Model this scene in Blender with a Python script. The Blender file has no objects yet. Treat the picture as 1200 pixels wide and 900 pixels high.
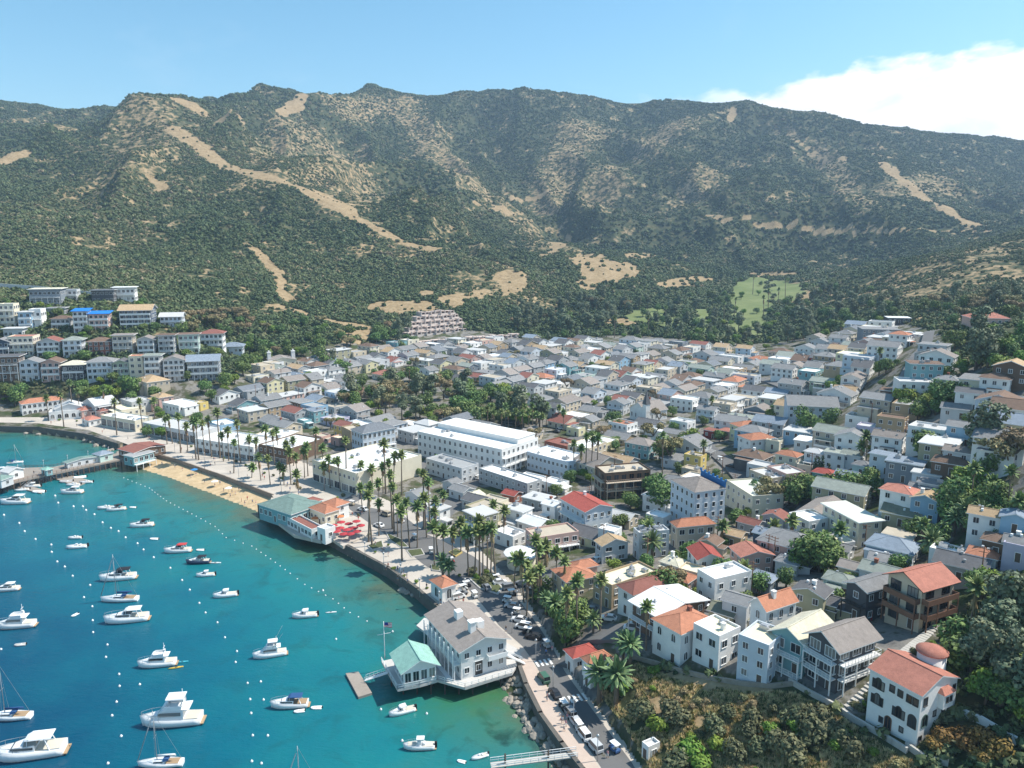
import bpy, math, random
import numpy as np
from mathutils import Vector, Matrix
SC = bpy.context.scene
COL = SC.collection
R = math.radians
rnd = random.Random(11)
npr = np.random.RandomState(5)

# ------------------------------------------------------------------ camera
FPX, CZ, PITCH = 900.0, 100.0, R(10.7)
CP, SP = math.cos(PITCH), math.sin(PITCH)
cam = bpy.data.cameras.new('camera')
cam.sensor_fit = 'HORIZONTAL'
cam.angle = 2 * math.atan(600 / FPX)
cam.clip_start, cam.clip_end = 1.0, 20000.0
cam_o = bpy.data.objects.new('camera', cam)
COL.objects.link(cam_o)
cam_o.location = (0, 0, CZ)
cam_o.rotation_euler = (R(90) - PITCH, 0, 0)
SC.camera = cam_o

# ------------------------------------------------------------------ light
SUN_EL, SUN_AZ = R(53), R(12)          # azimuth measured from +X towards +Y
wd = bpy.data.worlds.new('World')
SC.world = wd
wd.use_nodes = True
wt = wd.node_tree
bg = wt.nodes['Background']
sky = wt.nodes.new('ShaderNodeTexSky')
sky.sky_type = 'NISHITA'
sky.sun_disc = False
sky.sun_elevation = SUN_EL
sky.sun_rotation = R(90) - SUN_AZ
sky.altitude = 100
sky.air_density, sky.dust_density, sky.ozone_density = 1.0, 0.6, 2.6
bg.inputs[1].default_value = 0.095
sun = bpy.data.lights.new('sun', 'SUN')
sun.energy = 5.0
sun.angle = R(0.53)
sun.color = (1.0, 0.945, 0.855)
sun_o = bpy.data.objects.new('sun', sun)
COL.objects.link(sun_o)
sd = Vector((math.cos(SUN_EL) * math.cos(SUN_AZ), math.cos(SUN_EL) * math.sin(SUN_AZ), math.sin(SUN_EL)))
sun_o.rotation_euler = sd.to_track_quat('Z', 'Y').to_euler()
sun_o.location = (0, 0, 900)
SC.view_settings.view_transform = 'Standard'
SC.view_settings.look = 'None'
SC.view_settings.exposure = 0.38
SC.view_settings.gamma = 1.0
SC.render.film_transparent = False
SC.cycles.max_bounces = 6
SC.cycles.diffuse_bounces = 2
SC.cycles.volume_bounces = 0
SC.cycles.transparent_max_bounces = 8


def N(t, kind, **kw):
    n = t.nodes.new(kind)
    for k, v in kw.items():
        setattr(n, k, v)
    return n


def L(t, a, b):
    t.links.new(a, b)


def ramp(t, fac, stops):
    r = N(t, 'ShaderNodeValToRGB')
    e = r.color_ramp.elements
    while len(e) < len(stops):
        e.new(0.5)
    for i, (p, c) in enumerate(stops):
        e[i].position = p
        e[i].color = (*c, 1) if len(c) == 3 else c
    if fac is not None:
        L(t, fac, r.inputs[0])
    return r


def mth(t, op, a, b=None, clamp=False):
    n = N(t, 'ShaderNodeMath', operation=op, use_clamp=clamp)
    for i, v in enumerate((a, b)):
        if v is None:
            continue
        if isinstance(v, (int, float)):
            n.inputs[i].default_value = v
        else:
            L(t, v, n.inputs[i])
    return n.outputs[0]


def mixc(t, fac, a, b, mode='MIX'):
    n = N(t, 'ShaderNodeMix', data_type='RGBA', blend_type=mode)
    for s, v in ((n.inputs[0], fac), (n.inputs[6], a), (n.inputs[7], b)):
        if isinstance(v, (int, float)):
            s.default_value = v
        elif isinstance(v, tuple):
            s.default_value = (*v, 1) if len(v) == 3 else v
        else:
            L(t, v, s)
    return n.outputs[2]


def noise(t, vec, scale, detail=3, rough=0.55, dist=0.0):
    n = N(t, 'ShaderNodeTexNoise')
    n.inputs['Scale'].default_value = scale
    n.inputs['Detail'].default_value = detail
    n.inputs['Roughness'].default_value = rough
    n.inputs['Distortion'].default_value = dist
    if vec is not None:
        L(t, vec, n.inputs['Vector'])
    return n.outputs[0]


# sky with a bank of cumulus low over the right-hand ridge
tc = N(wt, 'ShaderNodeTexCoord')
mp = N(wt, 'ShaderNodeMapping')
mp.inputs['Scale'].default_value = (1, 1, 2.0)
L(wt, tc.outputs['Generated'], mp.inputs[0])
sx = N(wt, 'ShaderNodeSeparateXYZ')
L(wt, tc.outputs['Generated'], sx.inputs[0])
az = mth(wt, 'ARCTAN2', sx.outputs[0], sx.outputs[1])         # 0 straight ahead, + to the right
el = mth(wt, 'ARCSINE', sx.outputs[2])
n1 = noise(wt, mp.outputs[0], 15.0, 7, 0.55, 0.2)
n2 = noise(wt, mp.outputs[0], 3.2, 3, 0.5)
# the top of the bank, rising to the right
mr = N(wt, 'ShaderNodeMapRange')
mr.interpolation_type = 'SMOOTHSTEP'
L(wt, az, mr.inputs[0])
for i, v in enumerate((0.22, 0.46, 0.172, 0.199)):
    mr.inputs[i + 1].default_value = v
top = mth(wt, 'ADD', mr.outputs[0], mth(wt, 'MULTIPLY', mth(wt, 'SUBTRACT', n1, 0.5), 0.075))
dd = mth(wt, 'SUBTRACT', top, el)
cl = mth(wt, 'MULTIPLY', dd, 75.0, True)
aw = N(wt, 'ShaderNodeMapRange')
aw.interpolation_type = 'SMOOTHSTEP'
L(wt, mth(wt, 'ADD', az, mth(wt, 'MULTIPLY', mth(wt, 'SUBTRACT', n2, 0.5), 0.2)), aw.inputs[0])
for i, v in enumerate((0.10, 0.34, 0.0, 1.0)):
    aw.inputs[i + 1].default_value = v
cl = mth(wt, 'MULTIPLY', cl, aw.outputs[0])
wisp = mth(wt, 'MULTIPLY', mth(wt, 'SUBTRACT', noise(wt, mp.outputs[0], 2.3, 5, 0.6, 0.6), 0.58), 0.8, True)
cl = mth(wt, 'MAXIMUM', cl, wisp)
SKYG = N(wt, 'ShaderNodeHueSaturation')
SKYG.inputs['Saturation'].default_value = 1.16
SKYG.inputs['Hue'].default_value = 0.479
SKYG.inputs['Value'].default_value = 1.52
L(wt, sky.outputs[0], SKYG.inputs['Color'])
cshade = ramp(wt, n1, [(0.26, (8.2, 8.8, 9.5)), (0.48, (10.8, 11.0, 11.2)), (0.66, (12.2, 12.3, 12.3))])
L(wt, mixc(wt, cl, SKYG.outputs[0], cshade.outputs[0]), bg.inputs[0])


# ------------------------------------------------------------------ pixel rays on the ground
def ray(px, py):
    u, v = (px - 600) / FPX, (450 - py) / FPX
    return u, CP + v * SP, -SP + v * CP


def at_z(px, py, z):
    u, y, w = ray(px, py)
    t = (z - CZ) / w
    return u * t, y * t


def at_Y(px, py, Y):
    u, y, w = ray(px, py)
    t = Y / y
    return u * t, Y, CZ + w * t


def proj(x, y, z):
    f = y * CP - (z - CZ) * SP
    v = y * SP + (z - CZ) * CP
    return 600 + FPX * x / f, 450 - FPX * v / f, f


def vnoise(x, y, seed):
    xi, yi = np.floor(x).astype(np.int64), np.floor(y).astype(np.int64)
    xf, yf = x - xi, y - yi
    u, v = xf * xf * xf * (xf * (xf * 6 - 15) + 10), yf * yf * yf * (yf * (yf * 6 - 15) + 10)

    def h(a, b):
        n = (a * 374761393 + b * 668265263 + seed * 974711) & 0xffffffff
        n = ((n ^ (n >> 13)) * 1274126177) & 0xffffffff
        return ((n ^ (n >> 16)) & 0xffff) / 65535.0
    a, b, c, d = h(xi, yi), h(xi + 1, yi), h(xi, yi + 1), h(xi + 1, yi + 1)
    return (a * (1 - u) + b * u) * (1 - v) + (c * (1 - u) + d * u) * v


# ------------------------------------------------------------------ terrain
CTRL = []
# town and near slopes: pixel and height
for px, py, z in [
    (-200, 488, 3), (0, 496, 3), (60, 496, 3), (120, 505, 3), (180, 520, 3), (250, 545, 3), (310, 575, 3), (350, 600, 3), (420, 630, 3),
    (500, 690, 3), (560, 730, 3), (620, 780, 3), (650, 830, 3), (690, 890, 3), (730, 960, 3), (760, 895, 3.2), (800, 1050, 3), (715, 830, 3.2), (668, 765, 3.2), (630, 705, 3.2),
    (600, 670, 3.2), (540, 640, 3), (480, 600, 3), (400, 560, 3), (330, 520, 3.2), (250, 490, 4), (180, 480, 4.5), (100, 475, 6), (30, 472, 6), (-150, 470, 8),
    (20, 445, 17), (120, 447, 17), (220, 448, 16), (20, 418, 28), (130, 417, 28), (240, 414, 26), (15, 388, 40), (110, 388, 40), (200, 383, 40),
    (50, 357, 54), (150, 355, 53), (-100, 400, 40), (-200, 360, 60), (290, 430, 10), (300, 395, 24), (350, 405, 19), (400, 395, 22), (430, 408, 13), (330, 440, 8),
    (400, 440, 7), (470, 430, 8), (560, 470, 5), (640, 450, 7), (560, 410, 10), (640, 395, 13), (700, 420, 12), (760, 400, 15), (830, 395, 19), (700, 480, 6), (480, 500, 3.8), (560, 520, 4),
    (640, 540, 4.2), (560, 580, 3.5), (640, 600, 5), (700, 590, 5), (700, 640, 7), (660, 680, 6.5), (700, 705, 9), (730, 745, 12), (765, 745, 13), (760, 680, 10),
    (720, 772, 8), (745, 800, 8), (790, 850, 8.5), (830, 895, 10), (770, 783, 13), (830, 795, 14.5), (900, 800, 16.5), (960, 825, 19), (1010, 852, 21), (1075, 885, 22), (1140, 870, 22), (1200, 880, 21),
    (850, 880, 11), (900, 890, 12.5), (960, 895, 15), (1020, 900, 17.5), (1080, 930, 18), (1150, 950, 18), (1250, 960, 19), (900, 1000, 10), (1050, 1050, 12),
    (800, 600, 6), (820, 550, 7), (800, 500, 7), (760, 540, 5.5), (860, 640, 10), (820, 700, 12), (900, 720, 15), (900, 660, 12), (960, 700, 17.5), (960, 640, 14), (1020, 720, 20), (1090, 740, 22.5), (1000, 600, 17),
    (900, 560, 10), (950, 560, 14), (880, 510, 10), (850, 460, 10), (900, 440, 13), (950, 480, 17), (1000, 520, 23), (1000, 470, 25), (960, 420, 20), (1010, 440, 30), (900, 400, 16),
    (1150, 700, 27), (1200, 660, 31), (1100, 640, 25), (1080, 590, 26), (1190, 580, 35), (1080, 530, 31), (1150, 500, 39), (1190, 500, 42), (1075, 470, 38), (1075, 445, 42), (1150, 460, 46), (1200, 440, 53),
    (1080, 415, 47), (1100, 385, 54), (1190, 375, 60), (1000, 390, 31), (1040, 370, 42), (1300, 480, 55), (1300, 620, 42), (1300, 800, 32), (1180, 760, 26), (1130, 790, 24), (1060, 760, 22),
    (1400, 400, 80), (1400, 560, 60), (1450, 760, 45),
    (880, 352, 28), (905, 335, 34), (850, 340, 32), (800, 360, 22), (940, 360, 27), (900, 375, 21), (960, 380, 24), (700, 380, 16), (760, 370, 20),
]:
    x, y = at_z(px, py, z)
    CTRL.append((x, y, z))
# hills: pixel and distance
for px, py, Y in [
    (160, 112, 1500), (200, 117, 1530), (190, 135, 1450), (215, 157, 1380), (245, 185, 1290), (275, 198, 1230), (310, 206, 1190), (350, 219, 1150), (400, 245, 1080), (450, 275, 1020), (510, 292, 980), (570, 312, 930),
    (620, 342, 870), (665, 372, 820), (125, 138, 1490), (95, 160, 1460), (60, 174, 1430), (0, 187, 1380), (-120, 170, 1400), (-300, 150, 1500), (100, 250, 1000), (180, 230, 1060), (250, 250, 1010), (330, 260, 990), (250, 315, 800),
    (180, 290, 880), (400, 300, 930), (50, 330, 650), (0, 300, 760), (0, 240, 1020), (-100, 320, 700), (-250, 250, 950), (350, 320, 840), (290, 290, 880), (310, 340, 750), (450, 345, 790), (530, 350, 790), (560, 370, 740), (600, 375, 760), (480, 378, 700),
    (420, 355, 760), (370, 372, 690),
    (0, 121, 2250), (45, 123, 2250), (85, 131, 2300), (105, 136, 2300), (-100, 110, 2250), (-350, 100, 2250), (60, 150, 1900), (-60, 160, 1750),
    (240, 122, 1750), (270, 110, 1900), (310, 115, 1950), (343, 112, 2000), (400, 116, 2100), (480, 110, 2300), (525, 114, 2350), (572, 112, 2400), (640, 111, 2400), (700, 115, 2450), (780, 117, 2450), (862, 124, 2300),
    (905, 134, 2250), (950, 140, 2200), (990, 153, 2150), (1030, 153, 2200), (1080, 155, 2300), (1130, 158, 2300), (1200, 168, 2350), (1300, 172, 2350), (1500, 180, 2300), (-600, 110, 2200), (1800, 190, 2200),
    (400, 165, 1950), (430, 205, 1700), (480, 245, 1480), (560, 283, 1260), (630, 305, 1180), (330, 140, 1800), (370, 190, 1520), (405, 215, 1400), (440, 245, 1250), (300, 165, 1550), (270, 150, 1600),
    (480, 135, 2200), (478, 160, 2080), (505, 182, 1970), (540, 207, 1840), (590, 242, 1640), (625, 270, 1440), (560, 152, 2300), (590, 202, 2050), (622, 243, 1800), (662, 274, 1550), (720, 300, 1350),
    (690, 130, 2330), (688, 148, 2230), (665, 177, 2070), (650, 212, 1890), (655, 247, 1710), (745, 152, 2320), (716, 198, 2060), (690, 243, 1790), (835, 132, 2230), (805, 142, 2150), (765, 167, 2010), (732, 202, 1830), (708, 240, 1640), (695, 270, 1490),
    (885, 165, 2200), (850, 205, 1950), (805, 243, 1740), (780, 272, 1500), (905, 165, 2060), (890, 197, 1840), (872, 227, 1640), (835, 257, 1470), (800, 283, 1340), (960, 205, 2000), (965, 245, 1700), (945, 275, 1480), (900, 300, 1400), (1000, 295, 1300), (860, 305, 1350), (820, 318, 1200), (900, 320, 1220),
    (950, 160, 2100), (985, 183, 1950), (1037, 190, 1850), (1065, 214, 1700), (1105, 240, 1550), (1147, 263, 1400), (1110, 182, 2150), (1150, 222, 1900), (1190, 258, 1600), (1200, 205, 2100), (1150, 285, 1250), (1080, 295, 1250),
    (1200, 272, 900), (1150, 284, 880), (1100, 297, 860), (1050, 318, 870), (1015, 340, 880), (1150, 320, 700), (1200, 310, 700), (1100, 350, 620), (1200, 350, 520), (1350, 270, 850), (1500, 250, 900), (1400, 330, 600),
    (710, 312, 1040), (690, 295, 1100), (760, 330, 1000), (790, 305, 1150), (660, 335, 960), (700, 345, 930), (760, 350, 900), (740, 285, 1300), (820, 290, 1480),
]:
    CTRL.append(at_Y(px, py, Y))
for x, y, z in [(-2500, 3600, 180), (0, 3700, 200), (2500, 3600, 150), (-3000, 2000, 300), (3200, 1800, 250), (1300, 3300, 200), (-1200, 3300, 220), (60, 40, 3), (200, 40, 15), (-900, 450, 20), (-900, 600, 60)]:
    CTRL.append((x, y, z))
CT = np.array(CTRL)
SCL = 1000.0


def dseg(x, y, line, arg=False):
    best = np.full(x.shape, 1e9)
    k = np.zeros(x.shape, int)
    for i in range(len(line) - 1):
        ax, ay = line[i][:2]
        bx, by = line[i + 1][:2]
        dx, dy = bx - ax, by - ay
        t = np.clip(((x - ax) * dx + (y - ay) * dy) / (dx * dx + dy * dy + 1e-9), 0, 1)
        d = np.hypot(x - ax - t * dx, y - ay - t * dy)
        m = d < best
        best[m] = d[m]
        k[m] = i
    return (best, k) if arg else best


FB1 = [at_Y(*q)[:2] for q in ((205, 152, 1400), (228, 163, 1350), (245, 180, 1300), (275, 198, 1230), (310, 206, 1190), (350, 219, 1150), (375, 230, 1115), (400, 245, 1080), (430, 263, 1048), (450, 275, 1020), (480, 285, 998), (512, 292, 980))]
PK1 = [at_Y(*q)[:2] for q in ((125, 138, 1490), (160, 112, 1500), (200, 117, 1530))]
FB2 = [at_Y(*q)[:2] for q in ((1037, 190, 1850), (1050, 206, 1770), (1065, 214, 1700), (1105, 240, 1550), (1147, 263, 1400))]


def rugged(x, y, z):
    h_ = np.clip((y - 560) / 500, 0, 1) * np.clip((z - 30) / 70, 0, 1)
    r_ = np.zeros(x.shape)
    for wl, amp, s in ((520, 34, 1), (215, 42, 2), (100, 22, 3), (45, 7, 4)):
        wx = x + 30 * (vnoise(x / 160, y / 160, 31) - 0.5)
        wy = y + 30 * (vnoise(x / 160, y / 160, 32) - 0.5)
        r_ += amp * (0.85 - 1.9 * np.abs(2 * vnoise(wx / wl + .25 * wy / wl * (1 if s % 2 else -.6), wy / (wl * 2.1), s) - 1))
    damp = np.clip(np.minimum(np.minimum(dseg(x, y, FB1), dseg(x, y, PK1)), dseg(x, y, FB2) * .65) / 120, .12, 1)
    return h_ * r_ * damp * np.clip(1.0 - (y - 1650) / 1000, .38, 1)


CRUG = rugged(CT[:, 0], CT[:, 1], CT[:, 2])


def rbf_fit():
    p = CT[:, :2] / SCL
    d = np.sqrt(((p[:, None] - p[None]) ** 2).sum(-1) + 1e-5)
    n = len(p)
    A = np.zeros((n + 3, n + 3))
    A[:n, :n] = -d + np.eye(n) * 2e-3
    A[:n, n] = 1
    A[:n, n + 1:] = p
    A[n:, :n] = A[:n, n:].T
    return np.linalg.solve(A, np.concatenate([CT[:, 2] - CRUG, np.zeros(3)]))


RW = rbf_fit()


def rbf(x, y):
    out = np.empty(x.shape)
    p = CT[:, :2] / SCL
    xf, yf, of = x.ravel() / SCL, y.ravel() / SCL, out.ravel()
    for i in range(0, len(xf), 20000):
        a, b = xf[i:i + 20000], yf[i:i + 20000]
        d = np.sqrt((a[:, None] - p[None, :, 0]) ** 2 + (b[:, None] - p[None, :, 1]) ** 2 + 1e-5)
        of[i:i + 20000] = -d @ RW[:len(p)] + RW[len(p)] + a * RW[-2] + b * RW[-1]
    return of.reshape(x.shape)


# coastline (water's edge, height 0): pixel x, y and what the shore is made of from here on
COAST = [(-1200, 500, 'w'), (-300, 500, 'w'), (0, 506, 'w'), (45, 507, 'w'), (100, 515, 'w'), (140, 527, 'b'), (152, 546, 'b'), (200, 561, 'b'), (250, 580, 'b'), (304, 601, 'w'), (345, 627, 'w'),
         (376, 633, 'w'), (420, 657, 'w'), (455, 676, 'w'), (490, 702, 'w'), (512, 722, 'w'), (548, 752, 'w'), (582, 785, 'r'), (592, 808, 'r'), (603, 830, 'r'), (622, 858, 'r'), (640, 882, 'r'), (656, 906, 'r'), (692, 965, 'r'), (752, 1080, 'r'), (832, 1300, 'r')]
CW = np.array([at_z(a, b, 0) for a, b, _ in COAST])
CK = [k for _, _, k in COAST]
SEA = np.concatenate([CW, [(60, -400), (-1500, -400), (-1500, 380)]])


FLAT_PX = [(900, 1300), (775, 960), (752, 896), (715, 845), (690, 815), (662, 775), (645, 745), (625, 712), (602, 682), (582, 662), (560, 640), (520, 618), (470, 592), (400, 562), (330, 528), (250, 502), (180, 492), (100, 488), (0, 488), (-400, 488), (-1200, 490)]
FLAT = np.array([at_z(a, b, 3) for a, b in FLAT_PX] + [tuple(p) for p in CW])


def inpoly(x, y, poly):
    c = np.zeros(x.shape, bool)
    n = len(poly)
    for i in range(n):
        x1, y1 = poly[i]
        x2, y2 = poly[(i + 1) % n]
        if y1 == y2:
            continue
        c ^= ((y1 > y) != (y2 > y)) & (x < (x2 - x1) * (y - y1) / (y2 - y1) + x1)
    return c


def shape_land(x, y, z):
    """cuts the bay, the beach and the rocks out of the land"""
    near = y < 620
    xn, yn, zn = x[near], y[near], z[near].copy()
    sea = inpoly(xn, yn, SEA)
    d, k = dseg(xn, yn, CW, True)
    kind = np.array([0 if q == 'w' else 1 if q == 'b' else 2 for q in CK])[k]
    land = np.maximum(zn, 2.6)
    land = np.where(kind == 0, np.where(d < 0.5, 0.3, land), land)
    land = np.where(kind == 1, np.minimum(land, 0.125 * d), land)
    land = np.where(kind == 2, np.minimum(land, 0.1 + 0.36 * d), land)
    zn = np.where(sea, -0.35 - np.minimum(d * 0.12, 7), land)
    flat = inpoly(xn, yn, FLAT) & (~sea) & (kind != 1) | (inpoly(xn, yn, FLAT) & (~sea) & (zn > 2.55))
    zn = np.where(flat & ~((kind == 2) & (d < 8.5)), np.where((kind == 0) & (d < 0.5), 0.3, 2.9), zn)
    out = z.copy()
    out[near] = zn
    return out


NR, NC, Y0, Y1, SMAX = 620, 760, 45.0, 3700.0, 1.05
gy = Y0 * (Y1 / Y0) ** (np.arange(NR) / (NR - 1))
gs = np.linspace(-SMAX, SMAX, NC)
GY, GS = np.meshgrid(gy, gs, indexing='ij')
GX = GS * GY
GZ = rbf(GX, GY)
hill = np.clip((GY - 560) / 500, 0, 1) * np.clip((GZ - 30) / 70, 0, 1)
GZ = GZ + rugged(GX, GY, GZ)
lowh = np.clip((GY - 150) / 600, 0, 1) * np.clip((GZ - 16) / 40, 0, 1) * (1 - hill)
GZ = GZ + lowh * 3.0 * (vnoise(GX / 35, GY / 35, 9) - 0.5)
GZ = shape_land(GX, GY, GZ)


def ground(x, y):
    i = math.log(max(y, Y0) / Y0) / math.log(Y1 / Y0) * (NR - 1)
    j = (x / max(y, Y0) + SMAX) / (2 * SMAX) * (NC - 1)
    i, j = min(max(i, 0), NR - 1.001), min(max(j, 0), NC - 1.001)
    a, b = int(i), int(j)
    f, g = i - a, j - b
    return float((GZ[a, b] * (1 - f) + GZ[a + 1, b] * f) * (1 - g) + (GZ[a, b + 1] * (1 - f) + GZ[a + 1, b + 1] * f) * g)


def hit(px, py, up=0.0, tmax=3600):
    """where the line of sight meets the ground (raised by up)"""
    u, y, w = ray(px, py)
    t, dt = 45.0, 2.0
    while t < tmax:
        if CZ + w * t < ground(u * t, y * t) + up:
            lo, hi = t - dt, t
            for _ in range(14):
                m = (lo + hi) / 2
                if CZ + w * m < ground(u * m, y * m) + up:
                    hi = m
                else:
                    lo = m
            return u * hi, y * hi, ground(u * hi, y * hi)
        dt = max(1.5, t * 0.006)
        t += dt
    return u * tmax, y * tmax, 0.0


def hline(pts, step=12):
    out = []
    for (ax, ay), (bx, by) in zip(pts, pts[1:]):
        n = max(1, int(math.hypot(bx - ax, by - ay) / step))
        for i in range(n):
            out.append(hit(ax + (bx - ax) * i / n, ay + (by - ay) * i / n))
    out.append(hit(*pts[-1]))
    return out


def smooth_line(p, k=4):
    p = [list(q[:2]) for q in p]
    for _ in range(k):
        p = [p[0]] + [[(p[i - 1][c] + p[i][c] * 2 + p[i + 1][c]) / 4 for c in (0, 1)] for i in range(1, len(p) - 1)] + [p[-1]]
    return p


# bare and dry ground: firebreaks, tracks, meadows, golf turf, built-up ground, sand
def soft(d, w, e=0.5):
    return np.clip((w - d) / (w * e) + 0.5, 0, 1)


jx = GX + 14 * (vnoise(GX / 22, GY / 22, 51) - 0.5)
jy = GY + 14 * (vnoise(GX / 22, GY / 22, 52) - 0.5)
bare = np.zeros(GX.shape)
for pts, wm in [
    ([(205, 153), (228, 160), (236, 176), (262, 194), (275, 196)], 17), ([(305, 203), (340, 212), (375, 226), (400, 240), (430, 262), (470, 282), (515, 292)], 10),
    ([(375, 226), (395, 236), (410, 250)], 14), ([(210, 118), (235, 130)], 14), ([(355, 112), (340, 128), (328, 133)], 16), ([(262, 140), (280, 138)], 12), ([(858, 128), (856, 140)], 11),
    ([(1035, 190), (1045, 205), (1075, 220), (1110, 242), (1148, 262)], 14), ([(928, 163), (955, 180), (992, 188)], 6), ([(285, 285), (310, 300), (330, 325), (337, 350)], 7),
    ([(0, 188), (30, 178)], 12), ([(180, 208), (188, 222)], 8), ([(560, 240), (600, 250)], 7), ([(640, 300), (660, 285), (664, 280)], 8), ([(515, 292), (560, 303), (600, 315)], 4),
    ([(828, 252), (880, 260), (940, 268), (1000, 271), (1060, 269), (1160, 271)], 4.5), ([(640, 225), (600, 232)], 5), ([(330, 360), (400, 380), (440, 388)], 6),
]:
    ln = smooth_line(hline(pts, 9)) if pts[0] not in ((205, 153), (305, 203), (1035, 190)) else FB1[:5] if pts[0][0] == 205 else FB1[3:] if pts[0][0] == 305 else FB2
    bare = np.maximum(bare, soft(dseg(jx, jy, ln), wm))
for cx, cy, rx, ry in [(712, 318, 40, 13), (790, 332, 22, 6), (690, 305, 24, 8), (415, 396, 22, 9), (470, 360, 40, 8), (535, 352, 18, 8), (750, 300, 20, 4), (600, 330, 20, 14), (690, 335, 14, 6), (938, 352, 14, 11), (722, 378, 28, 5), (812, 328, 26, 4), (905, 322, 30, 3), (560, 345, 14, 7), (500, 345, 10, 5)]:
    poly = [hit(cx + rx * math.cos(a), cy + ry * math.sin(a))[:2] for a in np.linspace(0, 2 * math.pi, 14)[:-1]]
    bare = np.maximum(bare, 0.95 * inpoly(jx, jy, poly))
# stony, sparse spurs
sparse = np.zeros(GX.shape)
for pts, wm in [([(160, 115), (175, 160), (150, 190), (110, 225)], 75), ([(350, 150), (420, 200), (400, 240)], 70), ([(690, 150), (660, 180), (650, 240)], 75), ([(720, 200), (690, 240)], 60), ([(800, 140), (760, 170)], 70),
                ([(480, 140), (540, 205), (590, 240), (640, 290)], 60), ([(830, 200), (800, 240)], 60), ([(1050, 220), (1100, 215)], 70), ([(1150, 300), (1200, 290), (1100, 320), (1060, 330), (1150, 335)], 120), ([(560, 330), (620, 350)], 45), ([(480, 120), (400, 130)], 50), ([(1010, 240), (960, 180)], 40),
                ([(330, 165), (300, 215), (400, 210)], 50)]:
    sparse = np.maximum(sparse, soft(dseg(jx, jy, hline(pts, 15)), wm, 1.2))
patch = vnoise(GX / 60, GY / 60, 61) * .4 + vnoise(GX / 18, GY / 18, 62) * .6
sparse = np.clip(np.maximum(sparse, np.clip((patch - .575) * 6, 0, 1) * (GZ > 35) * (GY > 500)), 0, 1)
blf = [hit(a, b_)[:2] for a, b_ in ((745, 778), (800, 794), (872, 812), (930, 812), (985, 846), (1060, 896), (1140, 960), (900, 985), (800, 940), (770, 890), (745, 830))]
bare = np.maximum(bare, inpoly(jx, jy, blf) * np.clip((vnoise(GX / 9, GY / 9, 63) - .18) * 6, 0, 1))
golf = np.zeros(GX.shape)
for poly in [[(862, 332), (880, 325), (900, 326), (905, 352), (888, 378), (862, 380), (858, 350)], [(905, 328), (940, 332), (936, 352), (908, 352)], [(812, 362), (834, 362), (838, 392), (814, 392)], [(855, 378), (895, 376), (900, 392), (858, 394)], [(735, 362), (775, 362), (770, 378), (738, 376)], [(770, 372), (800, 372), (800, 384), (770, 384)]]:
    golf = np.maximum(golf, inpoly(jx, jy, [hit(a, b)[:2] for a, b in poly]).astype(float))
TOWN_PX = [(-300, 500), (-300, 462), (0, 462), (130, 460), (270, 450), (300, 425), (440, 402), (480, 385), (560, 388), (620, 398), (740, 392), (830, 402), (920, 400), (990, 385), (1040, 372), (1090, 385), (1110, 430), (1200, 430), (1400, 470), (1300, 700),
           (1180, 690), (1130, 720), (1100, 760), (1060, 800), (1000, 850), (940, 800), (850, 790), (745, 775), (700, 790), (760, 900), (900, 1300), (700, 1100), (560, 760), (300, 595), (160, 535), (90, 512)]
town_poly = [hit(a, b)[:2] for a, b in TOWN_PX]
town = inpoly(GX, GY, town_poly).astype(float)
sea_m = inpoly(GX, GY, SEA)
dco, kco = dseg(GX, GY, CW, True)
beach = ((~sea_m) & (np.array([k == 'b' for k in CK])[kco]) & (dco < 31) | (sea_m & (dco < 40))).astype(float)


def mesh_grid(name, X, Y, Z, attrs):
    nr, nc = X.shape
    me = bpy.data.meshes.new(name)
    co = np.stack([X, Y, Z], -1).reshape(-1, 3).astype(np.float32)
    idx = np.arange(nr * nc).reshape(nr, nc)
    q = np.stack([idx[:-1, :-1], idx[:-1, 1:], idx[1:, 1:], idx[1:, :-1]], -1).reshape(-1, 4)
    me.vertices.add(len(co))
    me.vertices.foreach_set('co', co.ravel())
    me.loops.add(q.size)
    me.loops.foreach_set('vertex_index', q.ravel().astype(np.int32))
    me.polygons.add(len(q))
    me.polygons.foreach_set('loop_start', (np.arange(len(q)) * 4).astype(np.int32))
    me.polygons.foreach_set('use_smooth', np.ones(len(q), bool))
    me.update()
    for k, v in attrs.items():
        a = me.attributes.new(k, 'FLOAT', 'POINT')
        a.data.foreach_set('value', v.ravel().astype(np.float32))
    return me


def structure(name, me, *mats):
    o = bpy.data.objects.new(name, me)
    for m in mats:
        me.materials.append(m)
    o['kind'] = 'structure'
    COL.objects.link(o)
    return o


def newmat(name):
    m = bpy.data.materials.new(name)
    m.use_nodes = True
    return m, m.node_tree, m.node_tree.nodes['Principled BSDF']


def attr(t, name, kind='GEOMETRY'):
    n = N(t, 'ShaderNodeAttribute', attribute_type=kind)
    n.attribute_name = name
    return n.outputs['Fac']


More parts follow.
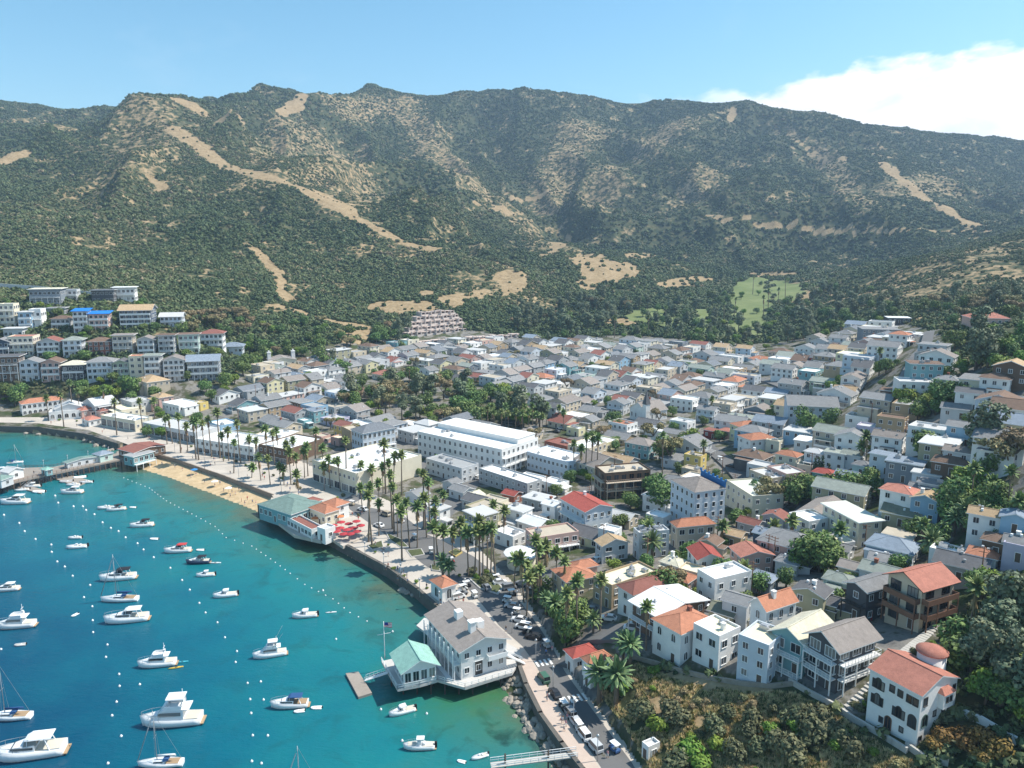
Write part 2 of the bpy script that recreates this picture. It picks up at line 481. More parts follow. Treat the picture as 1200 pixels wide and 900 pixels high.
m_land, t, b = newmat('land')
pos = N(t, 'ShaderNodeNewGeometry').outputs['Position']
nA = noise(t, pos, 0.11, 5, 0.62)
nB = noise(t, pos, 0.022, 4, 0.6)
nC = noise(t, pos, 0.35, 4, 0.65)
scrub = ramp(t, nA, [(0.3, (0.030, 0.046, 0.022)), (0.5, (0.062, 0.075, 0.036)), (0.62, (0.105, 0.100, 0.052)), (0.72, (0.18, 0.145, 0.085))])
dry = ramp(t, mth(t, 'ADD', mth(t, 'MULTIPLY', nC, 0.6), mth(t, 'MULTIPLY', nA, 0.4)), [(0.32, (0.15, 0.115, 0.06)), (0.48, (0.31, 0.225, 0.125)), (0.68, (0.44, 0.335, 0.205))])
turf = ramp(t, nB, [(0.3, (0.125, 0.165, 0.055)), (0.7, (0.215, 0.240, 0.105))])
urban = ramp(t, nA, [(0.3, (0.10, 0.10, 0.10)), (0.46, (0.24, 0.225, 0.20)), (0.52, (0.11, 0.105, 0.07)), (0.62, (0.055, 0.075, 0.03))])
sand = ramp(t, nC, [(0.3, (0.46, 0.335, 0.19)), (0.7, (0.62, 0.47, 0.29))])
c = mixc(t, mth(t, 'MULTIPLY', mth(t, 'SUBTRACT', mth(t, 'ADD', mth(t, 'MULTIPLY', attr(t, 'sparse'), 0.24), nA), 0.68), 7.0, True), scrub.outputs[0], dry.outputs[0])
c = mixc(t, mth(t, 'MULTIPLY', mth(t, 'SUBTRACT', mth(t, 'ADD', attr(t, 'bare'), mth(t, 'MULTIPLY', nC, 0.5)), 0.62), 6.0, True), c, dry.outputs[0])
c = mixc(t, attr(t, 'golf'), c, turf.outputs[0])
c = mixc(t, attr(t, 'town'), c, urban.outputs[0])
c = mixc(t, attr(t, 'beach'), c, sand.outputs[0])
L(t, c, b.inputs['Base Color'])
b.inputs['Roughness'].default_value = 0.95
b.inputs['Specular IOR Level'].default_value = 0.1
bp = N(t, 'ShaderNodeBump')
bp.inputs['Strength'].default_value = 0.5
bp.inputs['Distance'].default_value = 1.5
L(t, nA, bp.inputs['Height'])
L(t, bp.outputs[0], b.inputs['Normal'])
structure('terrain', mesh_grid('terrain', GX, GY, GZ, {'bare': bare, 'sparse': sparse, 'golf': golf, 'town': town, 'beach': beach}), m_land)

# ------------------------------------------------------------------ sea
wx, wy = np.meshgrid(np.arange(-900, 160, 3.0), np.arange(-220, 440, 3.0), indexing='xy')
wd_, wk = dseg(wx, wy, CW, True)
ins = inpoly(wx, wy, SEA)
wd_ = np.where(ins, wd_, 0)
m_sea, t, b = newmat('sea_water')
geo = N(t, 'ShaderNodeNewGeometry').outputs['Position']
dep = mth(t, 'ADD', attr(t, 'deep'), mth(t, 'MULTIPLY', mth(t, 'SUBTRACT', noise(t, geo, 0.035, 5, 0.65), 0.5), 0.55))
wc = ramp(t, dep, [(0.0, (0.080, 0.125, 0.085)), (0.085, (0.036, 0.155, 0.132)), (0.28, (0.009, 0.165, 0.180)), (0.55, (0.003, 0.112, 0.160)), (0.84, (0.002, 0.056, 0.112)), (1.0, (0.002, 0.040, 0.092))])
weed = mth(t, 'MULTIPLY', mth(t, 'MULTIPLY', mth(t, 'SUBTRACT', noise(t, geo, 0.11, 4, 0.6, 0.6), 0.53), 7.0, True), mth(t, 'MULTIPLY', attr(t, 'weed'), 0.95))
c = mixc(t, weed, wc.outputs[0], (0.012, 0.050, 0.045))
c = mixc(t, mth(t, 'MULTIPLY', attr(t, 'green'), mth(t, 'MULTIPLY', noise(t, geo, 0.16, 4, 0.6), 1.35, True)), c, (0.035, 0.15, 0.055))
L(t, c, b.inputs['Base Color'])
L(t, mth(t, 'ADD', mth(t, 'MULTIPLY', noise(t, geo, 0.018, 3, 0.6), 0.16), 0.0), b.inputs['Roughness'])
b.inputs['IOR'].default_value = 1.33
b.inputs['Specular IOR Level'].default_value = 0.32
mpw = N(t, 'ShaderNodeMapping')
mpw.inputs['Scale'].default_value = (0.55, 1.2, 1)
mpw.inputs['Rotation'].default_value = (0, 0, R(25))
L(t, geo, mpw.inputs[0])
bp = N(t, 'ShaderNodeBump')
L(t, mth(t, 'ADD', mth(t, 'MULTIPLY', noise(t, geo, 0.025, 3, 0.6), 0.5), 0.06), bp.inputs['Strength'])
bp.inputs['Distance'].default_value = 0.6
L(t, noise(t, mpw.outputs[0], 0.9, 4, 0.65), bp.inputs['Height'])
L(t, bp.outputs[0], b.inputs['Normal'])
x1, y1 = at_z(560, 800, 0)
x2, y2 = at_z(365, 645, 0)
green = np.maximum(np.clip(1.15 - np.hypot((wx - x1) / 26, (wy - y1) / 20), 0, 1), 0.55 * np.clip(1.1 - np.hypot((wx - x2) / 12, (wy - y2) / 9), 0, 1))
weedm = np.clip(1 - wd_ / 75, 0, 1) * np.clip(wd_ / 8, 0, 1)
xq, yq = at_z(600, 850, 0)
weedm = np.maximum(weedm * 0.6, np.clip(1.2 - np.hypot(wx - xq, wy - yq) / 30, 0, 1))
deep = np.clip(wd_ / 124, 0, 1) ** 0.8
structure('sea_water', mesh_grid('sea_water', wx, wy, wx * 0, {'deep': deep, 'weed': weedm, 'green': green}), m_sea)

# ------------------------------------------------------------------ haze
hz = bpy.data.materials.new('haze')
hz.use_nodes = True
hz.node_tree.nodes.clear()
vo = N(hz.node_tree, 'ShaderNodeOutputMaterial')
pv = N(hz.node_tree, 'ShaderNodeVolumePrincipled')
pv.inputs['Color'].default_value = (0.52, 0.74, 1.0, 1)
pv.inputs['Density'].default_value = 0.000115
pv.inputs['Anisotropy'].default_value = 0.1
L(hz.node_tree, pv.outputs[0], vo.inputs['Volume'])
hm = bpy.data.meshes.new('haze')
hx0, hx1, hy0, hy1, hz0, hz1 = -4200, 4200, -450, 3900, -10, float(GZ.max()) + 30
hm.from_pydata([(x, y, z) for x in (hx0, hx1) for y in (hy0, hy1) for z in (hz0, hz1)], [], [(0, 1, 3, 2), (4, 6, 7, 5), (0, 4, 5, 1), (2, 3, 7, 6), (0, 2, 6, 4), (1, 5, 7, 3)])
hm.materials.append(hz)
haze = bpy.data.objects.new('haze', hm)
haze['kind'] = 'stuff'
haze['label'] = 'thin blue air haze over the bay and hills'
COL.objects.link(haze)


# ================================================================== mesh helpers
class MB:
    def __init__(s):
        s.v, s.f, s.m, s.sm = [], [], [], []

    def face(s, pts, m=0, smooth=False):
        i = len(s.v)
        s.v += [tuple(p) for p in pts]
        s.f.append(tuple(range(i, i + len(pts))))
        s.m.append(m)
        s.sm.append(smooth)

    def box(s, x0, x1, y0, y1, z0, z1, m=0, top=None, bottom=True):
        i = len(s.v)
        s.v += [(x0, y0, z0), (x1, y0, z0), (x1, y1, z0), (x0, y1, z0), (x0, y0, z1), (x1, y0, z1), (x1, y1, z1), (x0, y1, z1)]
        fs = [((0, 1, 5, 4), m), ((1, 2, 6, 5), m), ((2, 3, 7, 6), m), ((3, 0, 4, 7), m), ((4, 5, 6, 7), m if top is None else top)]
        if bottom:
            fs.append(((3, 2, 1, 0), m))
        for q, mm in fs:
            s.f.append(tuple(i + k for k in q))
            s.m.append(mm)
            s.sm.append(False)

    def bar(s, a, b, w, h=None, m=0):
        a, b = Vector(a), Vector(b)
        d = b - a
        if d.length < 1e-6:
            return
        d.normalize()
        up = Vector((0, 0, 1)) if abs(d.z) < 0.95 else Vector((1, 0, 0))
        r = d.cross(up).normalized() * (w / 2)
        u = r.cross(d).normalized() * ((h or w) / 2)
        i = len(s.v)
        for p in (a, b):
            for q in (-r - u, r - u, r + u, -r + u):
                s.v.append(tuple(p + q))
        for q in ((0, 1, 5, 4), (1, 2, 6, 5), (2, 3, 7, 6), (3, 0, 4, 7), (4, 5, 6, 7), (3, 2, 1, 0)):
            s.f.append(tuple(i + k for k in q))
            s.m.append(m)
            s.sm.append(False)

    def tube(s, pts, rad, n=6, m=0, cap=True):
        i = len(s.v)
        P_ = [Vector(p) for p in pts]
        if isinstance(rad, (int, float)):
            rad = [rad] * len(P_)
        for k, p in enumerate(P_):
            d = (P_[min(k + 1, len(P_) - 1)] - P_[max(k - 1, 0)]).normalized()
            up = Vector((0, 0, 1)) if abs(d.z) < 0.9 else Vector((1, 0, 0))
            r = d.cross(up).normalized()
            u = r.cross(d).normalized()
            for a in range(n):
                an = 2 * math.pi * a / n
                s.v.append(tuple(p + (r * math.cos(an) + u * math.sin(an)) * rad[k]))
        for k in range(len(P_) - 1):
            for a in range(n):
                b_ = (a + 1) % n
                s.f.append((i + k * n + a, i + k * n + b_, i + (k + 1) * n + b_, i + (k + 1) * n + a))
                s.m.append(m)
                s.sm.append(True)
        if cap:
            s.f.append(tuple(i + (len(P_) - 1) * n + a for a in range(n)))
            s.m.append(m)
            s.sm.append(False)
            s.f.append(tuple(i + n - 1 - a for a in range(n)))
            s.m.append(m)
            s.sm.append(False)

    def rings(s, rings, m=0, smooth=True, closed=True, cap=(True, True)):
        i = len(s.v)
        n = len(rings[0])
        for r in rings:
            s.v += [tuple(p) for p in r]
        for k in range(len(rings) - 1):
            for a in range(n if closed else n - 1):
                b_ = (a + 1) % n
                s.f.append((i + k * n + a, i + k * n + b_, i + (k + 1) * n + b_, i + (k + 1) * n + a))
                s.m.append(m)
                s.sm.append(smooth)
        for k, c in ((0, cap[0]), (len(rings) - 1, cap[1])):
            if c:
                q = [i + k * n + a for a in range(n)]
                s.f.append(tuple(q if k else q[::-1]))
                s.m.append(m)
                s.sm.append(False)

    def prism(s, poly, z0, z1, m=0, top=None):
        n = len(poly)
        i = len(s.v)
        s.v += [(x, y, z0) for x, y in poly] + [(x, y, z1) for x, y in poly]
        area = sum(poly[k][0] * poly[(k + 1) % n][1] - poly[(k + 1) % n][0] * poly[k][1] for k in range(n))
        for k in range(n):
            b_ = (k + 1) % n
            q = (i + k, i + b_, i + n + b_, i + n + k)
            s.f.append(q if area > 0 else q[::-1])
            s.m.append(m)
            s.sm.append(False)
        for base, mm, fl in ((n, m if top is None else top, area > 0), (0, m, area < 0)):
            q = tuple(i + base + k for k in range(n))
            s.f.append(q if fl else q[::-1])
            s.m.append(mm)
            s.sm.append(False)

    def mesh(s, name, mats):
        me = bpy.data.meshes.new(name)
        me.from_pydata(s.v, [], s.f)
        for m in (mats if isinstance(mats, (list, tuple)) else [mats]):
            me.materials.append(m)
        me.polygons.foreach_set('material_index', s.m)
        me.polygons.foreach_set('use_smooth', s.sm)
        me.update()
        return me


def link(name, me, parent=None, loc=None, rot=None, scl=None):
    o = bpy.data.objects.new(name, me)
    COL.objects.link(o)
    if parent is not None:
        o.parent = parent
    if loc is not None:
        o.location = loc
    if rot is not None:
        o.rotation_euler = rot if isinstance(rot, (tuple, list, Vector)) else (0, 0, rot)
    if scl is not None:
        o.scale = (scl,) * 3 if isinstance(scl, (int, float)) else scl
    return o


REG = []


def tag(o, desc, cat, group=None, label=None, at=None, set_=None):
    """desc is completed to a label that singles the thing out, at the end"""
    o['category'] = cat
    if group:
        o['group'] = group
    if label:
        o['label'] = label
    p = at or o.location
    x, y, d = proj(p[0], p[1], p[2])
    REG.append((o, desc, x, y, d, label is not None, set_ or 'town'))
    return o


def empty(name, loc, rz=0):
    o = bpy.data.objects.new(name, None)
    o.empty_display_size = 0.5
    COL.objects.link(o)
    o.location = loc
    o.rotation_euler = (0, 0, rz)
    return o


# ================================================================== materials
MATS = {}


def mat(name, col, rough=0.8, var=0.15, sc=0.6, bump=0.0, bsc=4.0, spec=0.25, metal=0.0, rv=0.12):
    """plain weathered surface: two noises change the colour a little, each thing a little from the next"""
    if name in MATS:
        return MATS[name]
    m, t, b = newmat(name)
    co = N(t, 'ShaderNodeTexCoord').outputs['Object']
    n = noise(t, co, sc, 4, 0.62)
    oi = N(t, 'ShaderNodeObjectInfo').outputs['Random']
    k = mth(t, 'ADD', mth(t, 'MULTIPLY', mth(t, 'SUBTRACT', n, 0.5), 2 * var), mth(t, 'MULTIPLY', mth(t, 'SUBTRACT', oi, 0.5), rv))
    k = mth(t, 'ADD', k, 1.0)
    h = N(t, 'ShaderNodeVectorMath', operation='SCALE')
    h.inputs[0].default_value = col
    L(t, k, h.inputs['Scale'])
    L(t, h.outputs[0], b.inputs['Base Color'])
    b.inputs['Roughness'].default_value = rough
    b.inputs['Specular IOR Level'].default_value = spec
    b.inputs['Metallic'].default_value = metal
    if bump:
        bp = N(t, 'ShaderNodeBump')
        bp.inputs['Strength'].default_value = bump
        bp.inputs['Distance'].default_value = 0.15
        L(t, noise(t, co, bsc, 3), bp.inputs['Height'])
        L(t, bp.outputs[0], b.inputs['Normal'])
    MATS[name] = m
    return m


def tilemat(name, col, scale=2.6, amt=0.35):
    """rows of tiles or shingles running down the slope"""
    if name in MATS:
        return MATS[name]
    m, t, b = newmat(name)
    co = N(t, 'ShaderNodeTexCoord').outputs['Object']
    n = noise(t, co, 0.8, 5, 0.7)
    n2 = noise(t, co, 5.0, 3, 0.7)
    w = N(t, 'ShaderNodeTexWave')
    w.inputs['Scale'].default_value = scale
    w.inputs['Distortion'].default_value = 0.6
    L(t, co, w.inputs['Vector'])
    oi = N(t, 'ShaderNodeObjectInfo').outputs['Random']
    k = mth(t, 'ADD', mth(t, 'MULTIPLY', n, 0.85), mth(t, 'ADD', mth(t, 'MULTIPLY', n2, 0.55), mth(t, 'MULTIPLY', mth(t, 'SUBTRACT', w.outputs[1], 0.5), amt)))
    k = mth(t, 'ADD', k, mth(t, 'ADD', mth(t, 'MULTIPLY', oi, 0.24), 0.20))
    h = N(t, 'ShaderNodeVectorMath', operation='SCALE')
    h.inputs[0].default_value = col
    L(t, k, h.inputs['Scale'])
    L(t, h.outputs[0], b.inputs['Base Color'])
    b.inputs['Roughness'].default_value = 0.85
    b.inputs['Specular IOR Level'].default_value = 0.2
    bp = N(t, 'ShaderNodeBump')
    bp.inputs['Strength'].default_value = 0.5
    bp.inputs['Distance'].default_value = 0.12
    L(t, w.outputs[1], bp.inputs['Height'])
    L(t, bp.outputs[0], b.inputs['Normal'])
    MATS[name] = m
    return m


def foliage(name, c0, c1, rv=0.35):
    """leaves: colour changes leaf by leaf (island) and plant by plant"""
    if name in MATS:
        return MATS[name]
    m, t, b = newmat(name)
    g = N(t, 'ShaderNodeNewGeometry')
    r = ramp(t, g.outputs['Random Per Island'], [(0.0, c0), (1.0, c1)])
    oi = N(t, 'ShaderNodeObjectInfo').outputs['Random']
    hs = N(t, 'ShaderNodeHueSaturation')
    L(t, mth(t, 'ADD', mth(t, 'MULTIPLY', oi, rv), 1.15 - rv / 2), hs.inputs['Value'])
    L(t, mth(t, 'ADD', mth(t, 'MULTIPLY', mth(t, 'FRACT', mth(t, 'MULTIPLY', oi, 7.3)), 0.05), 0.475), hs.inputs['Hue'])
    hs.inputs['Saturation'].default_value = 1.06
    L(t, r.outputs[0], hs.inputs['Color'])
    L(t, hs.outputs[0], b.inputs['Base Color'])
    b.inputs['Roughness'].default_value = 0.65
    b.inputs['Specular IOR Level'].default_value = 0.25
    MATS[name] = m
    return m


WALL = {k: mat('stucco ' + k, c, 0.9, 0.16, 0.45, 0.15, 3) for k, c in dict(
    white=(.78, .77, .74), cream=(.70, .64, .50), beige=(.52, .45, .35), tan=(.44, .33, .21), grey=(.40, .41, .41), lightgrey=(.58, .59, .59), blue=(.36, .46, .56), paleblue=(.58, .63, .68), teal=(.22, .40, .42), navy=(.09, .12, .17),
    dark=(.10, .10, .105), brown=(.17, .115, .08), pink=(.60, .40, .34), salmon=(.56, .30, .22), yellow=(.68, .52, .18), sand=(.60, .51, .38), green=(.34, .41, .30), slate=(.22, .25, .28), red=(.30, .055, .045), brick=(.30, .12, .08), olive=(.38, .36, .24), skyblue=(.29, .45, .58), paleyellow=(.70, .64, .40), mint=(.50, .62, .56), lilac=(.48, .45, .55)).items()}
ROOF = {k: tilemat('roof ' + k, c, 2.4, a) for k, (c, a) in dict(
    terracotta=((.46, .205, .125), .4), red=((.38, .095, .075), .3), salmonred=((.48, .205, .15), .35), grey=((.25, .25, .25), .15), darkgrey=((.135, .135, .14), .15), slate=((.19, .205, .225), .15), brown=((.20, .135, .10), .2), redbrown=((.27, .115, .09), .2), tan=((.46, .33, .20), .15), taupe=((.29, .255, .23), .15),
    patina=((.20, .29, .26), .3), greengrey=((.30, .33, .29), .15), seagreen=((.27, .47, .40), .25), cream=((.66, .62, .48), .12), bluegrey=((.25, .30, .36), .15), olive=((.22, .22, .16), .15)).items()}
ROOF['white'] = mat('roof white membrane', (.76, .76, .74), 0.7, 0.22, 0.3)
ROOF['lightgrey'] = mat('roof pale gravel', (.52, .52, .51), 0.9, 0.16, 0.3)
ROOF['midgrey'] = mat('roof felt grey', (.34, .345, .34), 0.9, 0.18, 0.3)
ROOF['gravel'] = mat('roof tan gravel', (.47, .41, .32), 0.95, 0.2, 0.35)
ROOF['palegreen'] = mat('roof pale green felt', (.60, .61, .53), 0.9, 0.12, 0.3)
ROOF['creamflat'] = mat('roof cream coating', (.75, .69, .50), 0.8, 0.14, 0.35)
ROOF['tarp'] = mat('blue tarpaulin', (.02, .20, .62), 0.5, 0.15, 1.0, 0.4, 2)
TRIM = mat('white trim paint', (.80, .80, .78), 0.6, 0.05)
DKTRIM = mat('dark trim paint', (.06, .055, .05), 0.6, 0.1)
BRTRIM = mat('brown timber', (.20, .11, .07), 0.8, 0.2)
REDTRIM = mat('red painted timber', (.32, .03, .035), 0.7, 0.15)
METAL = mat('galvanised metal', (.45, .46, .47), 0.45, 0.15, metal=0.6)
CONC = mat('concrete', (.46, .44, .40), 0.95, 0.2, 0.4, 0.2)
PAVE = mat('pale paving', (.47, .42, .36), 0.95, 0.32, 0.12)
ASPH = mat('asphalt', (.155, .153, .15), 0.95, 0.25, 0.12)
KERB = mat('kerb concrete', (.50, .48, .45), 0.95, 0.12)
PAINT = mat('road paint', (.72, .72, .69), 0.8, 0.15, 2)
WOODP = mat('weathered planks', (.31, .27, .23), 0.95, 0.25, 0.8)
PILE = mat('pier piles', (.075, .062, .05), 0.95, 0.3, 1.0)
STONE = mat('rubble stone', (.33, .29, .24), 0.95, 0.35, 0.9, 0.6, 2)
BARK = mat('grey bark', (.17, .135, .10), 0.95, 0.3, 1.5, 0.5, 5)
PBARK = mat('palm bark', (.20, .16, .12), 0.95, 0.3, 1.2, 0.5, 5)
gm, t, b = newmat('window glass')
L(t, ramp(t, N(t, 'ShaderNodeObjectInfo').outputs['Random'], [(0.0, (.012, .016, .02)), (.55, (.03, .038, .045)), (.8, (.09, .10, .11)), (1.0, (.30, .28, .25))]).outputs[0], b.inputs['Base Color'])
b.inputs['Roughness'].default_value = 0.06
b.inputs['Specular IOR Level'].default_value = 0.5
GLASS = gm
DOORM = mat('door paint', (.12, .09, .07), 0.6, 0.15)
SHADEV = mat('shop opening', (.035, .035, .038), 0.6, 0.3)

# ================================================================== plants
F_OAK = foliage('oak leaves', (0.048, 0.091, 0.031), (0.162, 0.228, 0.070))
F_EUC = foliage('eucalyptus leaves', (0.064, 0.091, 0.056), (0.206, 0.228, 0.134))
F_LIME = foliage('bright leaves', (0.074, 0.130, 0.022), (0.180, 0.248, 0.050))
F_RUST = foliage('rusty eucalyptus leaves', (0.119, 0.104, 0.056), (0.315, 0.249, 0.130))
F_PALM = foliage('palm fronds', (0.070, 0.113, 0.039), (0.239, 0.283, 0.109))
F_DATE = foliage('date palm fronds', (0.064, 0.119, 0.052), (0.217, 0.283, 0.130))
F_DEAD = foliage('dead fronds', (0.171, 0.124, 0.070), (0.326, 0.240, 0.139))
F_CYP = foliage('cypress leaves', (0.019, 0.037, 0.019), (0.059, 0.085, 0.037))
F_DRYB = foliage('dry shrub leaves', (0.155, 0.132, 0.070), (0.372, 0.302, 0.163))
F_ORNG = foliage('orange shrub leaves', (.10, .065, .025), (.26, .15, .05))
F_OLIV = foliage('olive shrub leaves', (.050, .060, .030), (.165, .165, .085))


def leafball(seed, lobes, n, leaf, up=0.35):
    """leaf clumps scattered through the lobes of a crown, denser towards the outside"""
    r_ = random.Random(seed)
    mb = MB()
    tot = sum(l[3] ** 2 for l in lobes)
    for (cx, cy, cz, rr, sq) in lobes:
        for _ in range(int(n * rr * rr / tot)):
            while True:
                d = Vector((r_.gauss(0, 1), r_.gauss(0, 1), r_.gauss(0, 1)))
                if d.length > 0.1:
                    break
            d.normalize()
            k = rr * (r_.uniform(0.45, 1.0) ** 0.6) * r_.uniform(0.82, 1.12)
            p = Vector((cx + d.x * k, cy + d.y * k, cz + d.z * k * sq))
            nn = (d + Vector((r_.gauss(0, .45), r_.gauss(0, .45), r_.gauss(0, .45) + up))).normalized()
            a = nn.orthogonal().normalized()
            a = Matrix.Rotation(r_.uniform(0, 6.28), 3, nn) @ a
            c = nn.cross(a)
            s1, s2 = leaf * r_.uniform(0.6, 1.3), leaf * r_.uniform(0.4, 0.9)
            mb.face([p - a * s1, p + c * s2 - nn * s1 * .15, p + a * s1, p - c * s2 - nn * s1 * .15])
    return mb


def lobes_for(seed, h, w, kind):
    r_ = random.Random(seed)
    out = []
    if kind == 'round':
        for i in range(7):
            a = r_.uniform(0, 6.28)
            k = r_.uniform(0.1, 0.62) * w / 2
            out.append((math.cos(a) * k, math.sin(a) * k, h * r_.uniform(0.42, 0.82), w * r_.uniform(0.20, 0.34), 0.8))
    elif kind == 'tall':
        for i in range(9):
            a = r_.uniform(0, 6.28)
            z = r_.uniform(0.38, 0.9)
            k = r_.uniform(0.1, 0.55) * w / 2 * (1.3 - z * 0.6)
            out.append((math.cos(a) * k, math.sin(a) * k, h * z, w * r_.uniform(0.16, 0.27), 0.95))
    elif kind == 'flat':
        for i in range(8):
            a = r_.uniform(0, 6.28)
            k = r_.uniform(0.2, 0.75) * w / 2
            out.append((math.cos(a) * k, math.sin(a) * k, h * r_.uniform(0.66, 0.88), w * r_.uniform(0.17, 0.25), 0.6))
    elif kind == 'column':
        for i in range(6):
            z = (i + .6) / 6.3
            out.append((r_.uniform(-.1, .1), r_.uniform(-.1, .1), h * z, w * 0.5 * (1.05 - z * .75), 1.6))
    elif kind == 'bush':
        for i in range(5):
            a = r_.uniform(0, 6.28)
            k = r_.uniform(0.0, 0.55) * w / 2
            out.append((math.cos(a) * k, math.sin(a) * k, h * r_.uniform(0.3, 0.6), w * r_.uniform(0.24, 0.36), 0.75))
    return out


TREE = {}


def tree_proto(key, seed, h, w, shape, fol, n, leaf, bark=BARK, trunk=True):
    lb = lobes_for(seed, h, w, shape)
    crown = leafball(seed + 7, lb, n, leaf).mesh('crown', fol)
    tm = None
    if trunk:
        mb = MB()
        zt = h * (0.45 if shape != 'column' else 0.8)
        r0 = max(0.12, w * 0.035)
        mb.tube([(0, 0, -1.0), (0.1, 0, zt * .5), (0, 0.1, zt)], [r0 * 1.3, r0, r0 * .7], 6)
        for (cx, cy, cz, rr, sq) in lb[:5]:
            mb.tube([(0, 0.05, zt * .72), (cx * .5, cy * .5, (zt * .72 + cz) / 2 + .2), (cx, cy, cz)], [r0 * .6, r0 * .45, r0 * .2], 5, cap=False)
        tm = mb.mesh('trunk', bark)
    TREE.setdefault(key, []).append((crown, tm, h, w))


for i in range(3):
    tree_proto('oak', 100 + i, 8.5, 9.0, 'round', F_OAK, 1050, 0.50)
    tree_proto('lime', 130 + i, 6.5, 7.5, 'round', F_LIME, 850, 0.45)
    tree_proto('euc', 160 + i, 15, 9.5, 'tall', F_EUC, 1150, 0.55)
    tree_proto('rust', 190 + i, 11, 11, 'flat', F_RUST, 1000, 0.52)
    tree_proto('shrub', 220 + i, 3.4, 4.4, 'bush', F_OLIV, 620, 0.30, trunk=True)
    tree_proto('limeshrub', 250 + i, 2.8, 3.6, 'bush', F_LIME, 560, 0.26)
    tree_proto('dryshrub', 280 + i, 2.2, 3.2, 'bush', F_DRYB, 520, 0.24)
    tree_proto('orangeshrub', 310 + i, 3.2, 4.2, 'bush', F_ORNG, 620, 0.27)
for i in range(2):
    tree_proto('cypress', 340 + i, 12, 3.4, 'column', F_CYP, 620, 0.42)
KINDNAME = {'oak': ('broadleaf_tree', 'dark green rounded tree', 'tree'), 'lime': ('leafy_tree', 'bright green rounded tree', 'tree'), 'euc': ('eucalyptus_tree', 'tall grey-green eucalyptus', 'tree'),
            'rust': ('spreading_tree', 'brownish spreading tree', 'tree'), 'shrub': ('shrub', 'olive green shrub', 'shrub'), 'limeshrub': ('shrub', 'bright green shrub', 'shrub'),
            'dryshrub': ('shrub', 'dry straw-coloured shrub', 'shrub'), 'orangeshrub': ('shrub', 'orange-leaved shrub', 'shrub'), 'cypress': ('cypress_tree', 'dark columnar cypress', 'tree')}
GROUPS = {'leafy_tree': 'bright green trees in the town', 'small_tree': 'small trees between the houses', 'broadleaf_tree': 'broadleaf trees in the town', 'eucalyptus_tree': 'tall eucalyptus trees', 'spreading_tree': 'brownish spreading trees', 'shrub': 'shrubs on the slopes', 'cypress_tree': 'dark cypresses'}


def tree(kind, x, y, s=1.0, z=None, sq=1.0):
    v = rnd.choice(TREE[kind])
    nm, desc, cat = KINDNAME[kind]
    if nm in ('broadleaf_tree', 'leafy_tree') and s < .7:
        nm = 'small_tree'
    z = ground(x, y) if z is None else z
    r = empty(nm, (x, y, z), rnd.uniform(0, 6.28))
    link('crown', v[0], r, (0, 0, 0), None, (s, s, s * sq))
    if v[1]:
        link('trunk', v[1], r, (0, 0, 0), None, (s, s, s * sq))
    if s > 1.25 and cat == 'tree':
        desc = desc.replace('rounded', 'large rounded') if 'rounded' in desc else 'large ' + desc
    elif s < 0.7:
        desc = 'small ' + desc
    tag(r, desc, cat, GROUPS[nm], at=(x, y, z + v[2] * s * .6), set_='plant')
    return r


def frond(mb, base, az, el0, length, width, droop, m=0, seg=5, vee=0.35):
    p = Vector(base)
    d = Vector((math.cos(az) * math.cos(el0), math.sin(az) * math.cos(el0), math.sin(el0)))
    side = Vector((-math.sin(az), math.cos(az), 0))
    prev = None
    for k in range(seg + 1):
        f = k / seg
        w = width * (math.sin(math.pi * (0.12 + 0.83 * f)) ** 0.7) * 0.5
        up = side.cross(d).normalized()
        if up.z < 0:
            up = -up
        l_, r_ = p + side * w - up * w * vee, p - side * w - up * w * vee
        if prev:
            mb.face([prev[0], prev[1], p, l_], m)
            mb.face([prev[1], prev[2], r_, p], m)
        prev = (l_, p.copy(), r_)
        p = p + d * (length / seg)
        d = (d + Vector((0, 0, -droop / seg))).normalized()


PALM = []
for q in range(3):
    r_ = random.Random(400 + q)
    cr, sk, tr = MB(), MB(), MB()
    for i in range(26):
        az = i * 2.4 + r_.uniform(-.2, .2)
        el = math.pi / 2 * (1 - (i / 25) ** 0.8 * 1.28)
        frond(cr, (0, 0, 0), az, el, r_.uniform(1.9, 2.4), 1.05, 0.85, 0, 4, 0.3)
    for i in range(16):
        frond(sk, (0, 0, -0.35 - 0.06 * i), i * 2.4, R(-52 - r_.uniform(0, 25)), r_.uniform(1.2, 1.7), 0.6, 0.5, 0, 3)
    cm = cr.mesh('crown', F_PALM)
    sm_ = sk.mesh('dead_fronds', F_DEAD)
    lean = r_.uniform(-.04, .04)
    tr.tube([(0, 0, -1), (0, 0, .5), (lean * 3, 0, 7), (lean * 6, 0, 14)], [.42, .32, .24, .19], 7)
    tr.tube([(lean * 6, 0, 14), (lean * 6, 0, 15.2)], [.2, .2], 6)
    PALM.append((cm, sm_, tr.mesh('trunk', PBARK), lean * 6))
DATE = []
for q in range(2):
    r_ = random.Random(430 + q)
    cr, tr = MB(), MB()
    for i in range(44):
        az = i * 2.4 + r_.uniform(-.2, .2)
        el = math.pi / 2 * (1 - (i / 43) ** 0.85 * 1.25)
        frond(cr, (0, 0, 0), az, el, r_.uniform(3.2, 4.0), 0.85, 1.1, 0, 6, 0.55)
    tr.tube([(0, 0, -1), (0, 0, 3), (0, 0, 5.6), (0, 0, 6.1)], [.55, .45, .5, .62], 8)
    DATE.append((cr.mesh('crown', F_DATE), tr.mesh('trunk', PBARK)))


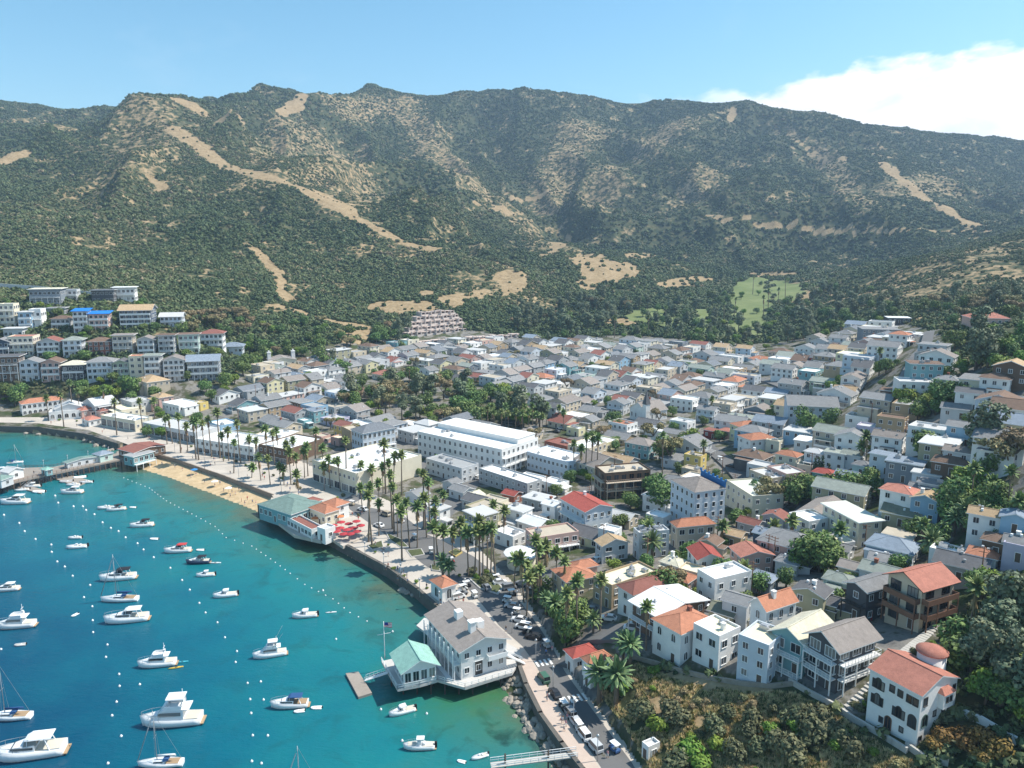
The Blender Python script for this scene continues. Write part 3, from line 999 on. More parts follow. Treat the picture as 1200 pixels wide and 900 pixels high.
def palm(x, y, h, z=None, fat=1.0):
    v = rnd.choice(PALM)
    z = ground(x, y) if z is None else z
    r = empty('fan_palm', (x, y, z), rnd.uniform(0, 6.28))
    r.rotation_euler = (rnd.gauss(0, .03), rnd.gauss(0, .03), rnd.uniform(0, 6.28))
    h *= rnd.uniform(.88, 1.1)
    k = h / 15.2
    link('trunk', v[2], r, (0, 0, 0), None, (fat * max(.75, k), fat * max(.75, k), k))
    s = fat * rnd.uniform(1.0, 1.38)
    link('crown', v[0], r, (v[3] * fat, 0, h), rnd.uniform(0, 6), s)
    link('dead_fronds', v[1], r, (v[3] * fat, 0, h), None, (s, s, s * rnd.uniform(.6, 2.2)))
    d = 'tall slim fan palm' if h > 15 else 'fan palm of middling height' if h > 9 else 'short stocky fan palm'
    tag(r, d, 'palm', 'fan palms along the streets', at=(x, y, z + h), set_='plant')


def datepalm(x, y, s=1.0, z=None):
    v = rnd.choice(DATE)
    z = ground(x, y) if z is None else z
    r = empty('date_palm', (x, y, z), rnd.uniform(0, 6.28))
    link('trunk', v[1], r, (0, 0, 0), None, s)
    link('crown', v[0], r, (0, 0, 6.0 * s), None, s)
    tag(r, 'broad feathery date palm', 'palm', 'date palms with long drooping fronds', at=(x, y, z + 6 * s), set_='plant')


# chaparral over the hills: nobody could count it, so one object with instanced bushes
def bush_mesh(seed):
    r_ = random.Random(seed)
    lb = [(r_.uniform(-.25, .25), r_.uniform(-.25, .25), r_.uniform(.25, .45), r_.uniform(.3, .5), .8) for _ in range(3)]
    return leafball(seed, lb, 60, 0.26)


m_ch, t, b = newmat('chaparral leaves')
g = N(t, 'ShaderNodeNewGeometry')
tv = attr(t, 'tint', 'INSTANCER')
r1 = ramp(t, tv, [(0.0, (.050, .080, .036)), (0.45, (.110, .148, .064)), (0.75, (.175, .190, .090)), (0.92, (.235, .205, .115)), (1.0, (.33, .265, .165))])
k = mth(t, 'ADD', mth(t, 'MULTIPLY', g.outputs['Random Per Island'], 0.7), 0.65)
h = N(t, 'ShaderNodeVectorMath', operation='SCALE')
L(t, r1.outputs[0], h.inputs[0])
L(t, k, h.inputs['Scale'])
L(t, h.outputs[0], b.inputs['Base Color'])
b.inputs['Roughness'].default_value = 0.75
b.inputs['Specular IOR Level'].default_value = 0.15
proto_col = bpy.data.collections.new('bush_shapes')
for i in range(4):
    o = bpy.data.objects.new('bush_shape', bush_mesh(500 + i).mesh('bush_shape', m_ch))
    proto_col.objects.link(o)


def scatter(name, label, pts, scl, tint, protos):
    me = bpy.data.meshes.new(name)
    me.vertices.add(len(pts))
    me.vertices.foreach_set('co', np.asarray(pts, np.float32).ravel())
    for k, v in (('scl', scl), ('tint', tint), ('rot', npr.rand(len(pts)) * 6.28)):
        a = me.attributes.new(k, 'FLOAT', 'POINT')
        a.data.foreach_set('value', np.asarray(v, np.float32))
    o = bpy.data.objects.new(name, me)
    COL.objects.link(o)
    ng = bpy.data.node_groups.new(name, 'GeometryNodeTree')
    ng.interface.new_socket('Geometry', in_out='INPUT', socket_type='NodeSocketGeometry')
    ng.interface.new_socket('Geometry', in_out='OUTPUT', socket_type='NodeSocketGeometry')
    gi, go = ng.nodes.new('NodeGroupInput'), ng.nodes.new('NodeGroupOutput')
    iop = ng.nodes.new('GeometryNodeInstanceOnPoints')
    ci = ng.nodes.new('GeometryNodeCollectionInfo')
    ci.inputs['Collection'].default_value = protos
    ci.inputs['Separate Children'].default_value = True
    ci.inputs['Reset Children'].default_value = True
    rv = ng.nodes.new('FunctionNodeRandomValue')
    rv.data_type = 'INT'
    rv.inputs[5].default_value = len(protos.objects) - 1

    def na(n):
        q = ng.nodes.new('GeometryNodeInputNamedAttribute')
        q.data_type = 'FLOAT'
        q.inputs[0].default_value = n
        return q.outputs[0]
    cx = ng.nodes.new('ShaderNodeCombineXYZ')
    lk = ng.links.new
    lk(na('rot'), cx.inputs[2])
    lk(gi.outputs[0], iop.inputs['Points'])
    lk(ci.outputs[0], iop.inputs['Instance'])
    iop.inputs['Pick Instance'].default_value = True
    lk(rv.outputs[2], iop.inputs['Instance Index'])
    er = ng.nodes.new('FunctionNodeEulerToRotation')
    lk(cx.outputs[0], er.inputs[0])
    lk(er.outputs[0], iop.inputs['Rotation'])
    lk(na('scl'), iop.inputs['Scale'])
    lk(iop.outputs[0], go.inputs[0])
    md = o.modifiers.new('scatter', 'NODES')
    md.node_group = ng
    o['kind'] = 'stuff'
    o['label'] = label
    return o


def gsample(A, x, y):
    i = np.clip(np.log(np.maximum(y, Y0) / Y0) / math.log(Y1 / Y0) * (NR - 1), 0, NR - 1.001)
    j = np.clip((x / np.maximum(y, Y0) + SMAX) / (2 * SMAX) * (NC - 1), 0, NC - 1.001)
    a, b_ = i.astype(int), j.astype(int)
    f, g_ = i - a, j - b_
    return (A[a, b_] * (1 - f) + A[a + 1, b_] * f) * (1 - g_) + (A[a, b_ + 1] * (1 - f) + A[a + 1, b_ + 1] * f) * g_


def chaparral(n, ya, yb, s0, s1, keep=1.0):
    y = np.sqrt(npr.rand(n) * (yb * yb - ya * ya) + ya * ya)
    x = (npr.rand(n) * 2 - 1) * 0.86 * y
    ba, sp, go, to, se = (gsample(A, x, y) for A in (bare, sparse, golf, town, sea_m.astype(float)))
    nz = 0.6 * vnoise(x / 28, y / 28, 71) + 0.4 * vnoise(x / 9, y / 9, 72)
    p = np.clip(1.9 - 1.0 * np.clip(sp, 0, 1) - 2.0 * (nz - 0.28), 0.03, 1) * np.clip(1.05 - 1.7 * ba, 0.035, 1) * (go < .2) * (to < .3) * (se < .1)
    m = npr.rand(n) < p * keep
    x, y, sp, nz = x[m], y[m], sp[m], nz[m]
    big = vnoise(x / 120, y / 120, 74)
    sc = s0 + (s1 - s0) * npr.rand(len(x)) ** 1.6
    sc *= 1 - 0.35 * np.clip(sp, 0, 1)
    tint = np.clip(0.36 + 0.45 * (big - 0.4) + 0.2 * npr.randn(len(x)) + 0.12 * np.clip(sp, 0, 1), 0, 1)
    return np.stack([x, y, gsample(GZ, x, y) - 0.15 * sc], -1), sc, tint


parts_ = [chaparral(60000, 470, 900, 2.6, 6.5), chaparral(75000, 900, 1400, 3.0, 7.5), chaparral(90000, 1400, 2480, 4.0, 9.5)]
scatter('chaparral', 'dense dark green chaparral covering the hills behind the town', np.concatenate([p[0] for p in parts_]), np.concatenate([p[1] for p in parts_]), np.concatenate([p[2] for p in parts_]), proto_col)


# ================================================================== waterfront ground
def sheet(name, px, z, m, th=0.0):
    pts = [at_z(a, b, z) for a, b in px]
    mb = MB()
    from mathutils.geometry import tessellate_polygon
    if th:
        mb.prism(pts, z - th, z, 0)
    else:
        tri = tessellate_polygon([[Vector((x, y, z)) for x, y in pts]])
        for q in tri:
            a, b_, c_ = (Vector((*pts[i], z)) for i in q)
            if (b_ - a).cross(c_ - a).z < 0:
                b_, c_ = c_, b_
            mb.face([a, b_, c_])
    o = link(name, mb.mesh(name, m))
    o['kind'] = 'structure'
    return o


coast_px = [(a, b) for a, b, _ in COAST]
prom = [tuple(p) for p in FLAT[len(FLAT_PX):]]
# paved waterfront, kept back from the sand
PROM_PX = [(-400, 489), (0, 489), (100, 489), (180, 493), (250, 503), (330, 529), (400, 563), (470, 593), (520, 619), (560, 641), (582, 663), (602, 683), (625, 713), (645, 746), (662, 776), (690, 816), (715, 846), (752, 897), (775, 960), (900, 1290),
           (850, 1290), (774, 1062), (715, 953), (684, 902), (658, 870), (634, 836), (617, 802), (607, 772), (560, 748), (513, 708), (491, 691), (456, 665), (420, 644), (375, 620), (345, 612), (318, 580), (263, 558), (205, 537), (150, 521), (104, 504), (45, 496), (0, 495), (-400, 491)]
sheet('promenade_paving', PROM_PX, 2.95, PAVE)
ROAD1 = [(790, 1000), (765, 935), (740, 893), (702, 842), (680, 812), (662, 787), (648, 760), (634, 738), (618, 716), (600, 693), (580, 672), (555, 652), (520, 634), (500, 626), (470, 602), (430, 594), (404, 586), (410, 597), (440, 618), (470, 640), (497, 662), (525, 675), (548, 690), (563, 706), (585, 733), (612, 757), (627, 778), (640, 800), (657, 830), (680, 862), (706, 902), (735, 960), (755, 1000)]
sheet('road', ROAD1, 2.975, ASPH)


def strip(name, pts, width, m, lift=0.12, kind='structure', step=4.0, world=False):
    P_ = [Vector(p) for p in (pts if world else [hit(a, b) for a, b in pts])]
    path = []
    for a, b_ in zip(P_, P_[1:]):
        n = max(1, int((b_ - a).length / step))
        path += [a.lerp(b_, i / n) for i in range(n)]
    path.append(P_[-1])
    mb = MB()
    rows = []
    for i, p in enumerate(path):
        d = path[min(i + 1, len(path) - 1)] - path[max(i - 1, 0)]
        d.z = 0
        d.normalize()
        s_ = Vector((-d.y, d.x, 0))
        row = []
        zc = max(ground(p.x + s_.x * width * k, p.y + s_.y * width * k) for k in (-.5, -.25, 0, .25, .5))
        for k in (-.5, -.17, .17, .5):
            q = p + s_ * width * k
            row.append(Vector((q.x, q.y, ground(q.x, q.y) * .4 + zc * .6 + lift)))
        rows.append(row)
    for a, b_ in zip(rows, rows[1:]):
        for k in range(3):
            f = [a[k], b_[k], b_[k + 1], a[k + 1]]
            if (f[1] - f[0]).cross(f[2] - f[0]).z < 0:
                f = f[::-1]
            mb.face(f)
    for e in (0, 3):
        for a, b_ in zip(rows, rows[1:]):
            mb.face([a[e], b_[e], b_[e] - Vector((0, 0, 1.2)), a[e] - Vector((0, 0, 1.2))])
    o = link(name, mb.mesh(name, m))
    if kind:
        o['kind'] = kind
    return o, path


FILL_MAX = 340
far_list = []
SEG = []            # every building's footprint: x, y, radius
STREETS = []        # world polylines to keep clear of houses
for pts, w in [([(585, 690), (640, 678), (690, 658), (735, 645), (800, 640), (880, 626), (930, 612)], 7), ([(800, 490), (822, 518), (860, 550), (878, 570)], 6.5), ([(930, 612), (900, 590), (878, 570)], 6),
               ([(1022, 505), (1045, 470), (1062, 440), (1085, 405), (1100, 378)], 5), ([(560, 640), (600, 625), (640, 600), (690, 575), (740, 560), (770, 548)], 7), ([(655, 775), (690, 770)], 4),
               ([(690, 745), (730, 742), (775, 735), (830, 722), (870, 735)], 7.5), ([(1000, 560), (960, 575), (930, 612)], 5), ([(500, 626), (530, 590), (560, 560), (590, 545), (640, 525), (700, 505), (760, 490)], 7),
               ([(404, 590), (440, 570), (500, 545), (510, 535), (470, 530), (440, 520)], 6), ([(1180, 575), (1120, 600), (1090, 610)], 6), ([(880, 440), (920, 455), (960, 470)], 5)]:
    o, path = strip('street', pts, w, ASPH, 0.06)
    STREETS.append(([tuple(p)[:2] for p in path], w))


def wallrun(name, label, cat, pts, z0, z1, th, m, group=None, world=True):
    mb = MB()
    for (ax, ay), (bx, by) in zip(pts, pts[1:]):
        d = Vector((bx - ax, by - ay, 0))
        n = Vector((-d.y, d.x, 0)).normalized() * th / 2
        za = z1(ax, ay) if callable(z1) else z1
        zb = z1(bx, by) if callable(z1) else z1
        ya = z0(ax, ay) if callable(z0) else z0
        yb = z0(bx, by) if callable(z0) else z0
        A, B = Vector((ax, ay, 0)), Vector((bx, by, 0))
        e = d.normalized() * th * .3
        A, B = A - e, B + e
        q = [A - n, B - n, B + n, A + n]
        lo = [q[0] + Vector((0, 0, ya)), q[1] + Vector((0, 0, yb)), q[2] + Vector((0, 0, yb)), q[3] + Vector((0, 0, ya))]
        hi = [q[0] + Vector((0, 0, za)), q[1] + Vector((0, 0, zb)), q[2] + Vector((0, 0, zb)), q[3] + Vector((0, 0, za))]
        mb.rings([lo, hi], 0, False)
    o = link(name, mb.mesh(name, m))
    tag(o, label, cat, group, label, at=(*pts[len(pts) // 2], 3))
    return o


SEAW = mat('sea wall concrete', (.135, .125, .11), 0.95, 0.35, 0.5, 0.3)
cw = [tuple(p) for p in CW]
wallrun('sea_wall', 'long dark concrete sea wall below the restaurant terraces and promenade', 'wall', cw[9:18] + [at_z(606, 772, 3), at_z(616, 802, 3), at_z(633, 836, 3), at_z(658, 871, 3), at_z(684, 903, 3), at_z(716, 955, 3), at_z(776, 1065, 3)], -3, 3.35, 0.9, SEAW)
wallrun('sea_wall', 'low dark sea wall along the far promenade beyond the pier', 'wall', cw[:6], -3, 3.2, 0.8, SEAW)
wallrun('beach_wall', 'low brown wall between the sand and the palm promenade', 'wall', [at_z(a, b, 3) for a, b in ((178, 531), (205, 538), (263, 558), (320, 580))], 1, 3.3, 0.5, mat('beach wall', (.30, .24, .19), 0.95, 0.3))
# walkway along the harbour road, with its white line of kerb
sheet('footpath', [(607, 768), (615, 762), (628, 782), (641, 804), (657, 833), (680, 865), (705, 904), (735, 965), (721, 965), (688, 905), (662, 870), (637, 836), (620, 802)], 3.06, mat('pinkish footpath', (.50, .40, .33), 0.95, 0.12), 0.12)
for q in [((628, 778), (650, 774)), ((656, 822), (690, 815))]:
    (ax, ay), (bx, by) = q
    mbz = MB()
    A, B = Vector((*at_z(ax, ay, 2.99), 2.985)), Vector((*at_z(bx, by, 2.99), 2.985))
    d = (B - A).normalized()
    s_ = Vector((-d.y, d.x, 0))
    for i in range(int((B - A).length / 1.1)):
        p = A + d * (1.1 * i)
        mbz.face([p - s_ * 1.3, p + d * .55 - s_ * 1.3, p + d * .55 + s_ * 1.3, p + s_ * 1.3])
    o = link('road_marking', mbz.mesh('crosswalk', PAINT))
    o['kind'] = 'structure'

# ================================================================== buildings
WM = {}


def win_mesh(w, h, trim=None, arch=False):
    key = (round(w, 1), round(h, 1), (trim or TRIM).name, arch)
    if key in WM:
        return WM[key]
    w, h = key[0], key[1]
    mb = MB()
    if arch:
        n = 8
        pts = [(-w / 2, -h / 2), (w / 2, -h / 2)] + [(w / 2 * math.cos(math.pi * i / n), h / 2 - w / 2 + w / 2 * math.sin(math.pi * i / n)) for i in range(n + 1)]
        mb.face([(x, -.03, z) for x, z in pts], 1)
        for (a, b_), (c_, d_) in zip(pts, pts[1:] + pts[:1]):
            mb.bar((a, -.03, b_), (c_, -.03, d_), .14, .14, 0)
        mb.bar((0, -.04, -h / 2), (0, -.04, h / 2), .08, .08, 0)
    else:
        mb.box(-w / 2, w / 2, -.03, .05, -h / 2, h / 2, 1)
        f = .11
        mb.box(-w / 2 - f, -w / 2, -.10, .06, -h / 2 - f, h / 2 + f, 0)
        mb.box(w / 2, w / 2 + f, -.10, .06, -h / 2 - f, h / 2 + f, 0)
        mb.box(-w / 2, w / 2, -.10, .06, h / 2, h / 2 + f, 0)
        mb.box(-w / 2 - .06, w / 2 + .06, -.17, .06, -h / 2 - f, -h / 2, 0)
        if w > 1.05:
            k = max(1, int(w / 1.1))
            for i in range(1, k + 1):
                x = -w / 2 + w * i / (k + 1)
                mb.box(x - .035, x + .035, -.075, .04, -h / 2, h / 2, 0)
    WM[key] = mb.mesh('window', [trim or TRIM, GLASS])
    return WM[key]


def door_mesh(w=1.0, h=2.1, m=None):
    key = ('door', w, (m or DOORM).name)
    if key not in WM:
        mb = MB()
        mb.box(-w / 2, w / 2, -.05, .05, 0, h, 0)
        mb.box(-w / 2 - .1, -w / 2, -.09, .05, 0, h + .1, 1)
        mb.box(w / 2, w / 2 + .1, -.09, .05, 0, h + .1, 1)
        mb.box(-w / 2, w / 2, -.09, .05, h, h + .1, 1)
        WM[key] = mb.mesh('door', [m or DOORM, TRIM])
    return WM[key]


UNIT = []
for q in range(3):
    mb = MB()
    mb.box(-.9, .9, -.7, .7, 0, 1.0)
    mb.box(-.6, .6, -.45, .45, 1.0, 1.15)
    if q == 1:
        mb.box(.9, 2.6, -.25, .25, .15, .6)
    if q == 2:
        mb.tube([(0, 0, 1.1), (0, 0, 1.9)], .25, 8)
    UNIT.append(mb.mesh('roof_unit', METAL))


def side_xf(i, w, d):
    """local position and turn of a facade: 0 front, 1 right, 2 back, 3 left; x runs along it"""
    return [((0, -d / 2), 0, w), ((w / 2, 0), R(90), d), ((0, d / 2), R(180), w), ((-w / 2, 0), R(-90), d)][i]


def put(me, root, name, i, w, d, s, z):
    (cx, cy), a, ln = side_xf(i, w, d)
    return link(name, me, root, (cx + math.cos(a) * s, cy + math.sin(a) * s, z), a)


def roofmesh(kind, w, d, h, ov, rise, mats):
    mb = MB()
    W2, D2 = w / 2 + ov, d / 2 + ov
    th = .2
    if kind in ('gx', 'gy'):
        flip = kind == 'gy'
        A, B = (D2, W2) if flip else (W2, D2)      # A along the ridge, B across
        half = (d / 2 if not flip else w / 2)
        drop = rise * ov / half

        def T(x, y, z):
            return (-y, x, z) if flip else (x, y, z)
        zr, ze = h + rise, h - drop
        for s in (-1, 1):
            t0 = [T(-A, s * B, ze + th), T(A, s * B, ze + th), T(A, 0, zr + th), T(-A, 0, zr + th)]
            b0 = [T(-A, s * B, ze), T(A, s * B, ze), T(A, 0, zr), T(-A, 0, zr)]
            if s > 0:
                t0, b0 = [t0[1], t0[0], t0[3], t0[2]], [b0[1], b0[0], b0[3], b0[2]]
            mb.face(t0, 0)
            mb.face(b0[::-1], 1)
            mb.face([b0[0], b0[1], t0[1], t0[0]], 1)
            mb.face([b0[1], b0[2], t0[2], t0[1]], 1)
            mb.face([b0[3], b0[0], t0[0], t0[3]], 1)
        mb.bar(T(-A, 0, zr + th), T(A, 0, zr + th), .3, .12, 0)
    elif kind == 'hip':
        ze = h - .12
        if w >= d:
            r1, r2 = (-(W2 - D2), 0), (W2 - D2, 0)
        else:
            r1, r2 = (0, -(D2 - W2)), (0, D2 - W2)
        zr = h + rise
        c_ = [(-W2, -D2), (W2, -D2), (W2, D2), (-W2, D2)]
        lo = [(x, y, ze) for x, y in c_]
        hi = [(x, y, ze + th) for x, y in c_]
        for k in range(4):
            mb.face([lo[k], lo[(k + 1) % 4], hi[(k + 1) % 4], hi[k]], 1)
        mb.face(lo[::-1], 1)
        a, b_ = (*r1, zr + th), (*r2, zr + th)
        if w >= d:
            fs = [[hi[0], hi[1], b_, a], [hi[1], hi[2], b_], [hi[2], hi[3], a, b_], [hi[3], hi[0], a]]
        else:
            fs = [[hi[0], hi[1], a], [hi[1], hi[2], b_, a], [hi[2], hi[3], b_], [hi[3], hi[0], a, b_]]
        for q in fs:
            mb.face(q, 0)
        mb.bar(a, b_, .28, .1, 0)
        for k in range(4):
            e = a if (Vector(hi[k]) - Vector(a)).length < (Vector(hi[k]) - Vector(b_)).length else b_
            mb.bar(hi[k], e, .22, .08, 0)
    elif kind == 'slab':
        mb.box(-W2, W2, -D2, D2, h, h + .28, 1, top=0)
        mb.box(-W2 + .25, W2 - .25, -D2 + .25, D2 - .25, h + .28, h + .31, 0)
    elif kind == 'flat':
        mb.box(-w / 2 + .22, w / 2 - .22, -d / 2 + .22, d / 2 - .22, h - .3, h, 0)
    elif kind == 'shed':
        q0 = [(-W2, -D2, h), (W2, -D2, h), (W2, D2, h + rise), (-W2, D2, h + rise)]
        mb.rings([q0, [(x, y, z + .22) for x, y, z in q0]], 0, False)
    return mb.mesh('roof', mats)


def wallmesh(kind, w, d, h, rise, deep, m, trim=None):
    mb = MB()
    x, y = w / 2, d / 2
    if kind == 'flat':
        p = .5
        o4 = [(-x, -y), (x, -y), (x, y), (-x, y)]
        i4 = [(-x + .22, -y + .22), (x - .22, -y + .22), (x - .22, y - .22), (-x + .22, y - .22)]
        lo = [(a, b_, -deep) for a, b_ in o4]
        hi = [(a, b_, h + p) for a, b_ in o4]
        hi2 = [(a, b_, h + p) for a, b_ in i4]
        lo2 = [(a, b_, h - .05) for a, b_ in i4]
        mb.rings([lo, hi, hi2, lo2], 0, False, True, (True, False))
    else:
        mb.box(-x, x, -y, y, -deep, h)
        if kind == 'gx':
            for s in (-1, 1):
                q = [(s * x, -y, h), (s * x, y, h), (s * x, 0, h + rise)]
                mb.face(q if s > 0 else q[::-1])
        elif kind == 'gy':
            for s in (-1, 1):
                q = [(-x, s * y, h), (x, s * y, h), (0, s * y, h + rise)]
                mb.face(q if s < 0 else q[::-1])
        elif kind == 'shed':
            mb.face([(-x, y, h), (-x, -y, h), (-x, y, h + rise)])
            mb.face([(x, -y, h), (x, y, h), (x, y, h + rise)])
            mb.face([(x, y, h), (-x, y, h), (-x, y, h + rise), (x, y, h + rise)])
    return mb.mesh('wall', m)


BAL = {}


def balcony_mesh(ln, dp, m, solid=False, posts=0.0):
    key = (round(ln, 1), round(dp, 1), m.name, solid, round(posts, 1))
    if key in BAL:
        return BAL[key]
    mb = MB()
    x = ln / 2
    mb.box(-x, x, -dp, -.003, -.2, 0)
    if solid:
        mb.box(-x, x, -dp, -dp + .1, 0, 1.0)
        mb.box(-x, -x + .1, -dp + .1, -.01, 0, 1.0)
        mb.box(x - .1, x, -dp + .1, -.01, 0, 1.0)
    else:
        mb.box(-x, x, -dp, -dp + .08, .93, 1.03)
        mb.box(-x, -x + .08, -dp + .08, -.01, .93, 1.03)
        mb.box(x - .08, x, -dp + .08, -.01, .93, 1.03)
        mb.box(-x, x, -dp, -dp + .05, .45, .52)
        n = max(2, int(ln / .9))
        for i in range(n + 1):
            a = -x + .04 + (ln - .08) * i / n
            mb.box(a - .035, a + .035, -dp + .005, -dp + .07, 0, .93)
    if posts:
        n = max(1, round(ln / 3.6))
        for i in range(n + 1):
            a = -x + .1 + (ln - .2) * i / n
            mb.box(a - .1, a + .1, -dp - .02, -dp + .18, -posts - .2, -.2)
    BAL[key] = mb.mesh('balcony', m)
    return BAL[key]


def near_street(x, y, r):
    for pts, w in STREETS:
        for i in range(0, len(pts) - 1):
            ax, ay = pts[i]
            if abs(ax - x) + abs(ay - y) > 60:
                continue
            bx, by = pts[i + 1]
            dx, dy = bx - ax, by - ay
            tt = max(0, min(1, ((x - ax) * dx + (y - ay) * dy) / (dx * dx + dy * dy + 1e-9)))
            if math.hypot(x - ax - tt * dx, y - ay - tt * dy) < r + w / 2:
                return True
    return False


def corners(cx, cy, ang, w, d):
    c_, s_ = math.cos(ang), math.sin(ang)
    return [(cx + c_ * a - s_ * b_, cy + s_ * a + c_ * b_) for a, b_ in ((-w / 2, -d / 2), (w / 2, -d / 2), (w / 2, d / 2), (-w / 2, d / 2), (0, 0))]


def building(cx, cy, ang, w, d, h, roof, wall, rcol, floors=2, name='house', cat='house', label=None, desc=None, group=None, z0=None, rise=None, trim=None, sides=(0, 1), win=(1.1, 1.3), gap=2.7,
             balc=(), balm=None, chim=False, units=0, door=True, arch=False, shop=(), ov=.45, skip=(), setname='town', wins=True, bsolid=False, deepz=None, annex=False):
    gs_ = [ground(x, y) for x, y in corners(cx, cy, ang, w, d)]
    if z0 is None:
        z0 = sum(gs_) / 5 * .5 + max(gs_) * .5
    deep = max(1.0, z0 - min(gs_) + 1.0) if deepz is None else deepz
    rise = rise if rise is not None else {'hip': min(w, d) * .21, 'gx': d * .19, 'gy': w * .19, 'shed': d * .12}.get(roof, 0)
    if name == 'house' and floors == 1 and not label:
        name, cat, desc = 'bungalow', 'bungalow', (desc[4:] if desc.startswith('low ') else desc).replace('house', 'bungalow')
        group = (group or '').replace('houses', 'bungalows')
    r = empty(name, (cx, cy, z0), ang)
    wm = WALL[wall] if isinstance(wall, str) else wall
    rm = ROOF[rcol] if isinstance(rcol, str) else rcol
    tr = trim or TRIM
    link('wall', wallmesh(roof, w, d, h, rise, deep, wm), r)
    ro = link('roof', roofmesh(roof, w, d, h, ov, rise, [rm, tr]), r)
    fh = h / floors
    nb = 0
    for sd_ in sides:
        ln = side_xf(sd_, w, d)[2]
        for f in range(floors):
            if not wins:
                continue
            if (sd_, f) in skip:
                continue
            zc = fh * f + fh * .52
            if (sd_, f) in shop:
                n = max(1, int(ln / 4.2))
                for i in range(n):
                    s = -ln / 2 + ln * (i + .5) / n
                    put(win_mesh(ln / n - .9, fh * .66, trim), r, 'shop_window', sd_, w, d, s, fh * f + fh * .42)
                continue
            n = max(1, int((ln - .8) / gap))
            for i in range(n):
                s = -ln / 2 + ln * (i + .5) / n
                if door and sd_ == 0 and f == 0 and i == n // 2:
                    put(door_mesh(), r, 'door', 0, w, d, s, 0.02)
                    continue
                put(win_mesh(win[0], min(win[1], fh * .62), tr, arch), r, 'window', sd_, w, d, s, zc)
    for (sd_, f) in balc:
        ln = side_xf(sd_, w, d)[2]
        put(balcony_mesh(ln * .96, 1.5, balm or TRIM, bsolid, (fh - .1)), r, 'balcony', sd_, w, d, 0, fh * f)
    if chim:
        mb = MB()
        cxx, cyy = rnd.uniform(-.25, .25) * w, rnd.uniform(-.1, .3) * d
        mb.box(cxx - .4, cxx + .4, cyy - .4, cyy + .4, h - .2, h + max(rise, .5) + .9)
        mb.box(cxx - .48, cxx + .48, cyy - .48, cyy + .48, h + max(rise, .5) + .9, h + max(rise, .5) + 1.05)
        link('chimney', mb.mesh('chimney', WALL['white'] if rnd.random() < .6 else WALL['brick']), ro)
    if annex:
        sd2, dp, aw = rnd.choice((0, 1, 1)), rnd.uniform(2.0, 3.4), rnd.uniform(.4, .75)
        (ax, ay), aa, ln = side_xf(sd2, w, d)
        mb = MB()
        k_ = ln * aw / 2
        o_ = rnd.uniform(-.5, .5) * (ln - 2 * k_) * .9
        hh = min(h - .4, 2.6)
        if rnd.random() < .55:
            mb.box(o_ - k_, o_ + k_, -dp, -.003, -deep, hh, 0)
            mb.box(o_ - k_ - .25, o_ + k_ + .25, -dp - .25, -.003, hh, hh + .18, 2, top=1)
            for q in (-.45, .45):
                mb.box(o_ + q * k_ - .5, o_ + q * k_ + .5, -dp - .05, -dp, 1.0, 2.1, 3)
        else:
            mb.box(o_ - k_ - .2, o_ + k_ + .2, -dp, -.003, hh, hh + .14, 2, top=1)
            for q in (-1, 1):
                mb.box(o_ + q * k_ * .95 - .07, o_ + q * k_ * .95 + .07, -dp + .1, -dp + .24, -deep, hh, 2)
            mb.box(o_ - k_, o_ + k_, -dp, -.003, -deep, .1, 4)
            mb.box(o_ - k_, o_ + k_, -dp, -dp + .06, .1, .9, 2)
        link('annex', mb.mesh('annex', [wm, rm, tr, GLASS, CONC]), r, (ax, ay, 0), aa)
    if roof in ('gx', 'gy', 'hip') and annex:
        for i in range(rnd.randint(0, 3)):
            mb = MB()
            px_, py_ = rnd.uniform(-.32, .32) * w, rnd.uniform(-.32, .32) * d
            zz = h + rise * (1 - min(1, abs(py_) / (d / 2) if roof == 'gx' else abs(px_) / (w / 2) if roof == 'gy' else max(abs(py_) / (d / 2), abs(px_) / (w / 2))))
            mb.box(px_ - .25, px_ + .25, py_ - .25, py_ + .25, zz - .3, zz + .65)
            link('roof_vent', mb.mesh('roof_vent', METAL if rnd.random() < .5 else TRIM), ro)
    for i in range(units):
        q = link('roof_unit', rnd.choice(UNIT), ro, (rnd.uniform(-.36, .36) * w, rnd.uniform(-.34, .34) * d, h - .02 + (.3 if roof == 'slab' else 0)), rnd.choice((0, R(90))), rnd.uniform(.6, 1.1))
    SEG.append((cx, cy, w, d, ang))
    if label:
        tag(r, label, cat, group, label, at=(cx, cy, z0 + h), set_=setname)
    else:
        tag(r, desc, cat, group, at=(cx, cy, z0 + h), set_=setname)
    r['_h'] = h
    return r


def eaves(Lp, Fp, Rp, H, z0=None):
    zz = z0
    if zz is None:
        zz = 4.0
        for _ in range(12):
            x, y = at_z(*Fp, zz + H)
            zz = zz * .4 + .6 * ground(x, y)
        x, y = at_z(*Fp, zz + H)
    z = zz + H
    l, f, r = (Vector((*at_z(*p, z), 0)) for p in (Lp, Fp, Rp))
    a, b_ = f - l, r - f
    aa, ab = math.atan2(a.y, a.x), math.atan2(b_.y, b_.x) - math.pi / 2
    ang = (aa * a.length + ab * b_.length) / (a.length + b_.length)
    w, d = a.length, b_.length
    ux, uy = Vector((math.cos(ang), math.sin(ang), 0)), Vector((-math.sin(ang), math.cos(ang), 0))
    c_ = f - ux * w / 2 + uy * d / 2
    return c_.x, c_.y, ang, w, d, zz


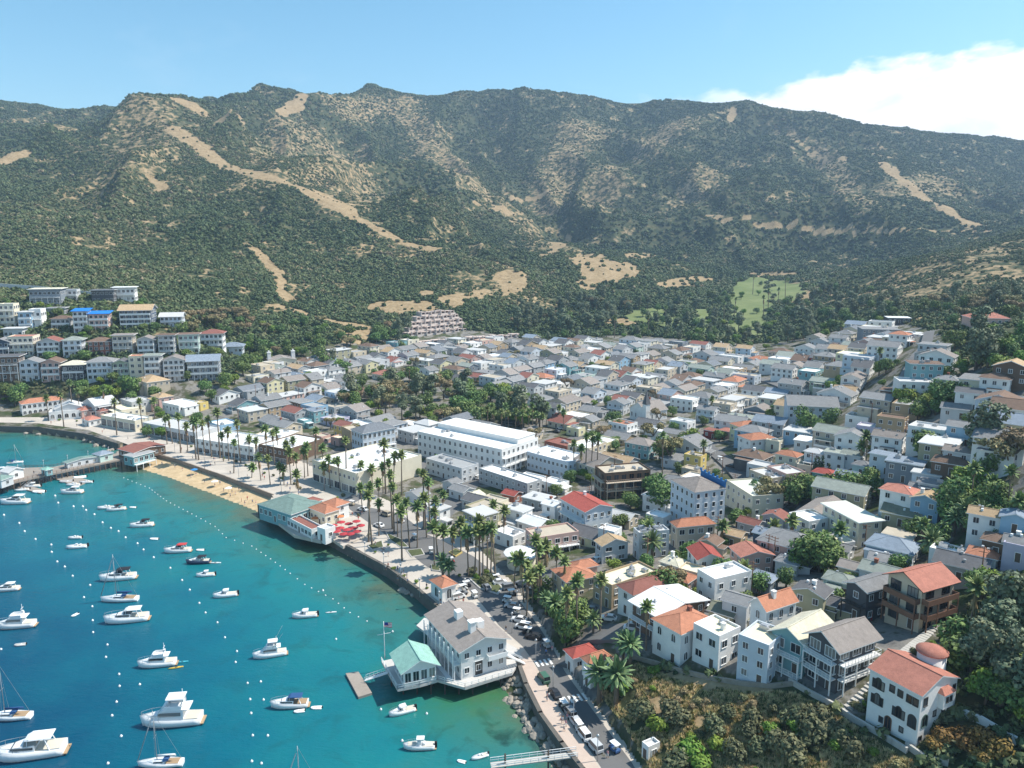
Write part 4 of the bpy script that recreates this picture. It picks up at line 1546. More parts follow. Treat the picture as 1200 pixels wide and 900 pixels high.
def hero(Lp, Fp, Rp, H, roof, wall, rcol, floors, label, name='house', cat='house', z0=None, dmin=0, wmin=0, **kw):
    cx, cy, ang, w, d, zz = eaves(Lp, Fp, Rp, H, z0)
    if d < dmin:
        cx, cy = cx - math.sin(ang) * (dmin - d) / 2, cy + math.cos(ang) * (dmin - d) / 2
        d = dmin
    if w < wmin:
        cx, cy = cx - math.cos(ang) * (wmin - w) / 2, cy - math.sin(ang) * (wmin - w) / 2
        w = wmin
    return building(cx, cy, ang, w, d, H, roof, wall, rcol, floors, name, cat, label, z0=zz, **kw)


ALL4 = (0, 1, 2, 3)
# --- the big ones, by the corners of their eaves (left, front, right)
h1 = hero((481, 509), (588, 528), (640, 516), 10.5, 'flat', 'white', 'white', 3, 'long white three-storey hotel with flat white roof', 'hotel', 'hotel', sides=ALL4, win=(1.1, 1.6), gap=3.0, units=9, balc=((1, 1), (1, 2)))
h2 = hero((362, 541), (417, 556), (497, 535), 8.5, 'flat', 'cream', 'white', 2, 'large cream commercial block with a blank side wall and flat white roof', 'commercial_building', 'shop building', skip=((1, 0), (1, 1)), shop=((0, 0),), units=10)
hero((499, 538), (541, 550), (561, 544), 6, 'flat', 'lightgrey', 'midgrey', 2, 'long grey flat-roofed annex behind the cream commercial block', 'commercial_building', 'shop building', units=4)
h3 = hero((412, 503), (425, 508), (463, 501), 11, 'hip', 'paleblue', 'slate', 3, 'blue and white Victorian style hotel with slate mansard roof', 'hotel', 'hotel', rise=2.4, gap=2.2, win=(1.2, 1.8), balc=((1, 1),))
hero((404, 500), (411, 506), (424, 503), 9, 'flat', 'tan', 'gravel', 3, 'narrow tan block joined to the slate-roofed hotel', 'commercial_building', 'shop building', skip=((0, 0), (0, 1), (0, 2)))
hero((618, 530), (666, 543), (690, 535), 7, 'flat', 'paleblue', 'white', 2, 'pale blue two-storey block with white flat roof beyond the long hotel', 'apartment_building', 'apartment block', units=5, gap=2.2)
hero((668, 540), (697, 548), (733, 541), 6.5, 'gx', 'beige', 'taupe', 2, 'beige block with low taupe roof beside the pale blue block', 'apartment_building', 'apartment block')
h5 = hero((696, 547), (709, 556), (763, 552), 9.5, 'flat', 'brown', 'gravel', 3, 'brown three-storey apartment block ringed with balconies', 'apartment_building', 'apartment block', balc=((1, 1), (1, 2), (0, 1), (0, 2)), balm=mat('cream balcony paint', (.55, .46, .36), .8, .1), win=(1.8, 1.9), trim=BRTRIM, units=6)
h6 = hero((790, 562), (814, 577), (848, 571), 13, 'hip', 'paleblue', 'taupe', 4, 'tall pale blue four-storey apartment house with a bright blue parapet', 'apartment_building', 'apartment block', sides=ALL4, rise=2.2, win=(1.0, 1.5), gap=2.4, ov=.2)
h7 = hero((660, 584), (686, 600), (716, 593), 8, 'gx', 'paleblue', 'red', 2, 'long house with a bright red roof and pale blue walls', 'house', 'house', balc=((0, 1),), gap=2.3, chim=True, rise=1.6)
hero((605, 624), (628, 632), (683, 629), 6.5, 'flat', 'pink', 'gravel', 2, 'pinkish corner building with tan flat roof and terracotta edge', 'commercial_building', 'shop building', units=2, balc=((1, 1),), win=(1.5, 1.4))
hero((696, 634), (706, 640), (737, 636), 5.5, 'gx', 'lightgrey', 'tan', 2, 'grey house with a broad tan roof by the palm', 'house', 'house', win=(2, 1.2))
hero((741, 620), (749, 626), (785, 623), 8, 'flat', 'lightgrey', 'lightgrey', 3, 'pale grey house topped by a railed roof terrace', 'house', 'house', units=7)
hero((786, 612), (794, 618), (838, 614), 7, 'hip', 'beige', 'terracotta', 2, 'beige two-storey house with terracotta roof below the blue apartment house', 'house', 'house', win=(1.6, 1.5), rise=1.6)
hero((847, 564), (882, 583), (921, 582), 7, 'flat', 'cream', 'palegreen', 2, 'long cream block with pale flat roof behind the vines', 'apartment_building', 'apartment block', gap=3.2)
hero((881, 551), (905, 562), (921, 558), 8, 'flat', 'beige', 'lightgrey', 3, 'beige cube apartment block with flat roof', 'apartment_building', 'apartment block', units=3)
hero((903, 547), (922, 557), (941, 553), 8, 'flat', 'pink', 'lightgrey', 3, 'pinkish cube apartment block joined to the beige cube', 'apartment_building', 'apartment block', units=2)
hero((866, 510), (880, 516), (908, 513), 7, 'hip', 'white', 'terracotta', 2, 'white two-storey villa with long terracotta hip roof', 'house', 'house', arch=True, rise=1.6)
hero((858, 496), (868, 501), (894, 498), 7, 'hip', 'paleyellow', 'terracotta', 2, 'pale yellow villa with terracotta roof behind the white villa', 'house', 'house', rise=1.6)
h16 = hero((961, 591), (1007, 613), (1037, 612), 7.5, 'slab', 'cream', 'palegreen', 3, 'long three-storey cream apartment block with pale flat roof', 'apartment_building', 'apartment block', gap=2.6, ov=.6)
h17 = hero((928, 604), (948, 613), (971, 609), 8, 'flat', 'white', 'white', 3, 'plain white cube house with flat white roof', 'house', 'house', wmin=8)
hero((955, 630), (973, 640), (1003, 637), 4.5, 'flat', 'white', 'creamflat', 1, 'low white house with cream flat roof below the white cube', 'house', 'house')
h19 = hero((1039, 673), (1081, 690), (1122, 681), 9.5, 'gy', 'sand', 'salmonred', 3, 'three-storey sand-coloured house with broad salmon-red gable roof and balconies', 'house', 'house', balc=((0, 1), (0, 2), (1, 1), (1, 2)), balm=BRTRIM, bsolid=True, win=(2.2, 1.9), gap=3.4, ov=.9, rise=2.0, sides=ALL4, trim=DKTRIM)
h20 = hero((993, 682), (1016, 693), (1050, 682), 7.5, 'gy', 'dark', 'grey', 2, 'dark timber house with grey gable roof and red deck', 'house', 'house', balc=((0, 1),), balm=DKTRIM, ov=.7)
h21 = hero((944, 743), (983, 761), (1032, 748), 9, 'gy', 'dark', 'taupe', 3, 'dark three-storey house wrapped in white balcony railings', 'house', 'house', balc=((0, 2), (0, 1), (1, 2), (1, 1)), win=(2.2, 2.0), gap=3.0, ov=.9, rise=2.0, sides=ALL4)
h22 = hero((907, 737), (943, 755), (975, 733), 7, 'gy', 'teal', 'cream', 2, 'teal house with a cream gable roof and white balconies', 'house', 'house', balc=((0, 1), (0, 0)), win=(2.0, 1.8), ov=.7, rise=2.0, dmin=9)
h23 = hero((864, 747), (901, 759), (919, 748), 8.5, 'flat', 'paleblue', 'creamflat', 3, 'pale blue flat-topped house between the teal house and the cream modern house', 'house', 'house', gap=1.9, units=1, dmin=8)
h24 = hero((808, 735), (843, 748), (874, 740), 7.5, 'flat', 'white', 'creamflat', 2, 'white cubic house with cream flat roof on the cliff edge', 'house', 'house', win=(1.6, 1.5), units=1, chim=True)
h25 = hero((764, 726), (798, 743), (838, 728), 7.5, 'hip', 'white', 'terracotta', 2, 'white villa with terracotta hip roof at the cliff end', 'house', 'house', arch=True, rise=1.7, chim=True, win=(1.2, 1.9))
h26 = hero((736, 707), (772, 722), (832, 706), 6.5, 'gx', 'brown', 'white', 2, 'wide house with a big low white roof', 'house', 'house', balc=((0, 1),), rise=1.3, ov=.9, units=2)
h27 = hero((876, 707), (898, 715), (938, 706), 7.5, 'gy', 'white', 'terracotta', 2, 'white house with terracotta gable roof and arched window', 'house', 'house', arch=True, chim=True, rise=1.8, win=(1.2, 1.9))
h28 = hero((821, 668), (838, 681), (878, 669), 7, 'flat', 'white', 'white', 2, 'white flat-roofed house with a terracotta awning strip', 'house', 'house', units=1)
h29 = hero((857, 641), (869, 653), (906, 650), 5.5, 'gx', 'pink', 'salmonred', 2, 'pink house under a salmon-red roof beside the leaning poles', 'house', 'house', rise=1.3)
h30 = hero((810, 642), (818, 656), (845, 653), 5.5, 'gx', 'white', 'red', 2, 'white house with deep red roof at the street bend', 'house', 'house', rise=1.5)
h31 = hero((693, 677), (717, 688), (773, 671), 6, 'flat', 'tan', 'creamflat', 2, 'long building with a cream-yellow flat roof', 'apartment_building', 'apartment block', units=6)
h32 = hero((722, 687), (742, 697), (787, 686), 6, 'hip', 'white', 'redbrown', 2, 'white house with dark red-brown hip roof below the cream-yellow roof', 'house', 'house', rise=1.6)
hero((641, 669), (664, 682), (702, 678), 5.5, 'hip', 'sand', 'terracotta', 2, 'sandy building with wide terracotta roof beside the tall palms', 'house', 'house', rise=1.5)
hero((664, 661), (676, 667), (702, 664), 5, 'hip', 'pink', 'terracotta', 1, 'low terracotta-roofed building behind the sandy one', 'house', 'house', rise=1.2)
h34 = hero((539, 600), (560, 607), (586, 602), 9, 'slab', 'olive', 'lightgrey', 3, 'olive three-storey hotel with grey flat roof and blue-white balconies', 'hotel', 'hotel', balc=((0, 1), (0, 2)), gap=2.4, ov=.3)
hero((564, 549), (618, 568), (632, 562), 5, 'flat', 'grey', 'white', 2, 'long low building with narrow white roof in front of the hotel', 'commercial_building', 'shop building', units=2)
(cx, cy, hw_, hd_, ha_) = [q for q in SEG if abs(q[0] - h1.location.x) < .01][0]
mb = MB()
mb.box(-hw_ / 2 + 1.2, hw_ / 2 - 1.2, -.02 * hd_, hd_ / 2 - .8, 10.4, 12.6)
mb.box(-hw_ / 2 + 1.0, hw_ / 2 - 1.0, -.02 * hd_ - .2, hd_ / 2 - .6, 12.6, 12.85, 1)
link('penthouse', mb.mesh('penthouse', [WALL['white'], ROOF['white']]), h1)
# villa with the round tower
hv = hero((1015, 786), (1080, 815), (1131, 799), 9.3, 'gx', 'white', 'salmonred', 3, 'white three-storey villa with salmon tile roof and round tower on the bluff', 'villa', 'villa', wins=False, rise=1.9, ov=.35, sides=())

# villa: arched window groups, bay with its own little roof, round tower, door
vp = Vector((hv.location.x, hv.location.y, hv.location.z))
va = hv.rotation_euler.z
vw, vd = SEG[-1][2], SEG[-1][3]


def vput(me, nm, side, f, z):
    ln = side_xf(side, vw, vd)[2]
    return put(me, hv, nm, side, vw, vd, (f - .5) * ln, z)


for f, z in ((.19, 7.4), (.19, 4.5), (.62, 4.3)):
    vput(win_mesh(1.0, 2.0, DKTRIM, True), 'window', 0, f, z)
    for k in (-.085, .085):
        vput(win_mesh(.5, 1.4, DKTRIM), 'window', 0, f + k, z - .2)
for f, z, w_, h_ in ((.46, 7.8, .8, 1.1), (.62, 7.7, .8, 1.1), (.79, 7.6, .8, 1.2), (.91, 7.6, .8, 1.2), (.30, 1.2, .6, .9), (.70, 1.5, .6, .8)):
    vput(win_mesh(w_, h_, DKTRIM), 'window', 0, f, z)
vput(win_mesh(1.4, 2.3, DKTRIM, True), 'window', 0, .88, 4.0)
vput(win_mesh(1.2, 2.4, BRTRIM, True), 'door', 0, .44, 1.35)
for f, z, w_, h_ in ((.13, 7.7, .9, 1.4), (.92, 7.9, .7, .9), (.42, 4.7, .7, .9), (.66, 4.7, .7, .8), (.84, 4.9, .9, 1.0), (.08, 1.2, .7, .8)):
    vput(win_mesh(w_, h_, DKTRIM), 'window', 1, f, z)
vput(win_mesh(1.5, 2.2, mat('green sash', (.10, .16, .13), .6), True), 'window', 1, .16, 4.2)
for sd_, fs in ((2, (.2, .5, .8)), (3, (.3, .7))):
    for f in fs:
        for z in (4.4, 7.6):
            vput(win_mesh(.9, 1.3, DKTRIM), 'window', sd_, f, z)
mb = MB()
mb.box(vw / 2 - .1, vw / 2 + 1.0, -.02 * vd, .26 * vd, 5.6, 8.3)
bay = link('bay', mb.mesh('bay', WALL['white']), hv)
mb = MB()
mb.rings([[(vw / 2, -.05 * vd, 8.3), (vw / 2 + 1.25, -.05 * vd, 8.3), (vw / 2 + 1.25, .29 * vd, 8.3), (vw / 2, .29 * vd, 8.3)], [(vw / 2, .02 * vd, 9.0), (vw / 2 + .3, .02 * vd, 9.0), (vw / 2 + .3, .22 * vd, 9.0), (vw / 2, .22 * vd, 9.0)]], 0, False)
link('roof', mb.mesh('bay_roof', ROOF['salmonred']), bay)
for k in (.07, .17):
    link('window', win_mesh(.5, .8, DKTRIM), bay, (vw / 2 + 1.0, k * vd, 7.2), R(90))
tx, ty = at_z(1088, 771, vp.z + 10.2)
ca, sa = math.cos(-va), math.sin(-va)
lx, ly = ca * (tx - vp.x) - sa * (ty - vp.y), sa * (tx - vp.x) + ca * (ty - vp.y)
ly = max(ly, vd / 2 + 1.2)


def ring(r, z, n=24, cx=0, cy=0):
    return [(cx + r * math.cos(2 * math.pi * i / n), cy + r * math.sin(2 * math.pi * i / n), z) for i in range(n)]


mb = MB()
mb.rings([ring(2.3, -2, 24, lx, ly), ring(2.3, 11.2, 24, lx, ly)], 0)
tw = link('tower', mb.mesh('tower', WALL['white']), hv)
mb = MB()
mb.rings([ring(2.62, 11.2, 24, lx, ly), ring(2.62, 11.45, 24, lx, ly), ring(1.4, 12.0, 24, lx, ly), ring(.08, 12.4, 24, lx, ly)], 0)
link('roof', mb.mesh('tower_roof', ROOF['salmonred']), tw)

# blue parapet of the tall apartment house
(cx, cy, w_, d_, an) = [s for s in SEG if abs(s[0] - h6.location.x) < .01][0]
mb = MB()
PARA = mat('bright blue parapet', (.03, .17, .42), .6, .12)
mb.box(-w_ / 2, w_ / 2, d_ / 2 - .35, d_ / 2, 12.6, 15.2)
for i in range(7):
    x = -w_ / 2 + w_ * i / 6
    mb.box(x - .25, x + .25, d_ / 2 - .5, d_ / 2 + .12, 15.2, 15.9)
link('parapet', mb.mesh('parapet', PARA), h6)

# ---------------------------------------------------------------- yacht club on piles
YC = hero((497, 722), (540, 762), (596, 750), 7.2, 'gx', 'white', 'taupe', 2, 'white boat club on piles with a broad grey-brown gable roof', 'clubhouse', 'clubhouse', z0=3.2, deepz=.6, rise=1.9, ov=.9, sides=ALL4, gap=2.5, balc=((0, 1),), balm=TRIM)
PV = hero((457, 767), (473, 786), (512, 780), 4.0, 'gx', 'white', 'seagreen', 1, 'white pavilion with pale sea-green gable roof at the end of the club deck', 'pavilion', 'pavilion', z0=3.2, deepz=.2, rise=1.9, ov=.9, sides=ALL4, gap=1.6, win=(1.3, 2.2), door=False)
ycx = SEG[-2]
mb = MB()
for (a, b_, hh) in ((-.1, -.1, 1.6), (.25, .1, 1.6)):
    x, y = a * ycx[2], b_ * ycx[3]
    mb.box(x - .9, x + .9, y - .8, y + .8, 8.0, 9.0 + hh)
link('dormer', mb.mesh('dormer', WALL['white']), YC)
mb = MB()
x, y = .3 * ycx[2], -.1 * ycx[3]
mb.box(x - .7, x + .7, y - .7, y + .7, 8.0, 11.2)
mb.box(x - .9, x + .9, y - .9, y + .9, 11.2, 11.4)
link('chimney', mb.mesh('chimney', WALL['white']), YC)
DECK_PX = [(447, 775), (466, 808), (492, 803), (513, 797), (545, 806), (600, 789), (612, 770), (606, 760), (560, 735), (497, 724), (488, 733), (520, 757), (510, 760)]
dpts = [at_z(a, b_, 3.1) for a, b_ in DECK_PX]
r = empty('club_deck', (*dpts[0], 0))
ox, oy = dpts[0]
dl = [(x - ox, y - oy) for x, y in dpts]
mb = MB()
mb.prism(dl, 2.55, 3.12, 0)
link('deck', mb.mesh('deck', mat('white edged deck', (.55, .53, .50), .9, .15)), r)
xs, ys = [p[0] for p in dl], [p[1] for p in dl]
n = 0
pm = MB()
pm.tube([(0, 0, -4), (0, 0, 2.6)], .2, 6)
pile_me = pm.mesh('pile', PILE)
for i in range(40):
    for j in range(40):
        x, y = min(xs) + 3.1 * i, min(ys) + 3.1 * j
        if inpoly(np.array([x]), np.array([y]), dl)[0]:
            n += 1
            if n <= 90:
                link('pile', pile_me, r, (x, y, 0))


def railing(root, pts, h=1.0, m=None, name='railing', z=0.0):
    mb = MB()
    for (ax, ay), (bx, by) in zip(pts, pts[1:]):
        for zz in (h, h * .55):
            mb.bar((ax, ay, z + zz), (bx, by, z + zz), .09, .09)
        ln = math.hypot(bx - ax, by - ay)
        k = max(1, int(ln / 1.6))
        for i in range(k + 1):
            x, y = ax + (bx - ax) * i / k, ay + (by - ay) * i / k
            mb.bar((x, y, z), (x, y, z + h), .09, .09)
    return link(name, mb.mesh(name, m or TRIM), root)


railing(r, [dl[-2], dl[-1], dl[0], dl[1], dl[2], dl[3], dl[4], dl[5]][2:], 1.05, z=3.12)
tag(r, 'boat club deck', 'deck', label='white-railed timber deck on piles under the boat club', at=(*dpts[1], 3))
# float with gangway
fp = [at_z(a, b_, .5) for a, b_ in ((405, 789), (420, 787), (436, 812), (420, 817))]
r = empty('floating_dock', (*fp[0], 0))
fl = [(x - fp[0][0], y - fp[0][1]) for x, y in fp]
mb = MB()
mb.prism(fl, -.3, .55)
link('deck', mb.mesh('float', WOODP), r)
mb = MB()
mb.prism([(x * 1.0, y) for x, y in fl], .2, .42)
tag(r, 'float', 'dock', label='grey timber floating dock off the club deck', at=(*fp[0], 0))
ga, gb = Vector((*at_z(428, 797, .7), .75)), Vector((*at_z(455, 788, 3.1), 3.15))
r = empty('gangway', ga)
g_ = gb - ga
sv = Vector((-g_.y, g_.x, 0)).normalized() * .6
mb = MB()
mb.bar((0, 0, 0), g_, 1.2, .12)
link('walkway', mb.mesh('walkway', TRIM), r)
for s in (-1, 1):
    mb = MB()
    mb.bar(sv * s + Vector((0, 0, .95)), g_ + sv * s + Vector((0, 0, .95)), .08)
    for i in range(7):
        p = g_ * (i / 6) + sv * s
        mb.bar(p, p + Vector((0, 0, .95)), .06)
    link('railing', mb.mesh('railing', TRIM), r)
tag(r, 'gangway', 'gangway', label='narrow white gangway from the club deck to the floating dock')
# harbour door, stair and small balcony on the club's gable end
(cx_, cy_, yw, yd, ya) = ycx
put(door_mesh(1.9, 3.3, DKTRIM), YC, 'door', 1, yw, yd, -.12 * yd, .1)
put(balcony_mesh(yd * .42, 1.3, TRIM, True), YC, 'balcony', 1, yw, yd, .26 * yd, 3.5)
mb = MB()
for i in range(11):
    mb.box(.47 * yd + i * .42, .47 * yd + i * .42 + .44, -1.3, -.1, 3.2 - i * .31, 3.34 - i * .31)
for k in (-1.3, -.1):
    mb.bar((.47 * yd, k, 4.3), (.47 * yd + 4.6, k, 1.1), .1)
    mb.bar((.47 * yd, k, 3.2), (.47 * yd + 4.6, k, 0.0), .16)
(ax, ay), aa, _ = side_xf(1, yw, yd)
link('stair', mb.mesh('stair', TRIM), YC, (ax, ay, 0), aa)
mb = MB()
mb.box(-.46 * yw, .46 * yw, -2.6, -1.55, -.4, .06)
for i in range(8):
    x_ = -.45 * yw + .9 * yw * i / 7
    mb.box(x_ - .12, x_ + .12, -1.7, -1.5, .06, 6.8)
(ax, ay), aa, _ = side_xf(0, yw, yd)
link('gallery', mb.mesh('gallery', TRIM), YC, (ax, ay, 0), aa)
# flag pole with yard and striped flag
p = at_z(451, 772, 3.1)
r = empty('flagpole', (*p, 3.1))
mb = MB()
mb.tube([(0, 0, 0), (0, 0, 9.5)], [.12, .06], 8)
link('pole', mb.mesh('pole', TRIM), r)
mb = MB()
mb.bar((-1.5, -.3, 6.2), (1.5, .3, 6.5), .08)
link('yard', mb.mesh('yard', TRIM), r)
mb = MB()
RED_, WHT_, BLU_ = mat('flag red', (.55, .03, .04), .8), mat('flag white', (.8, .8, .8), .8), mat('flag blue', (.03, .05, .25), .8)
for i in range(7):
    for j in range(6):
        x0, x1 = j * .3, j * .3 + .3
        z0, z1 = 8.0 + i * .17, 8.0 + i * .17 + .17
        fx = lambda x: (.12 + x, .12 * math.sin(x * 3.2), 0)
        a, b_ = fx(x0), fx(x1)
        mb.rings([[(a[0], a[1], z0), (b_[0], b_[1], z0), (b_[0], b_[1], z1), (a[0], a[1], z1)], [(a[0], a[1] + .02, z0), (b_[0], b_[1] + .02, z0), (b_[0], b_[1] + .02, z1), (a[0], a[1] + .02, z1)]], 2 if (i > 2 and j < 3) else (0 if i % 2 == 0 else 1), False)
link('flag', mb.mesh('flag', [RED_, WHT_, BLU_]), r)
tag(r, 'flagpole', 'flagpole', label='white flagpole with a red striped flag on the club deck')

# ---------------------------------------------------------------- pier
PIER_PX = [(154, 536), (110, 545), (72, 553), (38, 560), (0, 569), (-60, 580), (-60, 560), (0, 553), (30, 548), (63, 547), (77, 544), (110, 538), (140, 530)]
pp = [at_z(a, b_, 3.2) for a, b_ in PIER_PX]
r = empty('pier', (*pp[2], 0))
pl = [(x - pp[2][0], y - pp[2][1]) for x, y in pp]
mb = MB()
mb.prism(pl, 2.6, 3.2)
link('deck', mb.mesh('deck', WOODP), r)
mbp = MB()
mbp.tube([(0, 0, -5), (0, 0, 2.6)], .24, 6)
pme = mbp.mesh('pile', PILE)
n = 0
for seg, st in ((pl[:6], 2.1), (pl[6:], 6.0)):
    for (ax, ay), (bx, by) in zip(seg, seg[1:]):
        k = max(1, int(math.hypot(bx - ax, by - ay) / st))
        for i in range(k):
            if n < 98:
                n += 1
                link('pile', pme, r, (ax + (bx - ax) * i / k, ay + (by - ay) * i / k, 0))
railing(r, pl[1:6], 1.0, BRTRIM, z=3.2)
railing(r, pl[6:11], 1.0, BRTRIM, z=3.2)
lampm = MB()
lampm.tube([(0, 0, 0), (0, 0, 4.5)], .07, 6)
lampm.rings([ring(.18, 4.4, 8), ring(.26, 4.6, 8), ring(.26, 4.8, 8), ring(.05, 5.0, 8)], 0)
LAMP = lampm.mesh('lamp_post', METAL)
tag(r, 'pier', 'pier', label='long timber pier on dark piles reaching into the bay', at=(*pp[1], 3))
for a, b_ in ((128, 536), (104, 541), (80, 546), (52, 552), (22, 558)):
    q = link('lamp_post', LAMP, None, (*at_z(a, b_, 3.2), 3.2))
    tag(q, 'slim grey lamp post on the pier', 'lamp post', 'pier lamp posts')
PK = dict(z0=3.2, deepz=.1)
hero((140, 526), (157, 531), (193, 522), 3.6, 'gx', 'brown', 'redbrown', 1, 'long pier shed with a maroon roof at the landward end of the pier', 'pier_building', 'pier building', rise=1.0, **PK)
hero((148, 533), (156, 536), (178, 529), 3.4, 'slab', 'teal', 'midgrey', 1, 'white and teal boathouse standing over the sand beside the pier', 'pier_building', 'pier building', win=(1.6, 1.6), gap=2.0, z0=3.0, deepz=.8, balc=((1, 0),))
hero((77, 541), (79, 543), (114, 535), 2.5, 'gx', 'lightgrey', 'patina', 1, 'low pier shed with a long pale green roof', 'pier_building', 'pier building', dmin=5, rise=.7, **PK)
hero((113, 531), (117, 534), (129, 530), 3.2, 'hip', 'mint', 'bluegrey', 1, 'small mint-green kiosk at the end of the green-roofed pier shed', 'kiosk', 'kiosk', **PK)
hero((50, 549), (54, 551), (60, 549), 2.5, 'hip', 'teal', 'seagreen', 1, 'small turquoise kiosk half-way along the pier', 'kiosk', 'kiosk', **PK)
hero((-6, 560), (1, 563), (9, 558), 3.2, 'hip', 'lightgrey', 'patina', 1, 'weathered green-roofed pier office at the seaward end', 'pier_building', 'pier building', **PK)
hero((5, 551), (10, 554), (24, 549), 3.6, 'gx', 'white', 'lightgrey', 1, 'white shed with grey roof on the seaward end of the pier', 'pier_building', 'pier building', **PK)
# landing floats by the pier
for px_, lab in (([(18, 571), (30, 568), (52, 574), (48, 578)], 'grey landing float with boats tied to it, nearest the ramp of the pier'), ([(62, 560), (80, 556), (106, 563), (90, 570)], 'wide grey landing float crowded with dinghies beside the pier')):
    q = [at_z(a, b_, .4) for a, b_ in px_]
    mb = MB()
    mb.prism([(x - q[0][0], y - q[0][1]) for x, y in q], -.2, .4)
    o = link('landing_float', mb.mesh('landing_float', WOODP), None, (*q[0], 0))
    tag(o, '', 'dock', 'landing floats by the pier', label=lab)
a, b_ = Vector((*at_z(27, 571, .5), .6)), Vector((*at_z(46, 556, 3.2), 3.25))
mb = MB()
mb.bar((0, 0, 0), b_ - a, 1.6, .15)
s_ = Vector((-(b_ - a).y, (b_ - a).x, 0)).normalized() * .75
for k in (-1, 1):
    mb.bar(s_ * k + Vector((0, 0, 1)), (b_ - a) + s_ * k + Vector((0, 0, 1)), .1)
o = link('ramp', mb.mesh('ramp', METAL), None, a)
tag(o, '', 'ramp', label='sloping grey ramp from the pier down to the landing float')
# footbridge at the bottom edge
a, b_ = Vector((*at_z(575, 897, 2.2), 2.2)), Vector((*at_z(676, 884, 3.1), 3.1))
mb = MB()
g_ = b_ - a
mb.bar((0, 0, 0), g_, 1.7, .2)
r = empty('boat_ramp_bridge', a)
link('walkway', mb.mesh('walkway', CONC), r)
for k in (-1, 1):
    mb = MB()
    s_ = Vector((-g_.y, g_.x, 0)).normalized() * .85 * k
    for h_ in (.5, 1.0):
        mb.bar(s_ + Vector((0, 0, h_)), g_ + s_ + Vector((0, 0, h_)), .09)
    for i in range(12):
        p = g_ * (i / 11) + s_
        mb.bar(p, p + Vector((0, 0, 1.0)), .07)
    link('railing', mb.mesh('railing', TRIM), r)
for i in (1, 4):
    link('pile', pile_me, r, (g_.x * i / 6, g_.y * i / 6, -.4))
tag(r, '', 'footbridge', label='white-railed footbridge from the harbour footpath out over the rocks')

# ---------------------------------------------------------------- restaurants on the sea wall
TR_PX = [(311, 601), (345, 627), (376, 634), (384, 628), (402, 640), (428, 628), (412, 606), (372, 586), (318, 583)]
tp = [at_z(a, b_, 3.4) for a, b_ in TR_PX]
mb = MB()
mb.prism([(x - tp[0][0], y - tp[0][1]) for x, y in tp], 2.4, 3.4)
mb2 = None
o = link('restaurant_terrace', mb.mesh('terrace', PAVE), None, (*tp[0], 0))
tag(o, '', 'terrace', label='raised paved terrace of the waterfront restaurants', at=(*tp[4], 3))
PK = dict(z0=3.4, deepz=1.0)
hero((313, 588), (341, 603), (371, 588), 4.6, 'hip', 'teal', 'patina', 1, 'waterfront restaurant under a weathered green hip roof', 'restaurant', 'restaurant', rise=2.0, sides=ALL4, gap=2.2, win=(1.5, 1.8), **PK)
hero((367, 594), (381, 602), (394, 596), 4.8, 'hip', 'cream', 'terracotta', 1, 'restaurant pavilion with a bright terracotta hip roof', 'restaurant', 'restaurant', rise=1.6, sides=ALL4, gap=2.0, **PK)
hero((383, 588), (393, 594), (405, 588), 5.2, 'hip', 'white', 'terracotta', 2, 'white restaurant wing with terracotta hip roof behind the pavilion', 'restaurant', 'restaurant', rise=1.5, **PK)
hero((354, 587), (362, 591), (375, 585), 4.2, 'hip', 'white', 'redbrown', 1, 'small red-brown roofed wing joining the two restaurants', 'restaurant', 'restaurant', **PK)
hero((341, 606), (365, 622), (375, 617), 2.9, 'flat', 'white', 'redbrown', 1, 'white terrace bar with a red-brown canopy above the sea wall', 'restaurant', 'restaurant', win=(1.6, 1.4), gap=2.0, **PK)
hero((374, 618), (381, 622), (391, 617), 3.8, 'flat', 'white', 'lightgrey', 1, 'white end wall of the terrace bar with three dark openings', 'restaurant', 'restaurant', **PK)

UMB = {}


def umbrella_mesh(m):
    if m.name not in UMB:
        c_, p_ = MB(), MB()
        c_.rings([ring(1.45, 2.15, 8), ring(1.5, 2.2, 8), ring(.08, 2.75, 8)], 0, False)
        p_.tube([(0, 0, 0), (0, 0, 2.8)], .04, 5)
        UMB[m.name] = (c_.mesh('canopy', m), p_.mesh('pole', METAL))
    return UMB[m.name]


def umbrella(x, y, z, m, desc, group):
    c_, p_ = umbrella_mesh(m)
    r = empty('parasol', (x, y, z), rnd.random())
    link('canopy', c_, r)
    link('pole', p_, r)
    tag(r, desc, 'parasol', group, at=(x, y, z + 2.5))


UR, UO, UW, UB = mat('red canvas', (.42, .05, .06), .9, .1), mat('orange canvas', (.55, .20, .08), .9, .1), mat('white canvas', (.75, .72, .66), .9, .1), mat('blue canvas', (.05, .25, .55), .9, .1)
for px, py in [(391, 617), (399, 620), (407, 622), (415, 620), (423, 617), (395, 624), (403, 627), (411, 627), (419, 624), (400, 613), (409, 615), (418, 612)]:
    umbrella(*at_z(px, py + 6, 3.4), 3.4, UR, 'red parasol on the restaurant terrace', 'red parasols on the terrace')
for px, py in [(377, 606), (385, 607), (392, 606), (399, 607), (370, 609)]:
    umbrella(*at_z(px, py + 5, 3.4), 3.4, UO, 'orange parasol on the restaurant terrace', 'orange parasols on the terrace')
# entrance kiosk with arch
hk = hero((505, 680), (518, 689), (534, 684), 4.6, 'hip', 'white', 'terracotta', 1, 'small white arched gatehouse with terracotta roof on the promenade', 'gatehouse', 'gatehouse', z0=2.95, arch=True, win=(1.6, 3.0), gap=2.6, rise=1.3, door=False, sides=ALL4)

